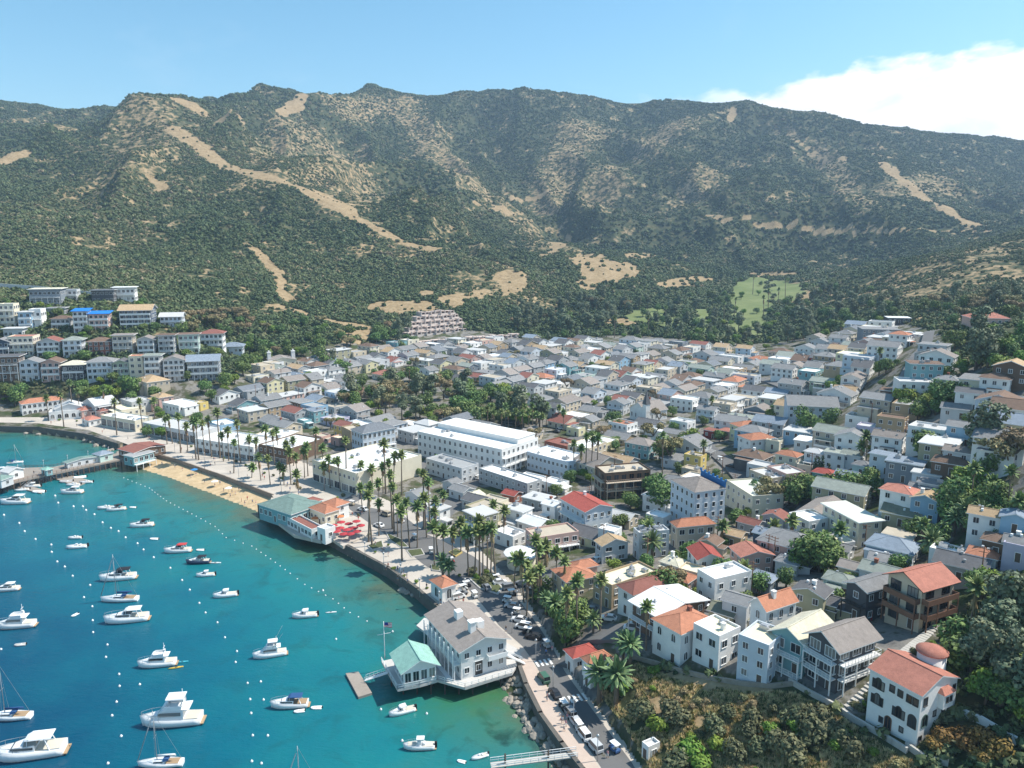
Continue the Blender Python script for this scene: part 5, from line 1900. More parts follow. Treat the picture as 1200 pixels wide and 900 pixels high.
# ---------------------------------------------------------------- generic houses given by the middle of their roof
CNT = {}
WN = dict(lightgrey='pale grey', paleblue='pale blue', skyblue='sky-blue', paleyellow='pale yellow', slate='slate-grey', dark='near-black', brick='brick-red')
RN = dict(gx='gabled', gy='gabled', hip='hipped', flat='flat', slab='flat', shed='sloping')
RC = dict(terracotta='terracotta', red='red', salmonred='salmon', grey='grey', darkgrey='dark grey', slate='slate', brown='brown', redbrown='red-brown', tan='tan', taupe='taupe', greengrey='green-grey', seagreen='sea-green', patina='weathered green', cream='cream', bluegrey='blue-grey', olive='olive', white='white', lightgrey='pale grey', midgrey='mid grey', gravel='gravelled', palegreen='pale green', creamflat='cream', tarp='bright blue')


def hdesc(fl, wall, roof, rcol, w):
    sz = 'low' if fl == 1 else 'tall' if fl >= 3 else ('wide' if w > 13 else 'small' if w < 8 else '')
    return ' '.join(x for x in (sz, WN.get(wall, wall), 'house with', RC[rcol], RN[roof], 'roof') if x)


GRID = R(-40)


def hs(px, py, wpx, fl, wall, roof, rcol, ang=None, asp=.78, front=False, minw=5.5, **kw):
    h = 2.9 * fl + (.2 if fl > 1 else .5)
    if ang is None:
        ang = R(-14) if front else GRID + R(rnd.uniform(-5, 5))
    z = 10.0
    for _ in range(14):
        x, y = at_z(px, py, z + h + .6)
        z = z * .4 + .6 * ground(x, y)
    f = proj(x, y, z + h)[2]
    s = FPX / f
    va_ = ang + math.atan2(x, y)
    w = max(minw, wpx / s / (abs(math.cos(va_)) + asp * abs(math.sin(va_))))
    d = max(5, w * asp)
    kw.setdefault('sides', (0, 1))
    kw.setdefault('gap', 2.6)
    kw.setdefault('group', 'houses of the hillside town')
    u = kw.pop('units', (rnd.choice((0, 1, 2)) if roof in ('flat', 'slab') else 0))
    bl = kw.pop('balc', ((rnd.choice((0, 1)), fl - 1),) if fl >= 2 and rnd.random() < .4 else ())
    kw.setdefault('annex', rnd.random() < .65)
    return building(x, y, ang, w, d, h, roof, wall, rcol, fl, desc=hdesc(fl, wall, roof, rcol, w), units=u, balc=bl, chim=rnd.random() < .22 and roof not in ('flat', 'slab'), **kw)


HOUSES = """1029 387 45 2 slate slab grey f;1052 373 28 1 dark slab white f;1155 372 48 1 pink hip salmonred f;1027 398 28 1 white hip terracotta;1055 394 24 2 white hip terracotta;1037 410 38 2 white gx grey;962 400 22 1 lightgrey gx grey;915 412 28 1 beige hip brown;945 408 26 2 white gx grey;965 420 30 1 red gx darkgrey;985 421 14 1 red gx red;
1007 422 36 3 paleblue flat lightgrey;1095 406 34 2 lightgrey slab grey;1092 417 36 1 grey gx darkgrey;1083 428 40 3 teal slab brown f;1072 450 46 2 white flat lightgrey f;1047 460 28 1 brown slab brown;1111 446 28 1 grey hip grey;1101 456 18 1 beige hip brown;1167 447 32 2 white hip brown;1187 435 40 2 brown gx tan;1137 462 30 2 white gx darkgrey;1172 475 50 2 paleblue gx brown;
950 478 60 2 paleblue gx grey f;965 448 30 1 green gx greengrey;930 450 34 2 grey gx grey;912 460 30 1 paleblue gx bluegrey;1030 470 40 2 beige gx grey;1007 490 30 1 white flat gravel;1046 492 34 2 tan flat brown;1020 502 30 2 lilac flat lightgrey;1000 514 40 2 white gx grey;1042 513 36 2 white gx taupe;1090 503 46 2 white flat lightgrey;1128 500 32 2 skyblue gx grey;
950 518 36 1 white slab white;977 509 24 1 grey gx darkgrey;908 516 20 1 cream flat creamflat;925 533 30 2 cream hip terracotta;956 530 25 2 white hip lightgrey;980 531 26 2 white slab greengrey;967 554 28 2 teal hip red;993 556 26 2 skyblue gx bluegrey;1036 534 30 2 paleblue slab bluegrey;1062 544 42 2 slate slab bluegrey;1087 556 32 1 paleblue slab lightgrey;1093 567 30 1 white slab grey;
1117 545 44 1 brown hip brown;1124 530 32 2 lightgrey gx taupe;1054 576 40 3 white hip salmonred;1087 585 34 2 skyblue gx tan;1058 602 44 1 olive gx olive;1080 572 26 1 grey gx grey;1047 641 58 1 paleblue hip bluegrey;1054 627 34 1 sand slab gravel;1152 650 30 1 white hip terracotta;1128 662 58 1 grey gx darkgrey;1112 647 40 1 white flat white;1155 606 34 2 white gx tan;1190 611 26 1 skyblue gx bluegrey;1170 636 22 1 brown hip brown;1196 643 34 1 lilac flat lightgrey;
1033 667 46 1 lightgrey gx greengrey;985 676 36 1 mint hip greengrey;952 690 42 2 olive gx darkgrey;932 700 34 1 grey gx darkgrey;968 700 34 1 olive gx darkgrey;1035 653 20 1 grey gx grey;730 494 34 2 white flat terracotta;705 514 40 1 paleyellow flat white;752 517 38 2 teal hip taupe;660 517 44 1 brick flat redbrown;815 532 26 2 yellow flat gravel;812 548 26 1 beige flat gravel;883 534 44 1 dark hip brown;852 503 18 1 pink hip salmonred;835 503 20 1 red slab redbrown;
893 545 34 1 lightgrey flat lightgrey;880 610 30 1 grey gx redbrown;910 603 30 1 grey gx redbrown;862 623 24 1 tan gx tan;898 622 24 2 navy gx bluegrey;915 627 24 1 white gx white;895 674 22 1 slate hip bluegrey;866 700 26 2 lightgrey gx grey;850 712 24 1 olive gx olive;
560 583 38 1 grey gx darkgrey;541 571 30 1 lightgrey gx grey;556 578 20 1 cream gx cream;530 563 22 1 lightgrey gx grey;489 576 28 1 lightgrey gx grey;578 584 36 1 cream flat gravel;600 576 22 1 brick gx red;622 558 38 1 white flat white;650 563 34 1 white flat white;631 581 38 1 grey slab lightgrey;608 594 32 2 white slab lightgrey;648 588 24 2 white gx white;627 609 42 1 white gx white;598 622 38 1 white flat white;514 592 26 2 white slab lightgrey;
790 656 20 1 white hip cream;811 665 26 1 sand flat creamflat;833 632 20 1 beige gx brown;772 602 30 1 white flat white;730 602 36 1 beige gx lightgrey;715 618 24 2 white flat white;770 676 24 1 pink flat creamflat;800 674 20 1 pink hip terracotta;
180 458 36 1 beige hip tan;160 471 34 1 grey flat lightgrey;150 478 36 1 cream flat creamflat;118 473 36 1 lightgrey gx lightgrey;100 480 20 1 pink hip salmonred;107 489 20 1 white hip salmonred;120 481 14 1 pink hip redbrown;212 473 40 1 white flat white;236 471 13 1 yellow flat gravel;262 494 34 1 skyblue flat white;198 491 16 1 paleyellow flat creamflat;368 479 24 2 teal slab bluegrey;352 469 28 1 brown slab grey;190 466 24 1 pink hip tan;357 491 16 1 teal flat white;
452 437 32 1 cream hip salmonred;425 456 22 1 beige hip brown;406 496 30 2 yellow gx redbrown;397 511 18 1 pink flat creamflat;377 509 20 1 pink flat gravel;440 498 22 1 lightgrey hip lightgrey;500 494 30 2 lightgrey hip lightgrey;765 500 18 1 white flat white;775 512 24 1 white gx grey;790 505 26 1 cream gx grey;800 492 30 2 white flat lightgrey;803 466 34 2 white flat white;830 478 26 2 lightgrey gx grey;848 472 30 2 beige flat gravel;868 488 34 1 grey slab greengrey;
1195 640 20 1 white gx grey;1180 470 30 1 lightgrey gx grey;1120 480 30 1 lightgrey gx grey;1012 545 22 1 mint hip grey;1000 533 26 1 lightgrey gx greengrey;945 545 18 1 cream flat gravel;905 580 24 1 lightgrey gx grey;760 470 26 2 white gx grey;725 470 26 2 lightgrey gx grey;690 490 26 1 beige gx grey;675 500 22 1 paleyellow flat lightgrey;1140 590 24 1 white slab lightgrey;1000 662 24 1 sand gx taupe;985 640 24 1 lightgrey gx grey;925 655 20 1 lightgrey hip grey""".replace('\n', '')
# --- left hillside first: rows of tall narrow houses facing the bay: x, foot y, width, height in the photo, colours
LEFT = """10 447 28 28 3 brown slab darkgrey;36 447 22 26 3 paleblue gy grey;61 447 22 26 3 pink gy brown;87 446 26 21 2 dark hip cream;118 446 30 25 3 paleblue hip grey;143 446 19 24 3 green gy darkgrey;161 447 17 28 4 cream flat terracotta;180 447 19 29 4 lightgrey slab greengrey;205 447 25 29 4 lightgrey gy taupe;239 446 38 27 3 slate gx bluegrey;-20 447 26 26 3 grey gy grey;
26 419 30 23 3 cream flat salmonred;58 419 27 21 3 lightgrey gy redbrown;86 418 22 22 3 paleblue hip greengrey;117 417 26 19 3 brick hip brown;145 416 24 22 3 beige slab taupe;172 418 20 23 3 lightgrey gy taupe;196 418 19 24 4 grey slab brown;222 416 24 23 3 mint slab brown;249 412 27 24 3 white hip redbrown;2 418 20 20 2 navy gy grey;
10 386 18 28 4 cream flat white;31 389 15 22 3 skyblue slab lightgrey;43 386 14 22 2 white flat white;16 398 22 12 1 lightgrey slab lightgrey;72 387 22 15 2 grey hip brown;96 391 17 30 4 lightgrey shed tarp;117 389 23 24 3 pink shed tarp;160 386 38 26 4 navy gx tan;201 384 26 15 2 paleblue gx lightgrey;66 372 20 10 1 grey slab grey;
54 359 36 19 2 slate slab cream;80 353 22 12 2 lightgrey flat lightgrey;121 356 26 15 2 dark slab darkgrey;146 355 26 17 2 white slab white;272 416 26 11 1 paleblue hip bluegrey;50 440 12 10 1 beige gy brown"""
for ln in LEFT.replace('\n', '').split(';'):
    a = ln.split()
    px, py, wp, hp, fl = map(int, a[:5])
    x, y, z = hit(px, py)
    f = proj(x, y, z)[2]
    s = FPX / f
    w, h = wp / s * .9, hp / s * 1.02
    if a[6] in ('gy', 'gx', 'hip', 'shed'):
        h *= .84
    d = max(9, w * .8)
    ang = R(13 + rnd.uniform(-3, 3))
    bl = tuple((0, q) for q in range(1, fl)) if rnd.random() < .92 and fl > 1 else ()
    building(x - math.sin(ang) * d / 2, y + math.cos(ang) * d / 2, ang, w, d, h, a[6], a[5], a[7], fl, desc=hdesc(fl, a[5], a[6], a[7], w).replace('house', 'hillside house'), group='houses in rows on the hillside above the pier', z0=z + .3, balc=bl, bsolid=rnd.random() < .4, ov=1.2, win=(1.7, 1.8), gap=2.5, units=0, chim=False)
for ln in HOUSES.split(';'):
    a = ln.split()
    hs(int(a[0]), int(a[1]), int(a[2]), int(a[3]), a[4], a[5] if a[5] != 'gx' or rnd.random() < .6 else 'gy', a[6], front=len(a) > 7)

# --- waterfront shops on the far promenade
SH = dict(name='commercial_building', cat='shop building')
hero((22, 471), (25, 474), (52, 471), 6.5, 'hip', 'white', 'terracotta', 2, 'two-storey waterfront shop row with terracotta roof and dark arches', arch=True, win=(1.6, 2.0), gap=2.4, dmin=20, ov=.3, **SH)
hero((53, 481), (57, 484), (97, 482), 4.5, 'flat', 'white', 'lightgrey', 1, 'long white one-storey arcade beside the terracotta shop row', arch=True, win=(1.9, 2.4), gap=2.8, **SH)
hero((120, 487), (158, 494), (177, 489), 5.5, 'flat', 'cream', 'white', 1, 'cream flat-roofed waterfront shop with a dark open front', shop=((0, 0),), units=3, **SH)
hero((176, 494), (229, 508), (250, 500), 5.5, 'flat', 'lightgrey', 'lightgrey', 1, 'long grey flat-roofed waterfront shop row near the beach', shop=((0, 0),), units=4, **SH)
hero((240, 512), (297, 525), (318, 513), 6, 'flat', 'white', 'white', 2, 'white waterfront block behind the beach palms with white roof', units=4, shop=((0, 0),), **SH)
hero((302, 522), (336, 528), (380, 515), 6.5, 'flat', 'brown', 'white', 2, 'brown-walled block with white roof behind the beach palms', units=3, shop=((0, 0),), skip=((1, 0), (1, 1)), **SH)
hero((296, 511), (330, 515), (352, 505), 5.5, 'flat', 'beige', 'white', 1, 'flat white-roofed block behind the brown-walled block', units=4, **SH)
hero((60, 476), (64, 480), (98, 478), 5.5, 'gx', 'lightgrey', 'lightgrey', 1, 'grey gable-roofed hall behind the white arcade', **SH)
# chapel with two white towers, church with a spire
hc = hero((312, 420), (316, 423), (347, 421), 6, 'gx', 'cream', 'taupe', 1, 'cream mission chapel with two small white bell towers', 'chapel', 'chapel', rise=2.0, gap=4, win=(1.0, 2.2))
cw_, cd_ = SEG[-1][2], SEG[-1][3]
for k in (-.46, .46):
    mb = MB()
    yy = k * cd_
    mb.box(-1.4, 1.4, yy - 1.2, yy + 1.2, 0, 11)
    mb.box(-1.6, 1.6, yy - 1.4, yy + 1.4, 11, 11.4)
    mb.box(-.5, .5, yy - .5, yy + .5, 11.4, 12.6)
    link('bell_tower', mb.mesh('bell_tower', WALL['white']), hc)
hch = hero((745, 477), (757, 483), (776, 478), 6, 'gy', 'white', 'taupe', 1, 'white church with steep grey-brown roof and a dark-tipped spire', 'church', 'church', rise=4.0, gap=2.6, win=(1.0, 2.4), arch=True)
mb = MB()
(cx, cy, w_, d_, an) = SEG[-1]
mb.box(w_ / 2 - 2.4, w_ / 2 + .4, -d_ / 2 - .4, -d_ / 2 + 2.4, -2, 10)
sp_ = link('steeple', mb.mesh('steeple', WALL['white']), hch)
mb = MB()
q = [(w_ / 2 - 2.6, -d_ / 2 - .6, 10), (w_ / 2 + .6, -d_ / 2 - .6, 10), (w_ / 2 + .6, -d_ / 2 + 2.6, 10), (w_ / 2 - 2.6, -d_ / 2 + 2.6, 10)]
t_ = (w_ / 2 - 1, -d_ / 2 + 1, 17)
for k in range(4):
    mb.face([q[k], q[(k + 1) % 4], t_])
link('spire', mb.mesh('spire', ROOF['darkgrey']), sp_)
# terraced condominium block: each tier of flats is a part
PKB, PKT = mat('terrace stucco', (.56, .45, .39), .9, .15), mat('terrace parapet', (.66, .58, .52), .9, .12)
for tiers, px, py, ang_, lab in (([(-2, 0, 24, 0), (1, 5, 23, 2.7), (4, 10, 21, 5.4), (8, 15, 18, 8.1), (11, 20, 14, 10.8)], 516, 391, 38, 'stepped tier of pinkish terraced flats climbing the foot of the hill'), ([(0, 0, 38, 0)], 552, 400, 30, 'long low row of pinkish terraced flats below the stepped tier')):
    x, y, z = hit(px, py)
    r = empty('terraced_flats', (x, y, z), R(ang_))
    for (dx, dy, hw, zz) in tiers:
        dx, dy, hw, zz = dx * 1.3, dy * 1.3, hw * 1.3, zz * 1.3
        n = int(hw * 2 / 4.6)
        mb = MB()
        wl_ = []
        for i in range(n):
            x0 = dx - hw + 2 * hw * i / n
            x1 = x0 + 2 * hw / n - .02
            sb = (i % 2) * 1.6 + rnd.uniform(0, .4)
            up_ = rnd.choice((0, .5, .9))
            mb.box(x0, x1, dy + sb, dy + 8, zz - 6, zz + 2.6 + up_, 0)
            mb.box(x0 - .15, x0 + .35, dy + sb - 2.0, dy + sb, zz - 6, zz + 3.2 + up_, 1)
            mb.box(x0 + .35, x1, dy + sb - 1.9, dy + sb - 1.7, zz - 1, zz + 1.0, 1)
            wl_.append(((x0 + x1) / 2 + .15, dy + sb, zz + 1.7))
        t_ = link('tier', mb.mesh('tier', [PKB, PKT]), r)
        for q in wl_:
            link('window', win_mesh(2.6, 1.5, BRTRIM), t_, q)
    SEG.append((x, y + 14, 55, 34, 0))
    tag(r, lab, 'apartment block', label=lab, at=(x, y, z + 6))
# retaining wall at the upper left, cliff-top garden walls
wl = [hit(a, b_) for a, b_ in ((-60, 338), (0, 339), (45, 342), (70, 345), (118, 350))]
wallrun('retaining_wall', 'long grey retaining wall above the topmost hillside houses', 'wall', [p[:2] for p in wl], lambda x, y: ground(x, y) - 2, lambda x, y: ground(x, y) + 4.5, .6, WALL['lightgrey'])
for px_, lab, hh in (([(742, 772), (765, 778), (790, 786), (830, 796), (870, 803), (905, 806), (930, 803)], 'low rubble garden wall along the cliff edge below the white villas', .9),
                     ([(925, 800), (945, 812), (975, 828), (1000, 845), (1030, 862), (1062, 882)], 'concrete parapet wall of the lane below the dark house', 1.0),
                     ([(1062, 876), (1085, 892), (1110, 897)], 'pale curved garden wall below the round-towered villa', 1.0),
                     ([(1125, 838), (1150, 848), (1190, 872)], 'white garden wall behind the orange bushes', 1.3),
                     ([(1150, 722), (1175, 732), (1215, 742)], 'white boundary wall under the trees at the edge of town', 1.6)):
    wl = hline(px_, 14)
    wallrun('garden_wall', lab, 'wall', [p[:2] for p in wl], lambda x, y: ground(x, y) - 1.5, lambda x, y, h_=hh: ground(x, y) + h_, .45, STONE if 'rubble' in lab else WALL['white'] if 'white' in lab else CONC)
# stairs climbing between the dark house and the villa
sp0 = [hit(a, b_) for a, b_ in ((985, 838), (1010, 815), (1035, 790), (1060, 765), (1085, 745), (1100, 732))]
mb = MB()
tot = [(Vector(a), Vector(b_)) for a, b_ in zip(sp0, sp0[1:])]
for a, b_ in tot:
    n = max(2, int((b_ - a).length / .9))
    d = (b_ - a)
    d.z = 0
    d.normalize()
    s_ = Vector((-d.y, d.x, 0)) * .9
    for i in range(n):
        p = a.lerp(b_, i / n)
        z = ground(p.x, p.y)
        q = [p - s_, p + d * .95 - s_, p + d * .95 + s_, p + s_]
        mb.rings([[(v.x, v.y, z - .8) for v in q], [(v.x, v.y, z + .25) for v in q]], 0, False)
o = link('stairway', mb.mesh('stairway', CONC), None, (0, 0, 0))
tag(o, '', 'stairs', label='pale concrete stairway climbing beside the dark balconied house', at=sp0[2])
fe = [hit(a, b_) for a, b_ in ((1003, 722), (1020, 728), (1042, 716))]
wallrun('fence', 'dark red timber fence around the deck of the dark timber house', 'fence', [p[:2] for p in fe], lambda x, y: ground(x, y) - 1, lambda x, y: ground(x, y) + 2.2, .15, REDTRIM)
# small houses by the harbour road and the white hut
hero((662, 762), (672, 771), (700, 764), 4.0, 'hip', 'white', 'red', 1, 'small white cottage with red hip roof beside the harbour road', 'house', 'house', rise=1.2)
hero((682, 771), (691, 778), (716, 770), 4.0, 'hip', 'white', 'terracotta', 1, 'small white cottage with terracotta roof behind the harbour road', 'house', 'house', rise=1.2)
hero((683, 784), (692, 791), (719, 783), 3.4, 'flat', 'white', 'white', 1, 'flat white-roofed shed between the cottages and the date palms', 'shed', 'shed')
hero((754, 871), (760, 878), (772, 871), 2.6, 'flat', 'white', 'lightgrey', 1, 'small white hut at the foot of the bluff', 'shed', 'shed')
# hexagonal white canopy
x, y = at_z(611, 648, 7.5)
r = empty('round_pavilion', (x, y, ground(x, y)))
mb = MB()
mb.rings([ring(5.4, 3.6, 12), ring(5.4, 3.9, 12), ring(2.2, 4.8, 12), ring(.3, 5.1, 12)], 0, False)
link('roof', mb.mesh('roof', ROOF['white']), r)
mb = MB()
mb.rings([ring(4.3, -.5, 12), ring(4.3, 3.6, 12)], 0, False)
link('wall', mb.mesh('wall', WALL['cream']), r)
SEG.append((x, y, 10, 10, 0))
tag(r, '', 'pavilion', label='round pavilion with a low white faceted roof beside the roundabout palms', at=(x, y, 6))

# ---------------------------------------------------------------- the rest of the valley town, lot by lot
PARK_PX = [[(400, 470), (420, 445), (480, 432), (560, 455), (600, 468), (640, 490), (650, 512), (600, 512), (540, 498), (470, 500)], [(690, 395), (760, 385), (830, 400), (830, 412), (760, 402), (700, 408)]]
PARKS = [[hit(a, b_)[:2] for a, b_ in p] for p in PARK_PX]
FILL_PX = [(250, 478), (285, 452), (318, 432), (420, 412), (440, 404), (570, 402), (625, 401), (700, 400), (760, 400), (830, 410), (900, 420), (985, 392), (1030, 382), (1100, 400), (1120, 440), (1195, 450), (1195, 600), (1190, 690), (1140, 700), (1100, 690), (1050, 735), (1000, 780), (900, 760), (740, 740), (640, 690), (560, 620), (470, 590), (430, 545), (340, 512)]
FILL = [hit(a, b_)[:2] for a, b_ in FILL_PX]
ux, uy = math.cos(GRID), math.sin(GRID)
vx, vy = -uy, ux
cands = []
for k in range(-14, 22):
    for col_ in (0, 1):
        uu = k * 40 + (10.5 if col_ == 0 else 29.5)
        for j in range(-20, 70):
            vv = j * 14.2 + (5 if k % 2 else 0)
            x, y = -60 + ux * uu + vx * vv, 330 + uy * uu + vy * vv
            if y < 100:
                continue
            cands.append((x, y, col_))
fp_ = np.array([c_[:2] for c_ in cands])
okm = inpoly(fp_[:, 0], fp_[:, 1], FILL) & ~inpoly(fp_[:, 0], fp_[:, 1], FLAT)
for p in PARKS:
    okm &= ~inpoly(fp_[:, 0], fp_[:, 1], p)
cands = [c_ for c_, o_ in zip(cands, okm) if o_]
cands.sort(key=lambda c_: c_[1])
far_mb, nfill, nfar = MB(), 0, 0
FW = ['white'] * 10 + ['lightgrey'] * 5 + ['cream'] * 7 + ['beige'] * 4 + ['sand'] * 3 + ['paleblue'] * 2 + ['grey'] * 4 + ['pink', 'mint', 'slate', 'sand', 'sand', 'olive', 'paleyellow', 'skyblue', 'teal', 'tan', 'lilac']
FR = [('gx', 'grey')] * 6 + [('gy', 'grey')] * 5 + [('gx', 'darkgrey')] * 4 + [('hip', 'grey')] * 4 + [('gy', 'taupe')] * 7 + [('gx', 'tan')] * 2 + [('gx', 'brown')] * 2 + [('gx', 'bluegrey')] * 2 + [('gx', 'greengrey')] * 3 + [('hip', 'brown')] * 2 + [('flat', 'white')] * 3 + [('flat', 'lightgrey')] * 3 + [('hip', 'terracotta')] + [('gx', 'redbrown')] * 2 + [('slab', 'lightgrey')] * 4 + [('slab', 'grey')] * 3 + [('flat', 'midgrey')] * 3 + [('gy', 'slate')] * 2 + [('flat', 'gravel')] * 2
FARW = [WALL[k] for k in ('white', 'lightgrey', 'cream', 'paleblue', 'beige')]
FARR = [ROOF[k] for k in ('grey', 'darkgrey', 'taupe', 'bluegrey', 'white', 'terracotta')]
for (x, y, col_) in cands:
    x += rnd.uniform(-1.2, 1.2)
    y += rnd.uniform(-1.2, 1.2)
    w, d = rnd.uniform(8.4, 11.4), rnd.uniform(11, 15.5)
    bad = False
    for (sx_, sy_, sw, sdp, sa) in SEG:
        if abs(sx_ - x) < 60 and abs(sy_ - y) < 60 and math.hypot(sx_ - x, sy_ - y) < (max(sw, sdp) * .5 + min(sw, sdp) * .5) * .5 + 5.4:
            bad = True
            break
    if bad or near_street(x, y, 6):
        continue
    z = ground(x, y)
    if abs(ground(x + 5, y) - ground(x - 5, y)) > 7:
        continue
    fl = rnd.choice((1, 1, 2, 2, 2)) if y > 250 else rnd.choice((1, 2))
    roof, rc = rnd.choice(FR)
    wl_ = rnd.choice(FW)
    h = 2.65 * fl + .2
    ang = GRID + R(rnd.uniform(-4, 4)) + (R(90) if rnd.random() < .5 else 0)
    if ang > R(0):
        ang -= R(180) if False else 0
    if nfill < FILL_MAX:
        nfill += 1
        far_ = y > 480
        building(x, y, ang - (R(90) if ang > R(20) else 0), w if ang < R(20) else d, d if ang < R(20) else w, h, roof, wl_, rc, fl, desc=hdesc(fl, wl_, roof, rc, w), group='houses of the valley town', annex=rnd.random() < .6, gap=4.2 if far_ else 3.0, door=not far_, win=(1.3, 1.4), chim=rnd.random() < .12 and roof not in ('flat', 'slab'), units=rnd.choice((0, 1)) if roof in ('flat', 'slab') else 0)
    else:
        nfar += 1
        far_list.append((x, y, z, ang, w, d, h, roof))
print('FILL', nfill, nfar, 'buildings', len(SEG))
if far_list:
    me_parts = MB()
    for (x, y, z, ang, w, d, h, roof) in far_list:
        kk = rnd.randrange(5)
        rk = 5 + rnd.choice((0, 0, 0, 1, 2, 3, 4, 5))
        c_, s_ = math.cos(ang), math.sin(ang)

        def T(a, b_, q):
            return (x + c_ * a - s_ * b_, y + s_ * a + c_ * b_, z + q)
        X, Y = w / 2, d / 2
        me_parts.rings([[T(a, b_, -2) for a, b_ in ((-X, -Y), (X, -Y), (X, Y), (-X, Y))], [T(a, b_, h) for a, b_ in ((-X, -Y), (X, -Y), (X, Y), (-X, Y))]], kk, False)
        X, Y = X + .4, Y + .4
        for sgn in (-1, 1):
            me_parts.face([T(-X, sgn * Y, h - .1), T(X, sgn * Y, h - .1), T(X, 0, h + 2), T(-X, 0, h + 2)][::sgn * -1 or 1], rk)
        for e in (-X + .4, X - .4):
            me_parts.face([T(e, -Y, h), T(e, Y, h), T(e, 0, h + 1.95)], kk)
        for b_ in (-d / 2,):
            for a in (-w / 4, w / 4):
                me_parts.face([T(a - .6, b_ - .03, 1), T(a + .6, b_ - .03, 1), T(a + .6, b_ - .03, 2.4), T(a - .6, b_ - .03, 2.4)], 11)
    o = link('distant_houses', me_parts.mesh('distant_houses', FARW + FARR + [GLASS]))
    o['kind'] = 'stuff'
    o['label'] = 'mass of small far houses at the back of the valley town'

# ================================================================== trees and palms
def clear_of_buildings(x, y, m=1.0):
    for (bx, by, w, d, a) in SEG:
        dx, dy = x - bx, y - by
        if abs(dx) > 60 or abs(dy) > 60:
            continue
        c_, s_ = math.cos(-a), math.sin(-a)
        if abs(c_ * dx - s_ * dy) < w / 2 + m and abs(s_ * dx + c_ * dy) < d / 2 + m:
            return False
    return True


def scat(kinds, px, n, s0, s1, m=1.0, tries=12, sq=1.0):
    ks = list(kinds)
    P_ = np.array(px, float)
    lo, hi = P_.min(0), P_.max(0)
    k = 0
    for _ in range(n * tries):
        if k >= n:
            break
        a, b_ = rnd.uniform(lo[0], hi[0]), rnd.uniform(lo[1], hi[1])
        if not inpoly(np.array([a]), np.array([b_]), px)[0]:
            continue
        x, y, z = hit(a, b_)
        if z < 1 or not clear_of_buildings(x, y, m) or near_street(x, y, 1.5):
            continue
        k += 1
        tree(rnd.choice(ks), x, y, rnd.uniform(s0, s1), sq=sq)


def at_tree(kind, px, py, s=1.0):
    x, y, z = hit(px, py)
    tree(kind, x, y, s)


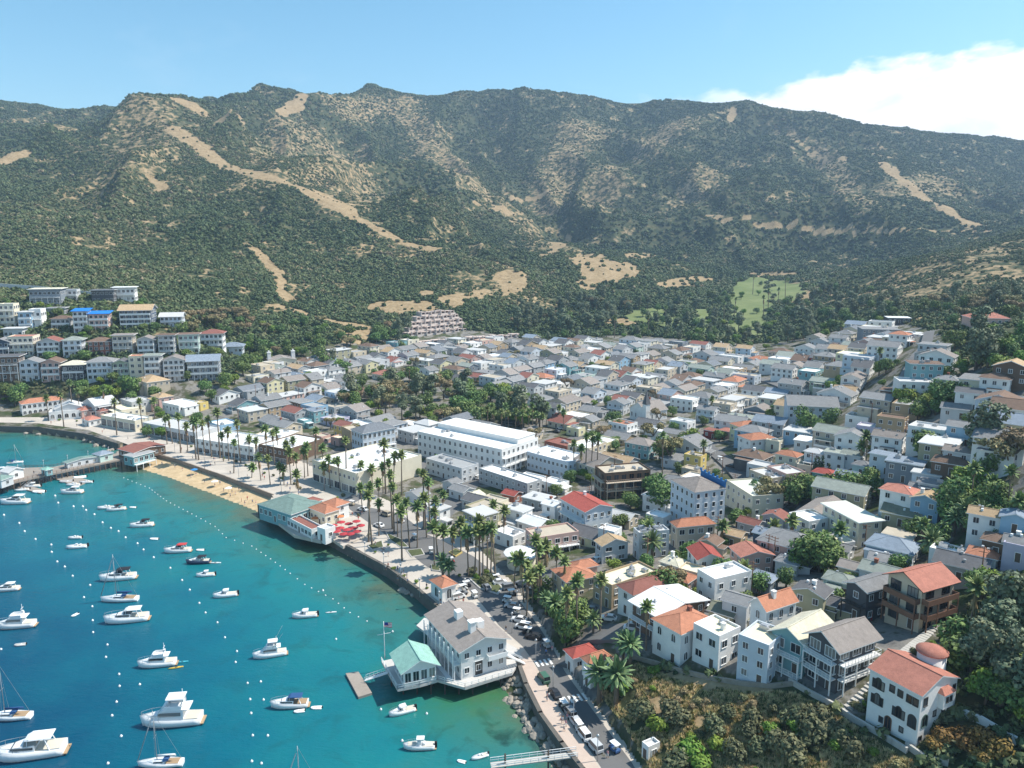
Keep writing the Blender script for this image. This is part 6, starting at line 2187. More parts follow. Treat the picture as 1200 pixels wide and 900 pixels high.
# park in the middle of the town
for px, py, k, s in [(405, 478, 'rust', .9), (418, 474, 'rust', .8), (448, 476, 'rust', 1.3), (460, 470, 'rust', 1.2), (452, 486, 'rust', 1.1), (475, 472, 'rust', .9), (495, 466, 'rust', 1.2), (510, 462, 'rust', 1.2), (520, 468, 'rust', 1.1), (530, 478, 'rust', 1.0), (500, 478, 'oak', 1.1),
                     (540, 464, 'lime', 1.4), (548, 470, 'oak', 1.4), (560, 476, 'oak', 1.3), (575, 470, 'oak', 1.2), (590, 474, 'oak', 1.3), (600, 470, 'oak', 1.1), (545, 488, 'oak', 1.2), (520, 490, 'oak', 1.0), (418, 490, 'lime', .8), (420, 483, 'lime', .9), (492, 490, 'lime', 1.2), (505, 496, 'lime', 1.0), (478, 492, 'lime', .8), (560, 490, 'lime', .9), (580, 488, 'oak', 1.0),
                     (362, 446, 'lime', 1.0), (395, 434, 'lime', 1.2), (405, 440, 'oak', 1.2), (380, 432, 'oak', 1.4), (388, 442, 'lime', .9), (375, 424, 'oak', 1.4), (390, 428, 'euc', .8), (485, 405, 'oak', 1.0), (470, 412, 'oak', 1.0), (300, 416, 'cypress', 1.3), (303, 420, 'cypress', 1.2), (310, 424, 'oak', 1.4), (300, 428, 'oak', 1.3), (322, 440, 'oak', .9),
                     (112, 468, 'lime', 1.3), (125, 470, 'lime', 1.4), (138, 468, 'lime', 1.1), (150, 464, 'oak', 1.4), (160, 462, 'oak', 1.1), (25, 472, 'oak', 1.3), (18, 476, 'oak', 1.1), (190, 515, 'lime', 1.0), (172, 512, 'oak', .7), (100, 468, 'oak', 1.0), (265, 455, 'oak', 1.2), (275, 450, 'lime', 1.0), (262, 462, 'lime', .9), (285, 440, 'oak', 1.3), (290, 432, 'oak', 1.2), (248, 470, 'oak', .9),
                     (811, 520, 'lime', 1.2), (804, 526, 'lime', 1.0), (772, 498, 'rust', .8), (785, 545, 'rust', 1.1), (775, 540, 'oak', 1.3), (770, 590, 'oak', 1.2), (776, 600, 'oak', 1.3), (766, 582, 'oak', 1.0), (720, 500, 'oak', 1.0), (790, 510, 'oak', .8), (765, 520, 'rust', 1.0), (722, 508, 'oak', .9), (685, 562, 'lime', .8), (692, 568, 'lime', .7), (668, 568, 'oak', .7), (775, 705, 'oak', 1.0), (785, 700, 'rust', .7), (795, 706, 'lime', .7), (830, 690, 'oak', .6),
                     (890, 590, 'oak', 1.1), (897, 596, 'rust', 1.1), (925, 590, 'oak', 1.2), (935, 594, 'oak', 1.3), (945, 588, 'oak', 1.3), (955, 590, 'oak', 1.2), (965, 586, 'oak', 1.2), (980, 588, 'oak', 1.3), (995, 590, 'oak', 1.3), (1010, 586, 'oak', 1.1), (1020, 574, 'oak', 1.0), (958, 565, 'cypress', .9), (962, 568, 'cypress', 1.0), (970, 570, 'cypress', .8), (954, 562, 'cypress', .8),
                     (940, 665, 'oak', 1.1), (950, 668, 'oak', 1.3), (960, 670, 'oak', 1.3), (968, 664, 'oak', 1.2), (945, 655, 'oak', 1.1), (955, 658, 'lime', 1.0), (975, 672, 'oak', 1.0), (930, 672, 'lime', .9), (1087, 540, 'lime', 1.2), (1080, 538, 'oak', 1.3), (1094, 538, 'oak', 1.1),
                     (1148, 548, 'euc', 1.55), (1156, 545, 'euc', 1.6), (1140, 552, 'euc', 1.3), (1168, 552, 'rust', 1.4), (1180, 556, 'rust', 1.3), (1190, 548, 'rust', 1.3), (1160, 560, 'oak', 1.2), (1135, 580, 'lime', 1.5), (1120, 605, 'oak', 1.6), (1130, 612, 'oak', 1.4), (1118, 590, 'lime', 1.3), (1145, 600, 'lime', 1.2), (1155, 602, 'lime', 1.2), (1165, 598, 'oak', 1.2), (1110, 618, 'oak', 1.3), (1100, 640, 'oak', .9), (1140, 640, 'oak', .9), (1150, 632, 'oak', 1.0),
                     (1060, 480, 'lime', 1.5), (1058, 488, 'oak', 1.0), (1030, 440, 'lime', 1.3), (1038, 438, 'oak', 1.1), (985, 455, 'lime', 1.2), (992, 460, 'oak', 1.1), (975, 462, 'lime', 1.1), (940, 508, 'oak', 1.5), (960, 510, 'oak', 1.0), (975, 502, 'oak', 1.1), (932, 500, 'rust', .7), (910, 490, 'oak', 1.1), (903, 496, 'lime', 1.2), (1095, 470, 'oak', 1.2), (1105, 478, 'oak', 1.4), (1112, 470, 'lime', 1.2), (1120, 472, 'oak', 1.4), (1128, 480, 'oak', 1.2), (1085, 480, 'lime', 1.0), (1075, 492, 'oak', 1.0)]:
    at_tree(k, px, py, s * (.78 if px > 1090 else .9 if px > 880 else 1))
scat(['oak', 'oak', 'rust', 'lime', 'euc'], [(400, 476), (425, 450), (480, 442), (560, 456), (610, 470), (645, 492), (640, 502), (560, 500), (500, 496), (440, 490)], 52, .9, 1.35, .5)
scat(['oak', 'lime', 'shrub'], [(180, 484), (260, 500), (330, 522), (330, 532), (250, 512), (180, 498)], 10, .5, .8, 1)
EU = ['euc'] * 5 + ['oak'] * 3 + ['rust'] * 2
# eucalyptus belts at the head of the valley: single trees, nearest first
scat(['euc'] * 5 + ['rust', 'oak'], [(588, 392), (600, 372), (650, 358), (700, 352), (740, 360), (735, 385), (690, 392), (640, 396)], 56, .9, 1.35)
scat(['euc', 'oak', 'oak', 'euc', 'lime'], [(700, 395), (740, 380), (830, 372), (920, 378), (985, 385), (940, 398), (880, 398), (830, 405), (760, 402)], 34, .8, 1.3)
scat(['euc', 'euc', 'oak'], [(740, 360), (800, 340), (850, 330), (858, 372), (820, 382), (760, 378)], 22, .9, 1.3)
scat(['euc', 'oak', 'oak'], [(905, 360), (945, 335), (1010, 340), (1060, 350), (1040, 372), (985, 382), (930, 380)], 40, .9, 1.3)
scat(['oak', 'rust', 'euc', 'oak', 'rust'], [(1040, 372), (1080, 352), (1200, 350), (1205, 380), (1110, 392), (1090, 372)], 34, .8, 1.2, 9)
scat(['oak', 'oak', 'lime', 'euc'], [(1112, 400), (1205, 385), (1205, 440), (1130, 440), (1110, 425)], 24, .7, 1.1, 6)
scat(['euc', 'oak', 'rust'], [(430, 400), (445, 378), (480, 385), (480, 402), (455, 408)], 14, .9, 1.3)
scat(['oak', 'oak', 'lime', 'rust'], [(280, 425), (300, 385), (380, 375), (440, 400), (420, 412), (330, 420), (300, 440)], 34, .8, 1.2)
scat(['rust', 'rust', 'oak'], [(205, 395), (215, 372), (300, 372), (300, 395), (270, 402)], 26, .8, 1.2)
scat(['oak', 'lime', 'shrub', 'oak'], [(-10, 425), (0, 350), (40, 345), (230, 365), (270, 402), (260, 450), (150, 452), (0, 452)], 70, .55, 1.0, .5)
scat(['shrub', 'limeshrub', 'oak'], [(-10, 462), (0, 448), (250, 450), (250, 470), (100, 474), (0, 472)], 30, .7, 1.2, .5)
# between the houses
scat(['oak', 'lime', 'oak', 'rust'], [(300, 430), (600, 405), (820, 415), (900, 470), (780, 520), (640, 540), (480, 560), (360, 500)], 110, .4, .8, .2)
scat(['oak', 'lime', 'oak'], [(600, 600), (800, 500), (900, 470), (1000, 400), (1100, 400), (1200, 450), (1200, 640), (1080, 720), (950, 720), (760, 700)], 105, .35, .75, .2)
# the bluff under the villas and the wooded gully beside the round tower
BL = [(712, 778), (745, 778), (800, 800), (870, 812), (930, 812), (985, 840), (1050, 885), (1100, 905), (1150, 960), (900, 980), (780, 945), (760, 896), (722, 838), (700, 800)]
BL2 = [(745, 792), (800, 806), (870, 822), (930, 824), (985, 856), (1050, 898), (1100, 915), (1150, 960), (900, 985), (800, 945), (778, 890), (748, 835), (728, 812)]
scat(['shrub', 'limeshrub', 'dryshrub', 'dryshrub', 'dryshrub'], BL2, 70, .35, .8, .4)
for px, py, k, s in [(752, 842, 'shrub', 1.5), (768, 856, 'limeshrub', 1.5), (785, 836, 'shrub', 1.3), (805, 895, 'limeshrub', 1.8), (795, 905, 'shrub', 1.6), (822, 902, 'limeshrub', 1.5), (765, 790, 'limeshrub', .9), (855, 842, 'shrub', 1.0), (880, 850, 'shrub', 1.2), (905, 860, 'limeshrub', 1.2), (945, 875, 'shrub', 1.1), (890, 885, 'shrub', 1.2), (985, 880, 'limeshrub', 1.0), (930, 850, 'shrub', 1.3), (860, 890, 'shrub', 1.2), (945, 850, 'shrub', 1.4), (958, 856, 'shrub', 1.5), (935, 862, 'limeshrub', 1.3), (950, 868, 'shrub', 1.5), (970, 866, 'shrub', 1.4), (985, 874, 'shrub', 1.2), (1000, 890, 'shrub', 1.3), (910, 880, 'shrub', 1.4), (925, 892, 'shrub', 1.5), (880, 866, 'shrub', 1.2), (835, 860, 'shrub', 1.2), (845, 880, 'limeshrub', 1.2), (795, 850, 'shrub', 1.3), (720, 800, 'shrub', 1.3), (728, 815, 'limeshrub', 1.3)]:
    at_tree(k, px, py, s)
scat(['oak', 'oak', 'lime', 'shrub', 'euc'], [(1138, 835), (1120, 790), (1105, 765), (1130, 740), (1205, 745), (1260, 800), (1230, 880), (1190, 870), (1160, 845)], 30, .7, 1.0, .6)
scat(['oak', 'lime', 'shrub', 'limeshrub'], [(1125, 735), (1150, 690), (1205, 660), (1215, 740), (1160, 735)], 18, .5, .9, .5)
for px, py, s in [(1095, 880, 1.0), (1105, 875, 1.1), (1120, 868, 1.0), (1130, 880, 1.2), (1150, 875, 1.3), (1165, 885, 1.2), (1150, 895, 1.0), (1180, 790, 1.2), (1192, 796, 1.2)]:
    at_tree('orangeshrub', px, py, s)
scat(['shrub', 'dryshrub', 'limeshrub'], [(985, 838), (1010, 815), (1060, 770), (1100, 740), (1120, 760), (1060, 790), (1010, 845)], 14, .4, .7, .5)
scat(['oak', 'euc', 'oak', 'lime'], [(600, 402), (640, 392), (760, 392), (830, 398), (920, 398), (985, 382), (1035, 374), (1035, 382), (985, 396), (920, 412), (830, 408), (760, 404), (640, 402)], 52, .6, 1.0, .6)
scat(['oak', 'lime', 'oak'], [(858, 332), (880, 322), (940, 328), (905, 395), (858, 395)], 16, .7, 1.1)
scat(['limeshrub', 'shrub', 'oak'], [(600, 690), (625, 700), (650, 730), (668, 765), (700, 768), (690, 745), (660, 720), (630, 690)], 34, .5, 1.0, .4)
scat(['limeshrub', 'shrub'], [(545, 668), (575, 672), (600, 690), (590, 694), (560, 684)], 14, .5, .9, .3)

# fan palms: foot and tip in the photo
PALMS = """212 532 486;230 540 494;233 541 500;258 537 490;274 557 524;262 541 510;282 543 503;292 541 515;295 562 548;306 565 540;313 541 506;317 570 540;327 538 508;329 570 547;333 570 550;341 568 535;349 567 537;357 560 532;369 560 510;361 558 526;387 572 538;399 576 543;406 573 519;437 576 548;452 579 527;460 580 537;456 577 547;471 580 531;449 578 552;
436 640 585;432 635 580;444 628 590;460 620 566;462 625 576;466 630 585;471 657 606;480 642 592;489 642 593;497 620 562;504 620 563;500 630 586;512 630 587;519 612 582;509 665 615;513 654 606;520 662 622;549 676 625;556 677 622;562 675 620;566 678 624;571 673 620;575 676 622;581 680 625;577 618 593;590 638 597;632 692 647;602 694 660;617 702 660;
617 722 680;624 706 672;632 708 664;662 757 690;676 748 678;703 742 682;757 762 716;662 697 660;677 706 677;631 706 643;614 706 656;686 562 518;692 562 517;699 562 519;672 560 522;680 560 526;776 555 516;824 550 522;832 492 472;1015 545 512;1008 546 522;982 652 622;925 646 614;905 640 618;1181 592 552;1135 605 555;1112 600 566;1135 748 690;965 648 630;
57 493 470;75 500 463;85 485 455;94 486 462;123 482 458;137 510 473;168 510 476;182 502 474;202 520 490;196 522 495;220 530 500;240 534 502;248 536 498;268 540 508;300 545 516;322 545 512;336 548 520;344 546 515;378 562 530;392 566 545;412 560 540;
556 508 484;564 509 485;572 508 483;580 509 486;588 508 484;596 509 485;604 508 484;612 509 486;620 508 486;628 509 488;636 510 490;560 500 480;576 500 479;592 500 480;610 500 481;640 500 478;624 498 478;660 505 484;655 498 480;
882 345 328;920 350 330;912 356 340;952 352 338;900 365 345;895 372 352;860 372 352;848 378 358;780 380 360;760 392 372;720 396 376;985 400 380;1030 440 415;1080 640 615;1005 590 568;1190 620 590;1160 590 565;870 690 665;845 640 618;760 650 622;640 664 640;652 668 648;540 648 615;530 652 622;445 600 570;425 600 572;420 575 548;380 575 550;350 578 556"""
for q in PALMS.replace('\n', '').split(';'):
    px, pb, pt = map(int, q.split())
    x, y, z = hit(px, pb)
    f = proj(x, y, z)[2]
    hm_ = (pb - pt) * f / FPX * 1.12
    palm(x, y, min(24, max(4.5, hm_)), z, 0.9 if f < 450 else 1.0)
for px, py, s in [(702, 822, 1.1), (722, 826, 1.15), (738, 782, .9), (730, 776, .8), (764, 658, 1.0), (773, 582, 1.0), (1089, 662, 1.0), (519, 676, .8), (526, 680, .75), (650, 730, .9), (1130, 622, .9), (1118, 628, .8), (940, 640, .7), (695, 745, .7), (880, 662, .7), (950, 652, .8), (640, 720, .7), (560, 500, .8), (1148, 620, .8)]:
    x, y, z = hit(px, py)
    datepalm(x, y, s, z)

for px, py in [(432, 628), (440, 648), (462, 668), (474, 676), (488, 684), (500, 690), (512, 698), (395, 585), (402, 582), (352, 573), (345, 568), (330, 562), (320, 558), (310, 555), (300, 550), (288, 546), (276, 542), (262, 538), (248, 530), (236, 528), (224, 524), (210, 520), (150, 505), (130, 500), (110, 497), (90, 494), (70, 493), (420, 605), (455, 640), (530, 668), (538, 676)]:
    x, y = at_z(px, py, 2.95)
    if clear_of_buildings(x, y, 1):
        tree(rnd.choice(('shrub', 'limeshrub')), x, y, rnd.uniform(.3, .55), z=2.95)
# dry grass of the bluff and scrub on the near slopes: nobody could count it
gproto = bpy.data.collections.new('tuft_shapes')
F_GR = foliage('dry grass', (.48, .37, .19), (.78, .64, .37))
F_GG = foliage('green weeds', (.05, .075, .02), (.13, .15, .045))
for i in range(3):
    mb = MB()
    r_ = random.Random(600 + i)
    for _ in range(26):
        a, l_ = r_.uniform(0, 6.28), r_.uniform(.35, .8)
        x, y = r_.uniform(-.4, .4), r_.uniform(-.4, .4)
        dx, dy = math.cos(a) * .4 * l_, math.sin(a) * .4 * l_
        mb.face([(x - dy * .3, y + dx * .3, 0), (x + dy * .3, y - dx * .3, 0), (x + dx, y + dy, l_)])
    gproto.objects.link(bpy.data.objects.new('tuft_shape', mb.mesh('tuft_shape', F_GR if i < 2 else F_GG)))
blw = [hit(a, b_)[:2] for a, b_ in BL]
xs, ys = [p[0] for p in blw], [p[1] for p in blw]
gx_, gy_ = npr.uniform(min(xs), max(xs), 42000), npr.uniform(min(ys), max(ys), 42000)
mk = inpoly(gx_, gy_, blw) & (vnoise(gx_ / 4, gy_ / 4, 77) > .2)
gx_, gy_ = gx_[mk], gy_[mk]
scatter('dry_grass', 'dry straw grass and weeds on the bluff below the villas', np.stack([gx_, gy_, gsample(GZ, gx_, gy_) - .03], -1), (.45 + npr.rand(len(gx_)) * .5), npr.rand(len(gx_)), gproto)
ny = npr.uniform(90, 620, 60000)
nx = npr.uniform(-.86, .86, 60000) * ny
mk = (gsample(town, nx, ny) < .3) & (gsample(sea_m.astype(float), nx, ny) < .05) & (gsample(GZ, nx, ny) > 6) & ~inpoly(nx, ny, blw) & (gsample(bare, nx, ny) < .3) & (vnoise(nx / 25, ny / 25, 78) > .22)
nx, ny = nx[mk], ny[mk]
mk = npr.rand(len(nx)) < np.clip(ny / 500, .35, 1)
nx, ny = nx[mk], ny[mk]
scatter('hillside_scrub', 'low green scrub on the slopes around the hillside houses', np.stack([nx, ny, gsample(GZ, nx, ny) - .2], -1), 1.0 + npr.rand(len(nx)) * 2.2, np.clip(npr.rand(len(nx)) * .8 + .1, 0, 1), proto_col)

# ================================================================== boats
GEL = mat('white gelcoat', (.80, .80, .79), .25, .05, spec=.5)
NAVYH = mat('navy hull', (.03, .05, .10), .25, .1, spec=.5)
CREAMD = mat('cream deck', (.60, .55, .46), .7, .12)
TEAK = mat('teak deck', (.36, .25, .15), .8, .2)
CANB = mat('blue boat canvas', (.03, .09, .22), .9, .15)
CANR = mat('red boat canvas', (.50, .06, .06), .9, .15)
CAND = mat('dark boat canvas', (.025, .027, .035), .9, .15)
BLK = mat('black rubber', (.02, .02, .02), .8, .2)
YEL = mat('yellow plastic', (.62, .42, .08), .5, .1)
TURQ = mat('turquoise plastic', (.08, .45, .55), .5, .1)


def hull_rings(Ln, B, z0, z1, full=.55, stern=.86, n=10):
    out = []
    for i in range(n + 1):
        t_ = i / n
        x = -Ln / 2 + Ln * t_
        k = stern + (1 - stern) * min(1, t_ / .35) if t_ < .35 else (1 - max(0, (t_ - full) / (1 - full)) ** 2.1 if t_ > full else 1)
        k = max(k, .03)
        b_ = B / 2 * k
        zz = z0 + (z1 - z0) * t_ ** 1.8
        xk = x - (0 if t_ < .8 else (t_ - .8) * Ln * .22)
        out.append([(x, -b_, zz), (xk, -b_ * .80, .12), (xk, -b_ * .2, -.35), (xk, b_ * .2, -.35), (xk, b_ * .80, .12), (x, b_, zz)])
    return out


def loft(mb, secs, m=0):
    """sections (x, half width low, z low, half width high, z high)"""
    mb.rings([[(x, -a, z0), (x, a, z0), (x, b_, z1), (x, -b_, z1)] for x, a, z0, b_, z1 in secs], m, False)


BOAT = {}


def boat_parts(kind, var=0):
    """parts for a boat ten metres long: [(name, mesh, [children])]"""
    key = (kind, var)
    if key in BOAT:
        return BOAT[key]
    P_ = []
    Ln = 10.0

    def add(nm, mb, ms, kids=()):
        P_.append((nm, mb.mesh(nm, ms), kids))
    hullm = NAVYH if var == 2 else GEL
    if kind == 'dinghy':
        mb = MB()
        for s in (-1, 1):
            mb.tube([(-4.6, s * 1.7, .55), (2.2, s * 1.75, .6), (4.2, s * .9, .9), (4.8, 0, 1.05)], [.62, .66, .6, .5], 8)
        add('tube', mb, [GEL if var != 1 else mat('grey inflatable', (.42, .43, .44), .7, .1)])
        mb = MB()
        mb.box(-4.4, 3.6, -1.4, 1.4, .1, .45)
        add('floor', mb, [CREAMD])
        mb = MB()
        mb.box(-1.2, -.4, -1.6, 1.6, .8, 1.0)
        add('seat', mb, [GEL])
        mb = MB()
        mb.box(-5.4, -4.6, -.4, .4, .3, 1.9)
        add('outboard', mb, [BLK])
    elif kind == 'kayak':
        mb = MB()
        mb.rings(hull_rings(Ln, 2.0, .7, .9, .3, .1), 0)
        add('hull', mb, [TURQ if var == 1 else YEL if var == 2 else GEL])
        mb = MB()
        mb.box(-1.2, .6, -.45, .45, .72, .84)
        add('seat', mb, [BLK])
    elif kind == 'skiff':
        mb = MB()
        mb.rings(hull_rings(Ln, 3.5, 1.2, 1.7), 0)
        add('hull', mb, [hullm])
        mb = MB()
        mb.box(-4.2, 2.4, -1.1, 1.1, 1.26, 1.34)
        add('deck', mb, [CREAMD])
        mb = MB()
        mb.box(-.6, .5, -.5, .5, 1.34, 2.3)
        mb.box(-2.2, -1.4, -.9, .9, 1.34, 1.9)
        add('console', mb, [GEL])
        mb = MB()
        mb.box(-5.8, -5.0, -.4, .4, .4, 2.2)
        add('outboard', mb, [BLK])
    elif kind in ('sail',):
        mb = MB()
        mb.rings(hull_rings(Ln, 3.1, 1.0, 1.35, .35, .66), 0)
        add('hull', mb, [hullm])
        mb = MB()
        loft(mb, [(-1.2, .95, 1.05, .85, 1.6), (1.4, .9, 1.15, .7, 1.55), (2.6, .4, 1.25, .3, 1.35)])
        cab = mb.mesh('cabin', [GEL])
        mb = MB()
        for s in (-1, 1):
            mb.box(-.9, 1.1, s * .9 - .08, s * .9 + .08, 1.28, 1.45)
        P_.append(('cabin', cab, [('window', mb.mesh('window', [GLASS]))]))
        mb = MB()
        mb.box(-4.2, -1.4, -1.0, 1.0, 1.03, 1.1)
        add('cockpit', mb, [TEAK])
        mb = MB()
        mb.tube([(.6, 0, 1.1), (.6, 0, 13.4)], [.11, .07], 6)
        mb.bar((.6, -.8, 7.2), (.6, .8, 7.2), .06)
        add('mast', mb, [METAL])
        mb = MB()
        mb.tube([(.5, 0, 2.3), (-3.6, 0, 2.4)], .08, 6)
        mb.tube([(.4, 0, 2.52), (-3.4, 0, 2.6)], .22, 7)
        add('boom', mb, [CANB if var != 1 else GEL])
        mb = MB()
        for q in ((4.9, 0, 1.4), (-4.9, 0, 1.2)):
            mb.bar((.6, 0, 13.2), q, .04)
        for s in (-1, 1):
            mb.bar((.6, 0, 12.6), (.5, s * 1.45, 1.2), .035)
        mb.tube([(4.7, 0, 1.6), (.9, 0, 11.8)], .09, 5)
        add('rigging', mb, [METAL])
        mb = MB()
        loft(mb, [(-2.2, 1.1, 1.9, 1.0, 2.2), (-1.0, 1.1, 1.6, .8, 2.1)])
        add('spray_hood', mb, [CANB])
    else:
        B = 3.3
        mb = MB()
        mb.rings(hull_rings(Ln, B, 1.35, 1.95), 0)
        add('hull', mb, [hullm])
        mb = MB()
        mb.box(-4.7, -1.2, -1.25, 1.25, 1.42, 1.50)
        add('cockpit', mb, [CREAMD if var != 1 else TEAK])
        mb = MB()
        mb.box(-5.5, -4.9, -1.2, 1.2, .28, .42)
        add('swim_platform', mb, [TEAK])
        mb = MB()
        pts = [(-1.0, 1.5), (1.5, 1.42), (3.3, 1.0), (4.7, .12)]
        for s in (-1, 1):
            for (ax, ay), (bx, by) in zip(pts, pts[1:]):
                mb.bar((ax, s * ay, 2.3 + ax * .05), (bx, s * by, 2.3 + bx * .05), .05)
                mb.bar((bx, s * by, 1.7), (bx, s * by, 2.3 + bx * .05), .045)
        add('bow_rail', mb, [METAL])

        def cabin(secs, band, nm='cabin'):
            mb = MB()
            loft(mb, secs)
            me = mb.mesh(nm, [GEL])
            mb = MB()
            loft(mb, band)
            P_.append((nm, me, [('window', mb.mesh('window', [GLASS]))]))
        if kind == 'express':
            cabin([(-1.3, 1.35, 1.45, 1.2, 2.35), (.6, 1.3, 1.6, 1.1, 2.3), (2.6, .95, 1.7, .6, 1.95), (3.6, .3, 1.8, .2, 1.85)], [(-1.1, 1.34, 1.75, 1.28, 2.1), (1.0, 1.27, 1.82, 1.15, 2.12), (2.0, 1.06, 1.9, .92, 2.08)])
            mb = MB()
            loft(mb, [(-1.6, 1.2, 2.3, 1.05, 3.0), (.2, 1.15, 2.3, .7, 2.75)])
            add('windscreen', mb, [GLASS])
            mb = MB()
            loft(mb, [(-3.6, 1.2, 3.15, 1.1, 3.3), (-.6, 1.2, 3.15, 1.1, 3.35), (.1, .9, 3.0, .8, 3.1)])
            add('hardtop' if var == 0 else 'canopy', mb, [GEL if var == 0 else CANR if var == 3 else CANB if var == 1 else CAND])
            mb = MB()
            for s in (-1, 1):
                mb.bar((-3.3, s * 1.3, 1.4), (-2.7, s * 1.1, 3.2), .2, .12)
                mb.bar((-.3, s * 1.15, 2.3), (-.4, s * 1.1, 3.2), .08)
            add('arch', mb, [GEL])
        elif kind in ('flybridge', 'trawler', 'sportfish'):
            t_ = kind == 'trawler'
            cabin([(-2.4, 1.35, 1.45, 1.25, 3.1), (1.2, 1.3, 1.55, 1.1, 3.1), (2.0, 1.1, 1.6, .9, 2.2), (3.8, .4, 1.75, .3, 1.85)], [(-2.0, 1.37, 2.15, 1.32, 2.75), (1.25, 1.3, 2.15, 1.17, 2.75), (1.75, 1.15, 2.1, 1.0, 2.5)])
            mb = MB()
            loft(mb, [(-3.4, 1.3, 3.1, 1.35, 3.25), (.9, 1.25, 3.1, 1.2, 3.25)])
            loft(mb, [(-2.2, 1.25, 3.25, 1.3, 3.95), (-2.1, 1.25, 3.25, 1.3, 3.95), ])
            loft(mb, [(.4, 1.15, 3.25, 1.0, 3.95), (.9, 1.0, 3.25, .8, 3.8)])
            for s in (-1, 1):
                mb.box(-2.2, .5, s * 1.2 - .06, s * 1.2 + .06, 3.25, 3.9)
            add('flybridge', mb, [GEL])
            if kind == 'flybridge' or kind == 'sportfish':
                mb = MB()
                loft(mb, [(-2.6, 1.2, 5.0, 1.15, 5.14), (.3, 1.15, 5.05, 1.05, 5.18)])
                for a in (-2.3, -.1):
                    for s in (-1, 1):
                        mb.bar((a, s * 1.1, 3.6), (a, s * 1.05, 5.05), .09)
                add('hardtop', mb, [GEL])
            mb = MB()
            mb.tube([(-2.2, 0, 3.3), (-2.2, 0, 6.6 if t_ else 6.4)], [.09, .04], 6)
            if t_:
                mb.bar((-2.2, -.8, 5.4), (-2.2, .8, 5.4), .1)
                mb.box(-2.5, -1.9, -.3, .3, 4.4, 4.7)
            add('mast', mb, [GEL])
            if kind == 'sportfish':
                for s in (-1, 1):
                    mb = MB()
                    mb.tube([(-1.0, s * 1.3, 3.2), (-4.2, s * 2.6, 8.2)], [.06, .03], 5)
                    add('outrigger', mb, [METAL])
        elif kind == 'cuddy':
            cabin([(.2, 1.2, 1.5, 1.0, 2.3), (1.6, 1.0, 1.65, .8, 2.25), (3.4, .3, 1.8, .2, 1.9)], [(.35, 1.22, 1.8, 1.12, 2.1), (1.6, 1.04, 1.85, .95, 2.1)])
            mb = MB()
            loft(mb, [(-1.6, 1.2, 2.9, 1.1, 3.3), (.6, 1.15, 2.9, 1.0, 3.25), (1.0, .9, 2.85, .7, 3.0)])
            for a in (-1.4, .4):
                for s in (-1, 1):
                    mb.bar((a, s * 1.1, 1.5), (a, s * 1.1, 2.95), .1)
            add('hardtop', mb, [GEL])
            mb = MB()
            loft(mb, [(.3, 1.12, 2.25, 1.05, 2.95), (.9, 1.0, 2.2, .9, 2.9)])
            add('windscreen', mb, [GLASS])
            mb = MB()
            mb.box(-5.7, -4.9, -.4, .4, .3, 2.2)
            add('outboard', mb, [BLK])
        elif kind == 'console':
            mb = MB()
            mb.box(-.7, .5, -.6, .6, 1.5, 2.7)
            mb.box(-2.0, -1.3, -.7, .7, 1.5, 2.2)
            add('console', mb, [GEL])
            mb = MB()
            mb.box(-1.8, .7, -1.0, 1.0, 3.6, 3.75)
            for a in (-1.5, .4):
                for s in (-1, 1):
                    mb.bar((a, s * .8, 1.5), (a, s * .85, 3.62), .08)
            add('canopy', mb, [GEL])
            mb = MB()
            mb.box(-5.7, -4.9, -.4, .4, .3, 2.2)
            add('outboard', mb, [BLK])
            mb = MB()
            mb.box(.9, 3.4, -.9, .9, 1.75, 1.85)
            add('bow_deck', mb, [CREAMD])
    BOAT[key] = P_
    return P_


BNAME = dict(express='motor_cruiser', flybridge='motor_yacht', trawler='trawler_yacht', sportfish='fishing_boat', cuddy='cabin_boat', console='open_fishing_boat', sail='sailboat', skiff='skiff', dinghy='dinghy', kayak='kayak')
BDESC = dict(express='white motor cruiser', flybridge='large white flybridge motor yacht', trawler='white trawler yacht', sportfish='white sportfishing boat with long outriggers', cuddy='white cabin boat with outboard', console='white open boat with a T-top', sail='white sailboat with bare mast', skiff='small open white skiff', dinghy='small white dinghy', kayak='slim kayak')


def boat(px, py, lpx, kind, head=186, var=0, label=None):
    x, y = at_z(px, py, 0)
    f = proj(x, y, 0)[2]
    h = R(head)
    va_ = h + math.atan2(x, y)
    Ln = lpx * f / FPX / max(.45, abs(math.cos(va_)))
    r = empty(BNAME[kind], (x, y, 0), h)
    k = Ln / 10 * .93
    for nm, me, kids in boat_parts(kind, var):
        o = link(nm, me, r, (0, 0, 0), None, k)
        for kn, km in kids:
            link(kn, km, o)
    if kind == 'sail':
        pass
    d = BDESC[kind]
    if kind == 'express':
        d += {0: ' with hardtop', 1: ' with blue canopy', 2: ' with navy hull and dark canopy', 3: ' with red canopy', 4: ' with dark canopy'}[var]
    elif kind == 'kayak':
        d = {0: 'slim white', 1: 'slim turquoise', 2: 'slim yellow'}[var] + ' kayak'
    elif kind == 'dinghy' and var == 1:
        d = 'small grey inflatable dinghy'
    tag(r, d, 'kayak' if kind == 'kayak' else 'sailboat' if kind == 'sail' else 'boat', 'boats moored in the bay', label, at=(x, y, 0), set_='sea')
    return r


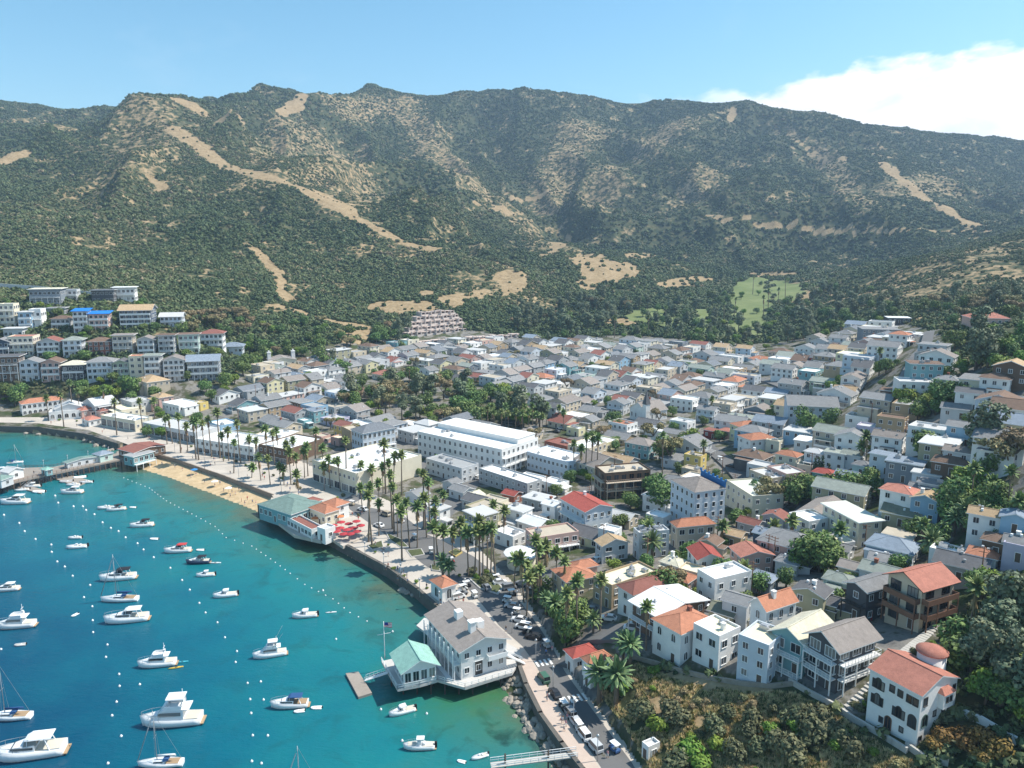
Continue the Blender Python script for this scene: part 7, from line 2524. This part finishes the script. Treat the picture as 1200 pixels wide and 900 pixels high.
for q in [(201, 848, 70, 'flybridge', 187, 0, 'largest white flybridge motor yacht with tall hardtop'), (34, 886, 78, 'express', 193, 0, 'long white express cruiser with hardtop cut by the frame, near the bottom corner'), (10, 842, 48, 'sail', 184, 0, 'white sailboat with a flag, its mast at the very edge'), (188, 897, 52, 'sail', 184, 1, 'white sailboat cut off by the bottom edge below the flybridge yacht'),
          (184, 780, 44, 'trawler', 190, 0, 'white trawler yacht with yellow kayaks tied alongside'), (148, 728, 50, 'express', 192, 0), (140, 704, 42, 'sail', 184, 0, 'white sailboat moored between two motor cruisers'), (138, 679, 41, 'express', 192, 4), (18, 735, 42, 'trawler', 190, 0, 'white trawler yacht with pilot house near the frame edge'),
          (7, 692, 28, 'express', 190, 0), (24, 756, 13, 'dinghy', 195, 1), (88, 721, 8, 'dinghy', 250, 0), (264, 699, 29, 'cuddy', 195, 0), (316, 769, 41, 'sportfish', 197, 0, 'white sportfishing boat with long outriggers'), (339, 828, 46, 'express', 185, 1), (351, 834, 14, 'dinghy', 195, 0), (371, 830, 14, 'dinghy', 185, 0),
          (357, 723, 31, 'cuddy', 190, 0), (388, 718, 14, 'kayak', 10, 0), (471, 836, 33, 'cuddy', 205, 0), (491, 877, 40, 'console', 182, 0), (562, 888, 21, 'skiff', 205, 0), (541, 893, 11, 'dinghy', 160, 0), (356, 945, 62, 'sail', 184, 2, 'sailboat whose dark mast alone rises into the frame'),
          (241, 675, 22, 'cuddy', 190, 0), (232, 660, 28, 'express', 186, 2), (252, 660, 14, 'kayak', 184, 0), (208, 647, 31, 'express', 188, 3), (235, 645, 10, 'dinghy', 184, 0), (166, 617, 27, 'express', 192, 4), (181, 632, 10, 'dinghy', 180, 0), (136, 598, 22, 'express', 196, 4), (124, 596, 19, 'skiff', 190, 0), (156, 595, 8, 'dinghy', 180, 0),
          (90, 642, 23, 'skiff', 192, 0), (88, 631, 15, 'skiff', 184, 0), (84, 578, 24, 'express', 184, 0), (17, 590, 30, 'express', 184, 0), (206, 783, 18, 'kayak', 200, 2), (214, 776, 14, 'kayak', 10, 1), (72, 878, 18, 'dinghy', 190, 0),
          (26, 575, 16, 'skiff', 200, 0), (38, 571, 18, 'cuddy', 190, 0), (46, 577, 14, 'dinghy', 185, 0), (70, 560, 14, 'dinghy', 210, 0), (78, 565, 15, 'dinghy', 190, 1), (86, 569, 16, 'skiff', 190, 0), (94, 560, 15, 'dinghy', 205, 0), (101, 566, 15, 'skiff', 190, 0), (84, 556, 13, 'dinghy', 190, 0), (4, 553, 20, 'cuddy', 30, 0), (18, 543, 18, 'sail', 20, 0)]:
    boat(*q)
# mooring buoys
mb = MB()
mb.rings([ring(.12, -.5, 10), ring(.42, -.25, 10), ring(.55, .1, 10), ring(.45, .45, 10), ring(.2, .66, 10), ring(.06, .9, 10)], 0)
BUOY = mb.mesh('buoy', GEL)
BU = []
for ox, oy, ls in ((0, 480, '18 495,90 533,115 571,166 608,240 634,242 668,268 713,303 737,340 780,258 405,272 438,344 455,388 455,403 472,442 492,480 530,519 556,555 571,588 600,644 628,672 657,720 693,798 743,853 800,889 845,393 880,422 823'),
                   (0, 675, '432 143,434 208,436 264,503 322,496 380,558 460,560 516,546 590,525 654,568 750,506 878,934 127,963 172,1019 218,1054 288,1110 353,1104 404,1160 502,1172 578,1177 643,1184 747,1180 868,5 343,655 508'),
                   (300, 675, '314 68,22 495,55 748,25 878,35 580,375 296,800 645,585 625,640 260,685 772')):
    for p in ls.split(','):
        a, b_ = map(float, p.split())
        px, py = ox + a / 4, oy + b_ / 4
        x, y = at_z(px, py, 0.1)
        f = proj(x, y, 0)[2]
        s = min(1.4, max(.8, f * .8 / 200))
        o = link('mooring_buoy', BUOY, None, (x, y, 0), rnd.random() * 6, s * .66)
        tag(o, 'round white mooring buoy', 'buoy', 'white mooring buoys in the bay', at=(x, y, 0), set_='sea')
# swimming line
SW = [at_z(a, b_, .05) for a, b_ in ((145, 560), (175, 572), (195, 587), (230, 605), (252, 617), (265, 630), (295, 640), (317, 655), (340, 672), (357, 685), (390, 702), (410, 718), (430, 728), (452, 735))]
mb = MB()
for (ax, ay), (bx, by) in zip(SW, SW[1:]):
    n = int(math.hypot(bx - ax, by - ay) / 3.4)
    for i in range(n):
        x, y = ax + (bx - ax) * i / n - SW[0][0], ay + (by - ay) * i / n - SW[0][1]
        mb.rings([ring(.05, -.1, 6, x, y), ring(.22, 0, 6, x, y), ring(.22, .12, 6, x, y), ring(.05, .24, 6, x, y)], 0)
o = link('swim_line', mb.mesh('swim_line', GEL), None, (*SW[0], 0))
tag(o, '', 'float line', label='dotted line of small white floats roping off the bathing water', at=(*SW[5], 0), set_='sea')
# rocks along the shore
ROCK = []
for q in range(4):
    r_ = random.Random(700 + q)
    mb = MB()
    rs = []
    for k, (zz, rr) in enumerate(((-.5, .6), (-.15, 1.0), (.25, .95), (.55, .6), (.7, .2))):
        rs.append([(rr * (1 + r_.uniform(-.25, .25)) * math.cos(a), rr * (1 + r_.uniform(-.25, .25)) * math.sin(a), zz + r_.uniform(-.1, .1)) for a in np.linspace(0, 2 * math.pi, 9)[:-1]])
    mb.rings(rs, 0, False)
    ROCK.append(mb.mesh('boulder', STONE))
rk = [at_z(a, b_, 1) for a, b_ in ((582, 790), (606, 776), (617, 803), (634, 838), (658, 873), (684, 905), (660, 905), (636, 880), (618, 855), (600, 830), (590, 808))]
n = 0
xs, ys = [p[0] for p in rk], [p[1] for p in rk]
while n < 150:
    x, y = rnd.uniform(min(xs), max(xs)), rnd.uniform(min(ys), max(ys))
    if not inpoly(np.array([x]), np.array([y]), rk)[0]:
        continue
    n += 1
    s = rnd.choice((.4, .5, .6, .7, .9, 1.2))
    o = link('boulder', rnd.choice(ROCK), None, (x, y, ground(x, y) + .05), (rnd.uniform(-.3, .3), rnd.uniform(-.3, .3), rnd.random() * 6), s)
    tag(o, 'large grey-brown boulder' if s > .8 else 'grey-brown boulder', 'boulder', 'rubble boulders along the shore', at=(x, y, 1), set_='sea')
for a, b_ in ((100, 516), (108, 518), (116, 520), (123, 523), (131, 527), (139, 530), (92, 513), (112, 522), (127, 528), (30, 508), (45, 509), (478, 694), (472, 692), (485, 697)):
    x, y = at_z(a, b_, .3)
    s = rnd.uniform(.9, 1.5)
    o = link('boulder', rnd.choice(ROCK), None, (x, y, .15), rnd.random() * 6, s)
    tag(o, 'dark boulder at the foot of the sea wall', 'boulder', 'rubble boulders along the shore', at=(x, y, 1), set_='sea')

# ================================================================== vehicles
CAR = {}
TYRE = mat('tyre', (.02, .02, .02), .9, .1)


def car_parts(kind, col):
    key = (kind, col)
    if key in CAR:
        return CAR[key]
    pm_ = mat('car paint ' + col, dict(white=(.75, .75, .74), black=(.03, .03, .033), grey=(.22, .23, .24), silver=(.50, .51, .52), blue=(.06, .14, .33), red=(.38, .04, .04), green=(.06, .14, .09), tan=(.42, .35, .25))[col], .3, .05, spec=.5)
    out = []
    w = MB()
    w.tube([(0, -.09, 0), (0, .09, 0)], .32, 12)
    wm = w.mesh('wheel', TYRE)
    if kind == 'cart':
        mb = MB()
        mb.box(-1.15, 1.15, -.6, .6, .32, .55)
        loft(mb, [(.65, .58, .55, .55, .95), (1.2, .5, .55, .42, .75)])
        mb.box(-1.2, -.55, -.58, .58, .55, .85)
        out.append(('body', mb.mesh('body', pm_)))
        mb = MB()
        mb.box(-1.15, .85, -.62, .62, 1.82, 1.9)
        out.append(('roof', mb.mesh('roof', GEL)))
        mb = MB()
        for a in (-1.05, .72):
            for s in (-.55, .55):
                mb.bar((a, s, .6), (a * .95, s, 1.84), .05)
        out.append(('post', mb.mesh('post', BLK)))
        mb = MB()
        mb.box(-.5, .05, -.55, .55, .75, .9)
        mb.box(-.55, -.42, -.55, .55, .9, 1.3)
        out.append(('seat', mb.mesh('seat', CREAMD)))
        wh = [(a, s, .3) for a in (-.8, .8) for s in (-.52, .52)]
    else:
        v = kind == 'van'
        mb = MB()
        loft(mb, [(-2.05, .78, .32, .74, .85), (-1.9, .84, .25, .80, .98), (1.0, .85, .25, .80, .95), (1.9, .80, .28, .72, .78), (2.05, .70, .35, .62, .62)])
        out.append(('body', mb.mesh('body', pm_)))
        mb = MB()
        if v:
            loft(mb, [(-1.95, .78, .96, .70, 1.0), (-1.85, .78, .97, .70, 1.72), (.7, .78, .95, .68, 1.72), (1.45, .74, .88, .62, .92)], 0)
        else:
            loft(mb, [(-1.75, .76, .95, .66, .98), (-1.2, .78, .96, .62, 1.45), (.25, .78, .95, .62, 1.45), (1.05, .76, .92, .66, .95)], 0)
        cab = ('cabin', mb.mesh('cabin', GLASS))
        out.append(cab)
        mb = MB()
        z = 1.72 if v else 1.45
        mb.box(-1.82 if v else -1.15, .68 if v else .22, -.68 if v else -.61, .68 if v else .61, z + .002, z + .06)
        for a, b_ in (((-1.85, 1.72), (-1.95, .97)), ((.7, 1.72), (1.45, .9))) if v else (((-1.2, 1.45), (-1.75, .96)), ((.25, 1.45), (1.05, .93))):
            for s in (-1, 1):
                mb.bar((a[0] if False else a, s * .66, b_) if False else (a[0], s * (.69 if v else .63), a[1]), (b_[0], s * .72, b_[1]), .09)
        out.append(('roof', mb.mesh('roof', pm_)))
        wh = [(a, s, .3) for a in (-1.3, 1.3) for s in (-.8, .8)]
    CAR[key] = (out, wm, wh)
    return CAR[key]


def car(px, py, head, kind, col, flat=True):
    if flat:
        x, y = at_z(px, py, 3.0)
        z = 2.98
        if abs(ground(x, y) - 2.9) > .3:
            x, y, z = hit(px, py)
    else:
        x, y, z = hit(px, py)
        z += .1
    parts, wm, wh = car_parts(kind, col)
    r = empty('golf_cart' if kind == 'cart' else 'van' if kind == 'van' else 'parked_car', (x, y, z), R(head))
    for nm, me in parts:
        link(nm, me, r)
    for p in wh:
        link('wheel', wm, r, p)
    tag(r, {'cart': col + ' golf cart with white canopy', 'van': col + ' van', 'car': col + ' hatchback car'}[kind], {'cart': 'golf cart', 'van': 'van', 'car': 'car'}[kind], 'small vehicles parked in the town', at=(x, y, z))


RD = 112
for q in [(637, 797, RD, 'van', 'green'), (650, 815, RD, 'car', 'black'), (660, 830, RD, 'cart', 'black'), (668, 838, RD, 'van', 'grey'), (674, 847, RD, 'car', 'silver'), (678, 855, RD, 'cart', 'white'), (684, 863, RD, 'van', 'white'), (697, 877, RD + 4, 'van', 'silver'), (608, 728, 160, 'car', 'white'), (613, 736, 160, 'van', 'white'), (618, 743, 160, 'cart', 'black'), (625, 748, 160, 'car', 'black'),
          (605, 720, 160, 'cart', 'grey'), (600, 712, 160, 'car', 'silver'), (594, 706, 160, 'cart', 'white'), (540, 697, 30, 'car', 'grey'), (543, 692, 30, 'cart', 'white'), (547, 688, 30, 'cart', 'black'), (537, 701, 30, 'van', 'white'), (444, 617, 140, 'car', 'white'), (452, 604, 140, 'van', 'tan'), (505, 648, 100, 'cart', 'silver'), (486, 632, 130, 'cart', 'grey'), (556, 700, 115, 'cart', 'white'), (575, 678, 20, 'car', 'black'), (586, 684, 20, 'car', 'white'), (597, 690, 20, 'van', 'grey'),
          (570, 690, 115, 'car', 'grey'), (640, 758, 115, 'cart', 'silver'), (470, 612, 150, 'cart', 'white'), (425, 598, 150, 'car', 'white'), (412, 592, 150, 'cart', 'tan'), (528, 660, 20, 'cart', 'red'), (720, 880, RD + 10, 'cart', 'blue'), (600, 698, 20, 'cart', 'black'), (582, 680, 20, 'cart', 'silver')]:
    car(*q)
for q in [(713, 727, 165, 'car', 'white'), (741, 738, 165, 'van', 'white'), (680, 712, 165, 'car', 'black'), (692, 717, 165, 'car', 'grey'), (625, 690, 150, 'van', 'white'), (612, 686, 150, 'car', 'grey'), (832, 718, 150, 'van', 'white'), (844, 714, 150, 'car', 'white'), (847, 707, 150, 'cart', 'white'), (675, 507, 140, 'car', 'white'), (657, 503, 140, 'car', 'white'), (652, 507, 140, 'car', 'black'), (690, 508, 140, 'cart', 'white'), (725, 650, 15, 'cart', 'grey'), (820, 638, 10, 'car', 'silver'),
          (830, 528, 130, 'car', 'grey'), (843, 540, 130, 'cart', 'white'), (856, 548, 130, 'car', 'black'), (815, 512, 120, 'car', 'white'), (1050, 455, 60, 'car', 'white'), (1062, 442, 60, 'car', 'grey'), (1000, 560, 20, 'cart', 'white'), (560, 562, 30, 'cart', 'white'), (590, 547, 30, 'car', 'silver'), (640, 527, 20, 'car', 'white'), (700, 660, 20, 'cart', 'white')]:
    car(*q, flat=False)


# ================================================================== people, poles, parasols on the beach
def person_mesh(seed, top, leg, stride):
    me = bpy.data.meshes.new('person')
    bm_v = [(0, 0, .92), (0, 0, 1.15), (0, 0, 1.40), (0, 0, 1.52), (0, 0, 1.66), (.10, 0, .90), (.11, stride, .48), (.11, stride * 1.2, .06), (-.10, 0, .90), (-.11, -stride, .48), (-.11, -stride * 1.5, .06), (.19, 0, 1.40), (.25, .05, 1.13), (.26, .12, .88), (-.19, 0, 1.40), (-.25, -.04, 1.13), (-.26, .02, .88), (.11, stride * 1.2 + .14, .03), (-.11, -stride * 1.5 + .14, .03), (0, .01, 1.74)]
    ed = [(0, 1), (1, 2), (2, 3), (3, 4), (4, 19), (0, 5), (5, 6), (6, 7), (0, 8), (8, 9), (9, 10), (2, 11), (11, 12), (12, 13), (2, 14), (14, 15), (15, 16), (7, 17), (10, 18)]
    rad = [.15, .14, .16, .055, .10, .10, .065, .045, .10, .065, .045, .065, .045, .035, .065, .045, .035, .04, .04, .085]
    me.from_pydata(bm_v, ed, [])
    o = bpy.data.objects.new('tmp', me)
    COL.objects.link(o)
    md = o.modifiers.new('s', 'SKIN')
    for v, r_ in zip(me.skin_vertices[0].data, rad):
        v.radius = (r_, r_ * .85)
    me.skin_vertices[0].data[0].use_root = True
    sb = o.modifiers.new('d', 'SUBSURF')
    sb.levels = sb.render_levels = 1
    dg = bpy.context.evaluated_depsgraph_get()
    out = bpy.data.meshes.new_from_object(o.evaluated_get(dg))
    bpy.data.objects.remove(o)
    out.name = 'person'
    out.materials.clear()
    for m in (mat('skin', (.45, .28, .19), .6), mat('shirt ' + top[0], top[1], .9), mat('trousers ' + leg[0], leg[1], .9), mat('hair', (.05, .03, .02), .9)):
        out.materials.append(m)
    for p in out.polygons:
        c_ = p.center
        p.use_smooth = True
        p.material_index = 3 if c_.z > 1.69 or (c_.z > 1.6 and c_.y < -.03) else 1 if .95 < c_.z < 1.47 and abs(c_.x) < .24 else 2 if .45 < c_.z <= .95 and abs(c_.x) < .2 else 0
    return out


PPL = []
for sd_, tp_, lg_, st in ((1, ('white', (.75, .75, .73)), ('navy', (.05, .06, .12)), .14), (2, ('red', (.45, .06, .06)), ('tan', (.4, .33, .24)), .05), (3, ('blue', (.08, .18, .42)), ('black', (.03, .03, .03)), .18), (4, ('black', (.03, .03, .03)), ('blue', (.12, .18, .3)), .10), (5, ('pink', (.6, .3, .32)), ('white', (.7, .7, .68)), .08)):
    PPL.append((person_mesh(sd_, tp_, lg_, st), tp_[0]))


def person(px, py, z):
    if z is None:
        x, y, z = hit(px, py)
    else:
        x, y = at_z(px, py, z)
    me, top = rnd.choice(PPL)
    o = link('person', me, None, (x, y, z), rnd.random() * 6.28)
    tag(o, 'person in a ' + top + ' top', 'person', 'people on the waterfront', at=(x, y, z + 1))


for px, py in [(168, 550), (205, 548), (224, 560), (240, 566), (252, 571), (262, 576), (270, 583), (276, 580), (283, 588), (290, 586), (296, 590), (230, 558), (214, 552), (246, 562), (280, 575), (300, 592), (190, 545), (258, 568), (272, 578), (287, 592)]:
    person(px, py, None)
for px, py in [(659, 848), (661, 857), (663, 852), (640, 768), (641, 822), (452, 668), (466, 680), (478, 684), (520, 712), (540, 722), (543, 708), (470, 675), (240, 550), (252, 545), (226, 538), (213, 528), (270, 556), (290, 560), (310, 562), (340, 575), (420, 610), (440, 640), (455, 652), (500, 690), (585, 745), (712, 888), (120, 508), (150, 515), (90, 500), (60, 497), (180, 520), (350, 580)]:
    for _ in range(rnd.randint(0, 2)):
        person(px + rnd.uniform(-9, 9), py - rnd.uniform(2, 7), None)
    person(px, py, 2.96 if ground(*at_z(px, py, 2.96)) < 2.95 else None)
for px, py in [(62, 552), (85, 546), (100, 543), (120, 540), (40, 556), (20, 560)]:
    person(px, py, 3.2)
mb = MB()
mb.tube([(0, 0, -.5), (0, 0, 9.5)], [.17, .12], 7)
for zz in (9.1, 8.3):
    mb.bar((-1.0, 0, zz), (1.0, 0, zz), .12)
for a in (-.8, 0, .8):
    mb.box(a - .05, a + .05, -.05, .05, 9.16, 9.4)
POLE = mb.mesh('utility_pole', BRTRIM)
for px, py in [(899, 665), (906, 668), (840, 640), (758, 668), (707, 650), (1148, 690), (1012, 655), (829, 575), (846, 560), (640, 585), (1020, 500), (980, 480), (900, 520), (860, 585), (560, 540), (350, 470), (400, 470), (300, 470), (280, 500), (1060, 520), (1100, 560), (720, 560), (690, 600), (950, 560), (880, 700), (330, 450), (480, 450), (620, 430), (700, 450), (800, 440)]:
    x, y, z = hit(px, py)
    o = link('utility_pole', POLE, None, (x, y, z), GRID + rnd.uniform(-.2, .2))
    tag(o, 'brown timber utility pole', 'pole', 'utility poles along the lanes', at=(x, y, z + 8))
for px, py in [(428, 655), (450, 668), (470, 682), (492, 700), (515, 716), (628, 775), (648, 808), (672, 848), (700, 892), (330, 578), (240, 545), (280, 560), (205, 530), (545, 700), (606, 715), (600, 742), (100, 502), (60, 496), (380, 575), (420, 590)]:
    x, y = at_z(px, py, 2.96)
    o = link('lamp_post', LAMP, None, (x, y, 2.95), 0, 1.15)
    tag(o, 'slim grey lamp post', 'lamp post', 'lamp posts along the promenade', at=(x, y, 6))
for px, py in [(268, 578), (252, 570), (228, 556)]:
    x, y, z = hit(px, py)
    umbrella(x, y, z, rnd.choice((UW, UB)), 'parasol planted in the beach sand', 'parasols on the beach')
for px, py in [(1080, 648), (1062, 632), (1024, 615), (1030, 618), (1015, 472), (1010, 476), (797, 538), (783, 540), (940, 480), (975, 700), (1045, 660)]:
    x, y, z = hit(px, py, 3)
    c_, p_ = umbrella_mesh(UB if px in (1080, 1030, 1024) else UW)
# planted islands and roundabout on the waterfront road
def kerbed(px, h, lab, m=None):
    q = [at_z(a, b_, 3) for a, b_ in px]
    cx_, cy_ = sum(p[0] for p in q) / len(q), sum(p[1] for p in q) / len(q)
    r = empty('planter', (cx_, cy_, 2.9))
    mb = MB()
    mb.prism([(x - cx_, y - cy_) for x, y in q], 0, .12 + h)
    link('kerb', mb.mesh('kerb', m or KERB), r)
    mb = MB()
    mb.prism([((x - cx_) * .86, (y - cy_) * .86) for x, y in q], .12 + h, .2 + h)
    link('soil', mb.mesh('soil', mat('planted soil', (.085, .10, .045), .95, .4, .8)), r)
    tag(r, '', 'planter', label=lab, at=(cx_, cy_, 3))


kerbed([(430, 640), (448, 634), (450, 642), (436, 645)], .3, 'oval planted island with palms nearest the restaurant terrace')
kerbed([(452, 624), (470, 632), (480, 642), (470, 642), (456, 632)], .1, 'long curved planted island with palms beside the waterfront road')
kerbed([(476, 645), (494, 643), (498, 650), (482, 653)], .1, 'short planted island under the palms at the road bend')
kerbed([(526, 648), (534, 644), (542, 648), (534, 653)], .4, 'small round fountain-like island in the roundabout', mat('yellow kerb', (.55, .42, .16), .9))
kerbed([(505, 662), (515, 664), (516, 670), (506, 669)], .3, 'kerbed planter beside the white gatehouse')
kerbed([(549, 678), (578, 675), (590, 690), (584, 697), (562, 690)], .2, 'large planted triangle under the tall palm clump')

# ================================================================== labels that single things out
bpy.context.view_layer.update()
LMK = []
SEA_LMK = []
HERO_SHORT = {
    'long white three-storey hotel': 'the long white hotel', 'large cream commercial block': 'the cream commercial block', 'blue and white Victorian': 'the slate-roofed hotel', 'brown three-storey apartment': 'the brown balconied block',
    'tall pale blue four-storey': 'the blue-parapet apartment house', 'long house with a bright red': 'the long red-roofed house', 'long three-storey cream': 'the long cream apartment block', 'plain white cube': 'the plain white cube house',
    'three-storey sand-coloured': 'the salmon-gabled balconied house', 'dark timber house': 'the dark timber house', 'dark three-storey house': 'the dark white-railed house', 'wide house with a big low white': 'the big low white roof', 'white house with terracotta gable': 'the arched terracotta house',
    'white three-storey villa': 'the round-towered villa', 'white boat club': 'the boat club', 'long timber pier': 'the pier deck', 'maroon': 'the maroon pier shed', 'white church with': 'the white church', 'cream mission chapel': 'the twin-towered chapel', 'stepped tier of pink': 'the stepped terraced flats',
    'long building with a cream-yellow': 'the cream-yellow roof', 'pinkish corner building': 'the pinkish corner building', 'white two-storey villa with long': 'the white terracotta villa', 'waterfront restaurant under': 'the green-roofed restaurant', 'small white arched gatehouse': 'the arched gatehouse',
    'long cream block with pale': 'the vine-clad cream block', 'beige cube apartment': 'the beige cube apartments', 'white villa with terracotta hip roof at the cliff': 'the cliff-end terracotta villa', 'round pavilion with': 'the round white pavilion', 'olive three-storey hotel': 'the olive balconied hotel',
    'two-storey waterfront shop row': 'the terracotta shop row', 'cream flat-roofed waterfront shop': 'the cream waterfront shop', 'brown-walled block': 'the brown-walled block', 'small white hut at the foot': 'the white hut', 'long grey retaining': 'the retaining wall', 'small white cottage with red hip': 'the red-roofed cottage', 'white cubic house': 'the white cubic house',
    'pink house under a salmon': 'the pink salmon-roofed house', 'beige two-storey house with terracotta': 'the beige terracotta house', 'white house with deep red': 'the deep red roof', 'low white house with cream flat': 'the low cream-roofed house', 'white boundary wall': 'the white boundary wall', 'white flat-roofed house with a terracotta': 'the awning-strip house',
}
for (o, desc, x, y, d, done, st) in REG:
    if done:
        lb = o['label']
        for k, v in HERO_SHORT.items():
            if lb.startswith(k):
                LMK.append((v, x, y))
for v, x, y in (('the golf fairway', 885, 345), ('the twin dirt meadows', 712, 318), ('the terraced flats row', 555, 400), ('the harbour crosswalk', 640, 776), ('the roundabout', 534, 648), ('the beach end', 190, 545), ('the central park', 540, 475), ('the uphill street', 1060, 440)):
    LMK.append((v, x, y))
# distinctive generic houses serve as landmarks where the big ones are far away
cnt = {}
for e in REG:
    if not e[5]:
        cnt.setdefault((e[1], e[6]), []).append(e)
for (desc, st), v in cnt.items():
    if len(v) == 1:
        o = v[0][0]
        w = desc.split()
        o['label'] = desc if len(w) >= 4 else desc + ' in the bay'
        if st == 'town' and o['category'] in ('house', 'bungalow'):
            LMK.append(('the ' + desc, v[0][2], v[0][3]))
for (o, desc, x, y, d, done, st) in REG:
    if st == 'sea' and done:
        s_ = {'largest': 'the flybridge yacht', 'long white express': 'the long express cruiser', 'white sailboat moored': 'the sailboat between cruisers', 'white trawler yacht with yellow': 'the kayak-laden trawler', 'white trawler yacht with pilot': 'the edge trawler', 'white sportfishing': 'the sportfishing boat', 'white sailboat cut': 'the cut-off sailboat', 'white sailboat with a flag': 'the flagged sailboat'}
        for k, v in s_.items():
            if o['label'].startswith(k):
                SEA_LMK.append((v, x, y))
SEA_LMK += [('the floating dock', 420, 800), ('the pier ramp', 40, 565), ('the boat club pavilion', 470, 785), ('the sea wall bend', 376, 633), ('the footbridge', 620, 890), ('the boat club steps', 600, 780), ('the beach', 190, 560)]
for e in REG:
    o, desc, x, y = e[:4]
    if e[6] == 'sea' and not e[5] and o.get('label'):
        SEA_LMK.append(('the ' + ' '.join(desc.split()[-4:]) if len(desc.split()) > 5 else 'the ' + desc, x, y))
ORD = ['nearest', 'second nearest', 'third nearest', 'fourth nearest', 'fifth nearest', 'sixth nearest', 'seventh nearest', 'eighth nearest', 'ninth nearest', 'tenth nearest', 'eleventh nearest', 'twelfth nearest'] + ['%dth nearest' % i for i in range(13, 200)]


def direction(dx, dy):
    if abs(dx) > abs(dy) * 1.2:
        return 'to the right of' if dx > 0 else 'to the left of'
    return 'below' if dy > 0 else 'above'


SEAL = list(SEA_LMK)
for (desc, st), v in cnt.items():
    if len(v) == 1:
        continue
    lm = SEAL if st == 'sea' else LMK
    pend = {}
    for e in v:
        best = min(lm, key=lambda q: math.hypot(q[1] - e[2], q[2] - e[3]) + (0 if len(q[0].split()) <= 5 else 25 if len(q[0].split()) <= 6 else 70) + (400 if len(q[0].split()) > 9 else 0))
        dx, dy = e[2] - best[1], e[3] - best[2]
        pend.setdefault((best[0], direction(dx, dy)), []).append((math.hypot(dx, dy), e))
    for (ln, dr), es in pend.items():
        es.sort(key=lambda q: q[0])
        for i, (_, e) in enumerate(es):
            lab = (desc + ' ' + dr + ' ' + ln) if len(es) == 1 else (desc + ', ' + ORD[i] + ' ' + dr + ' ' + ln)
            if len(lab.split()) > 16:
                lab = lab.replace(' to the right of ', ' right of ').replace(' to the left of ', ' left of ').replace(' house with', ' house,').replace(' bungalow with', ' bungalow,').replace('hillside house, ', '')
            if len(lab.split()) > 16:
                lab = lab.replace(' with ', ', ').replace(' of the ', ' the ')
            e[0]['label'] = lab
seen = {}
for e in REG:
    lb = e[0].get('label', '')
    seen.setdefault(lb, []).append(e)
print('LABELS', len(REG), len(seen), [k for k, q in seen.items() if len(q) > 1][:5], [k for k in seen if len(k.split()) > 16][:5], [k for k in seen if len(k.split()) < 4][:5])
for o in COL.objects:
    if '_h' in o.keys():
        del o['_h']
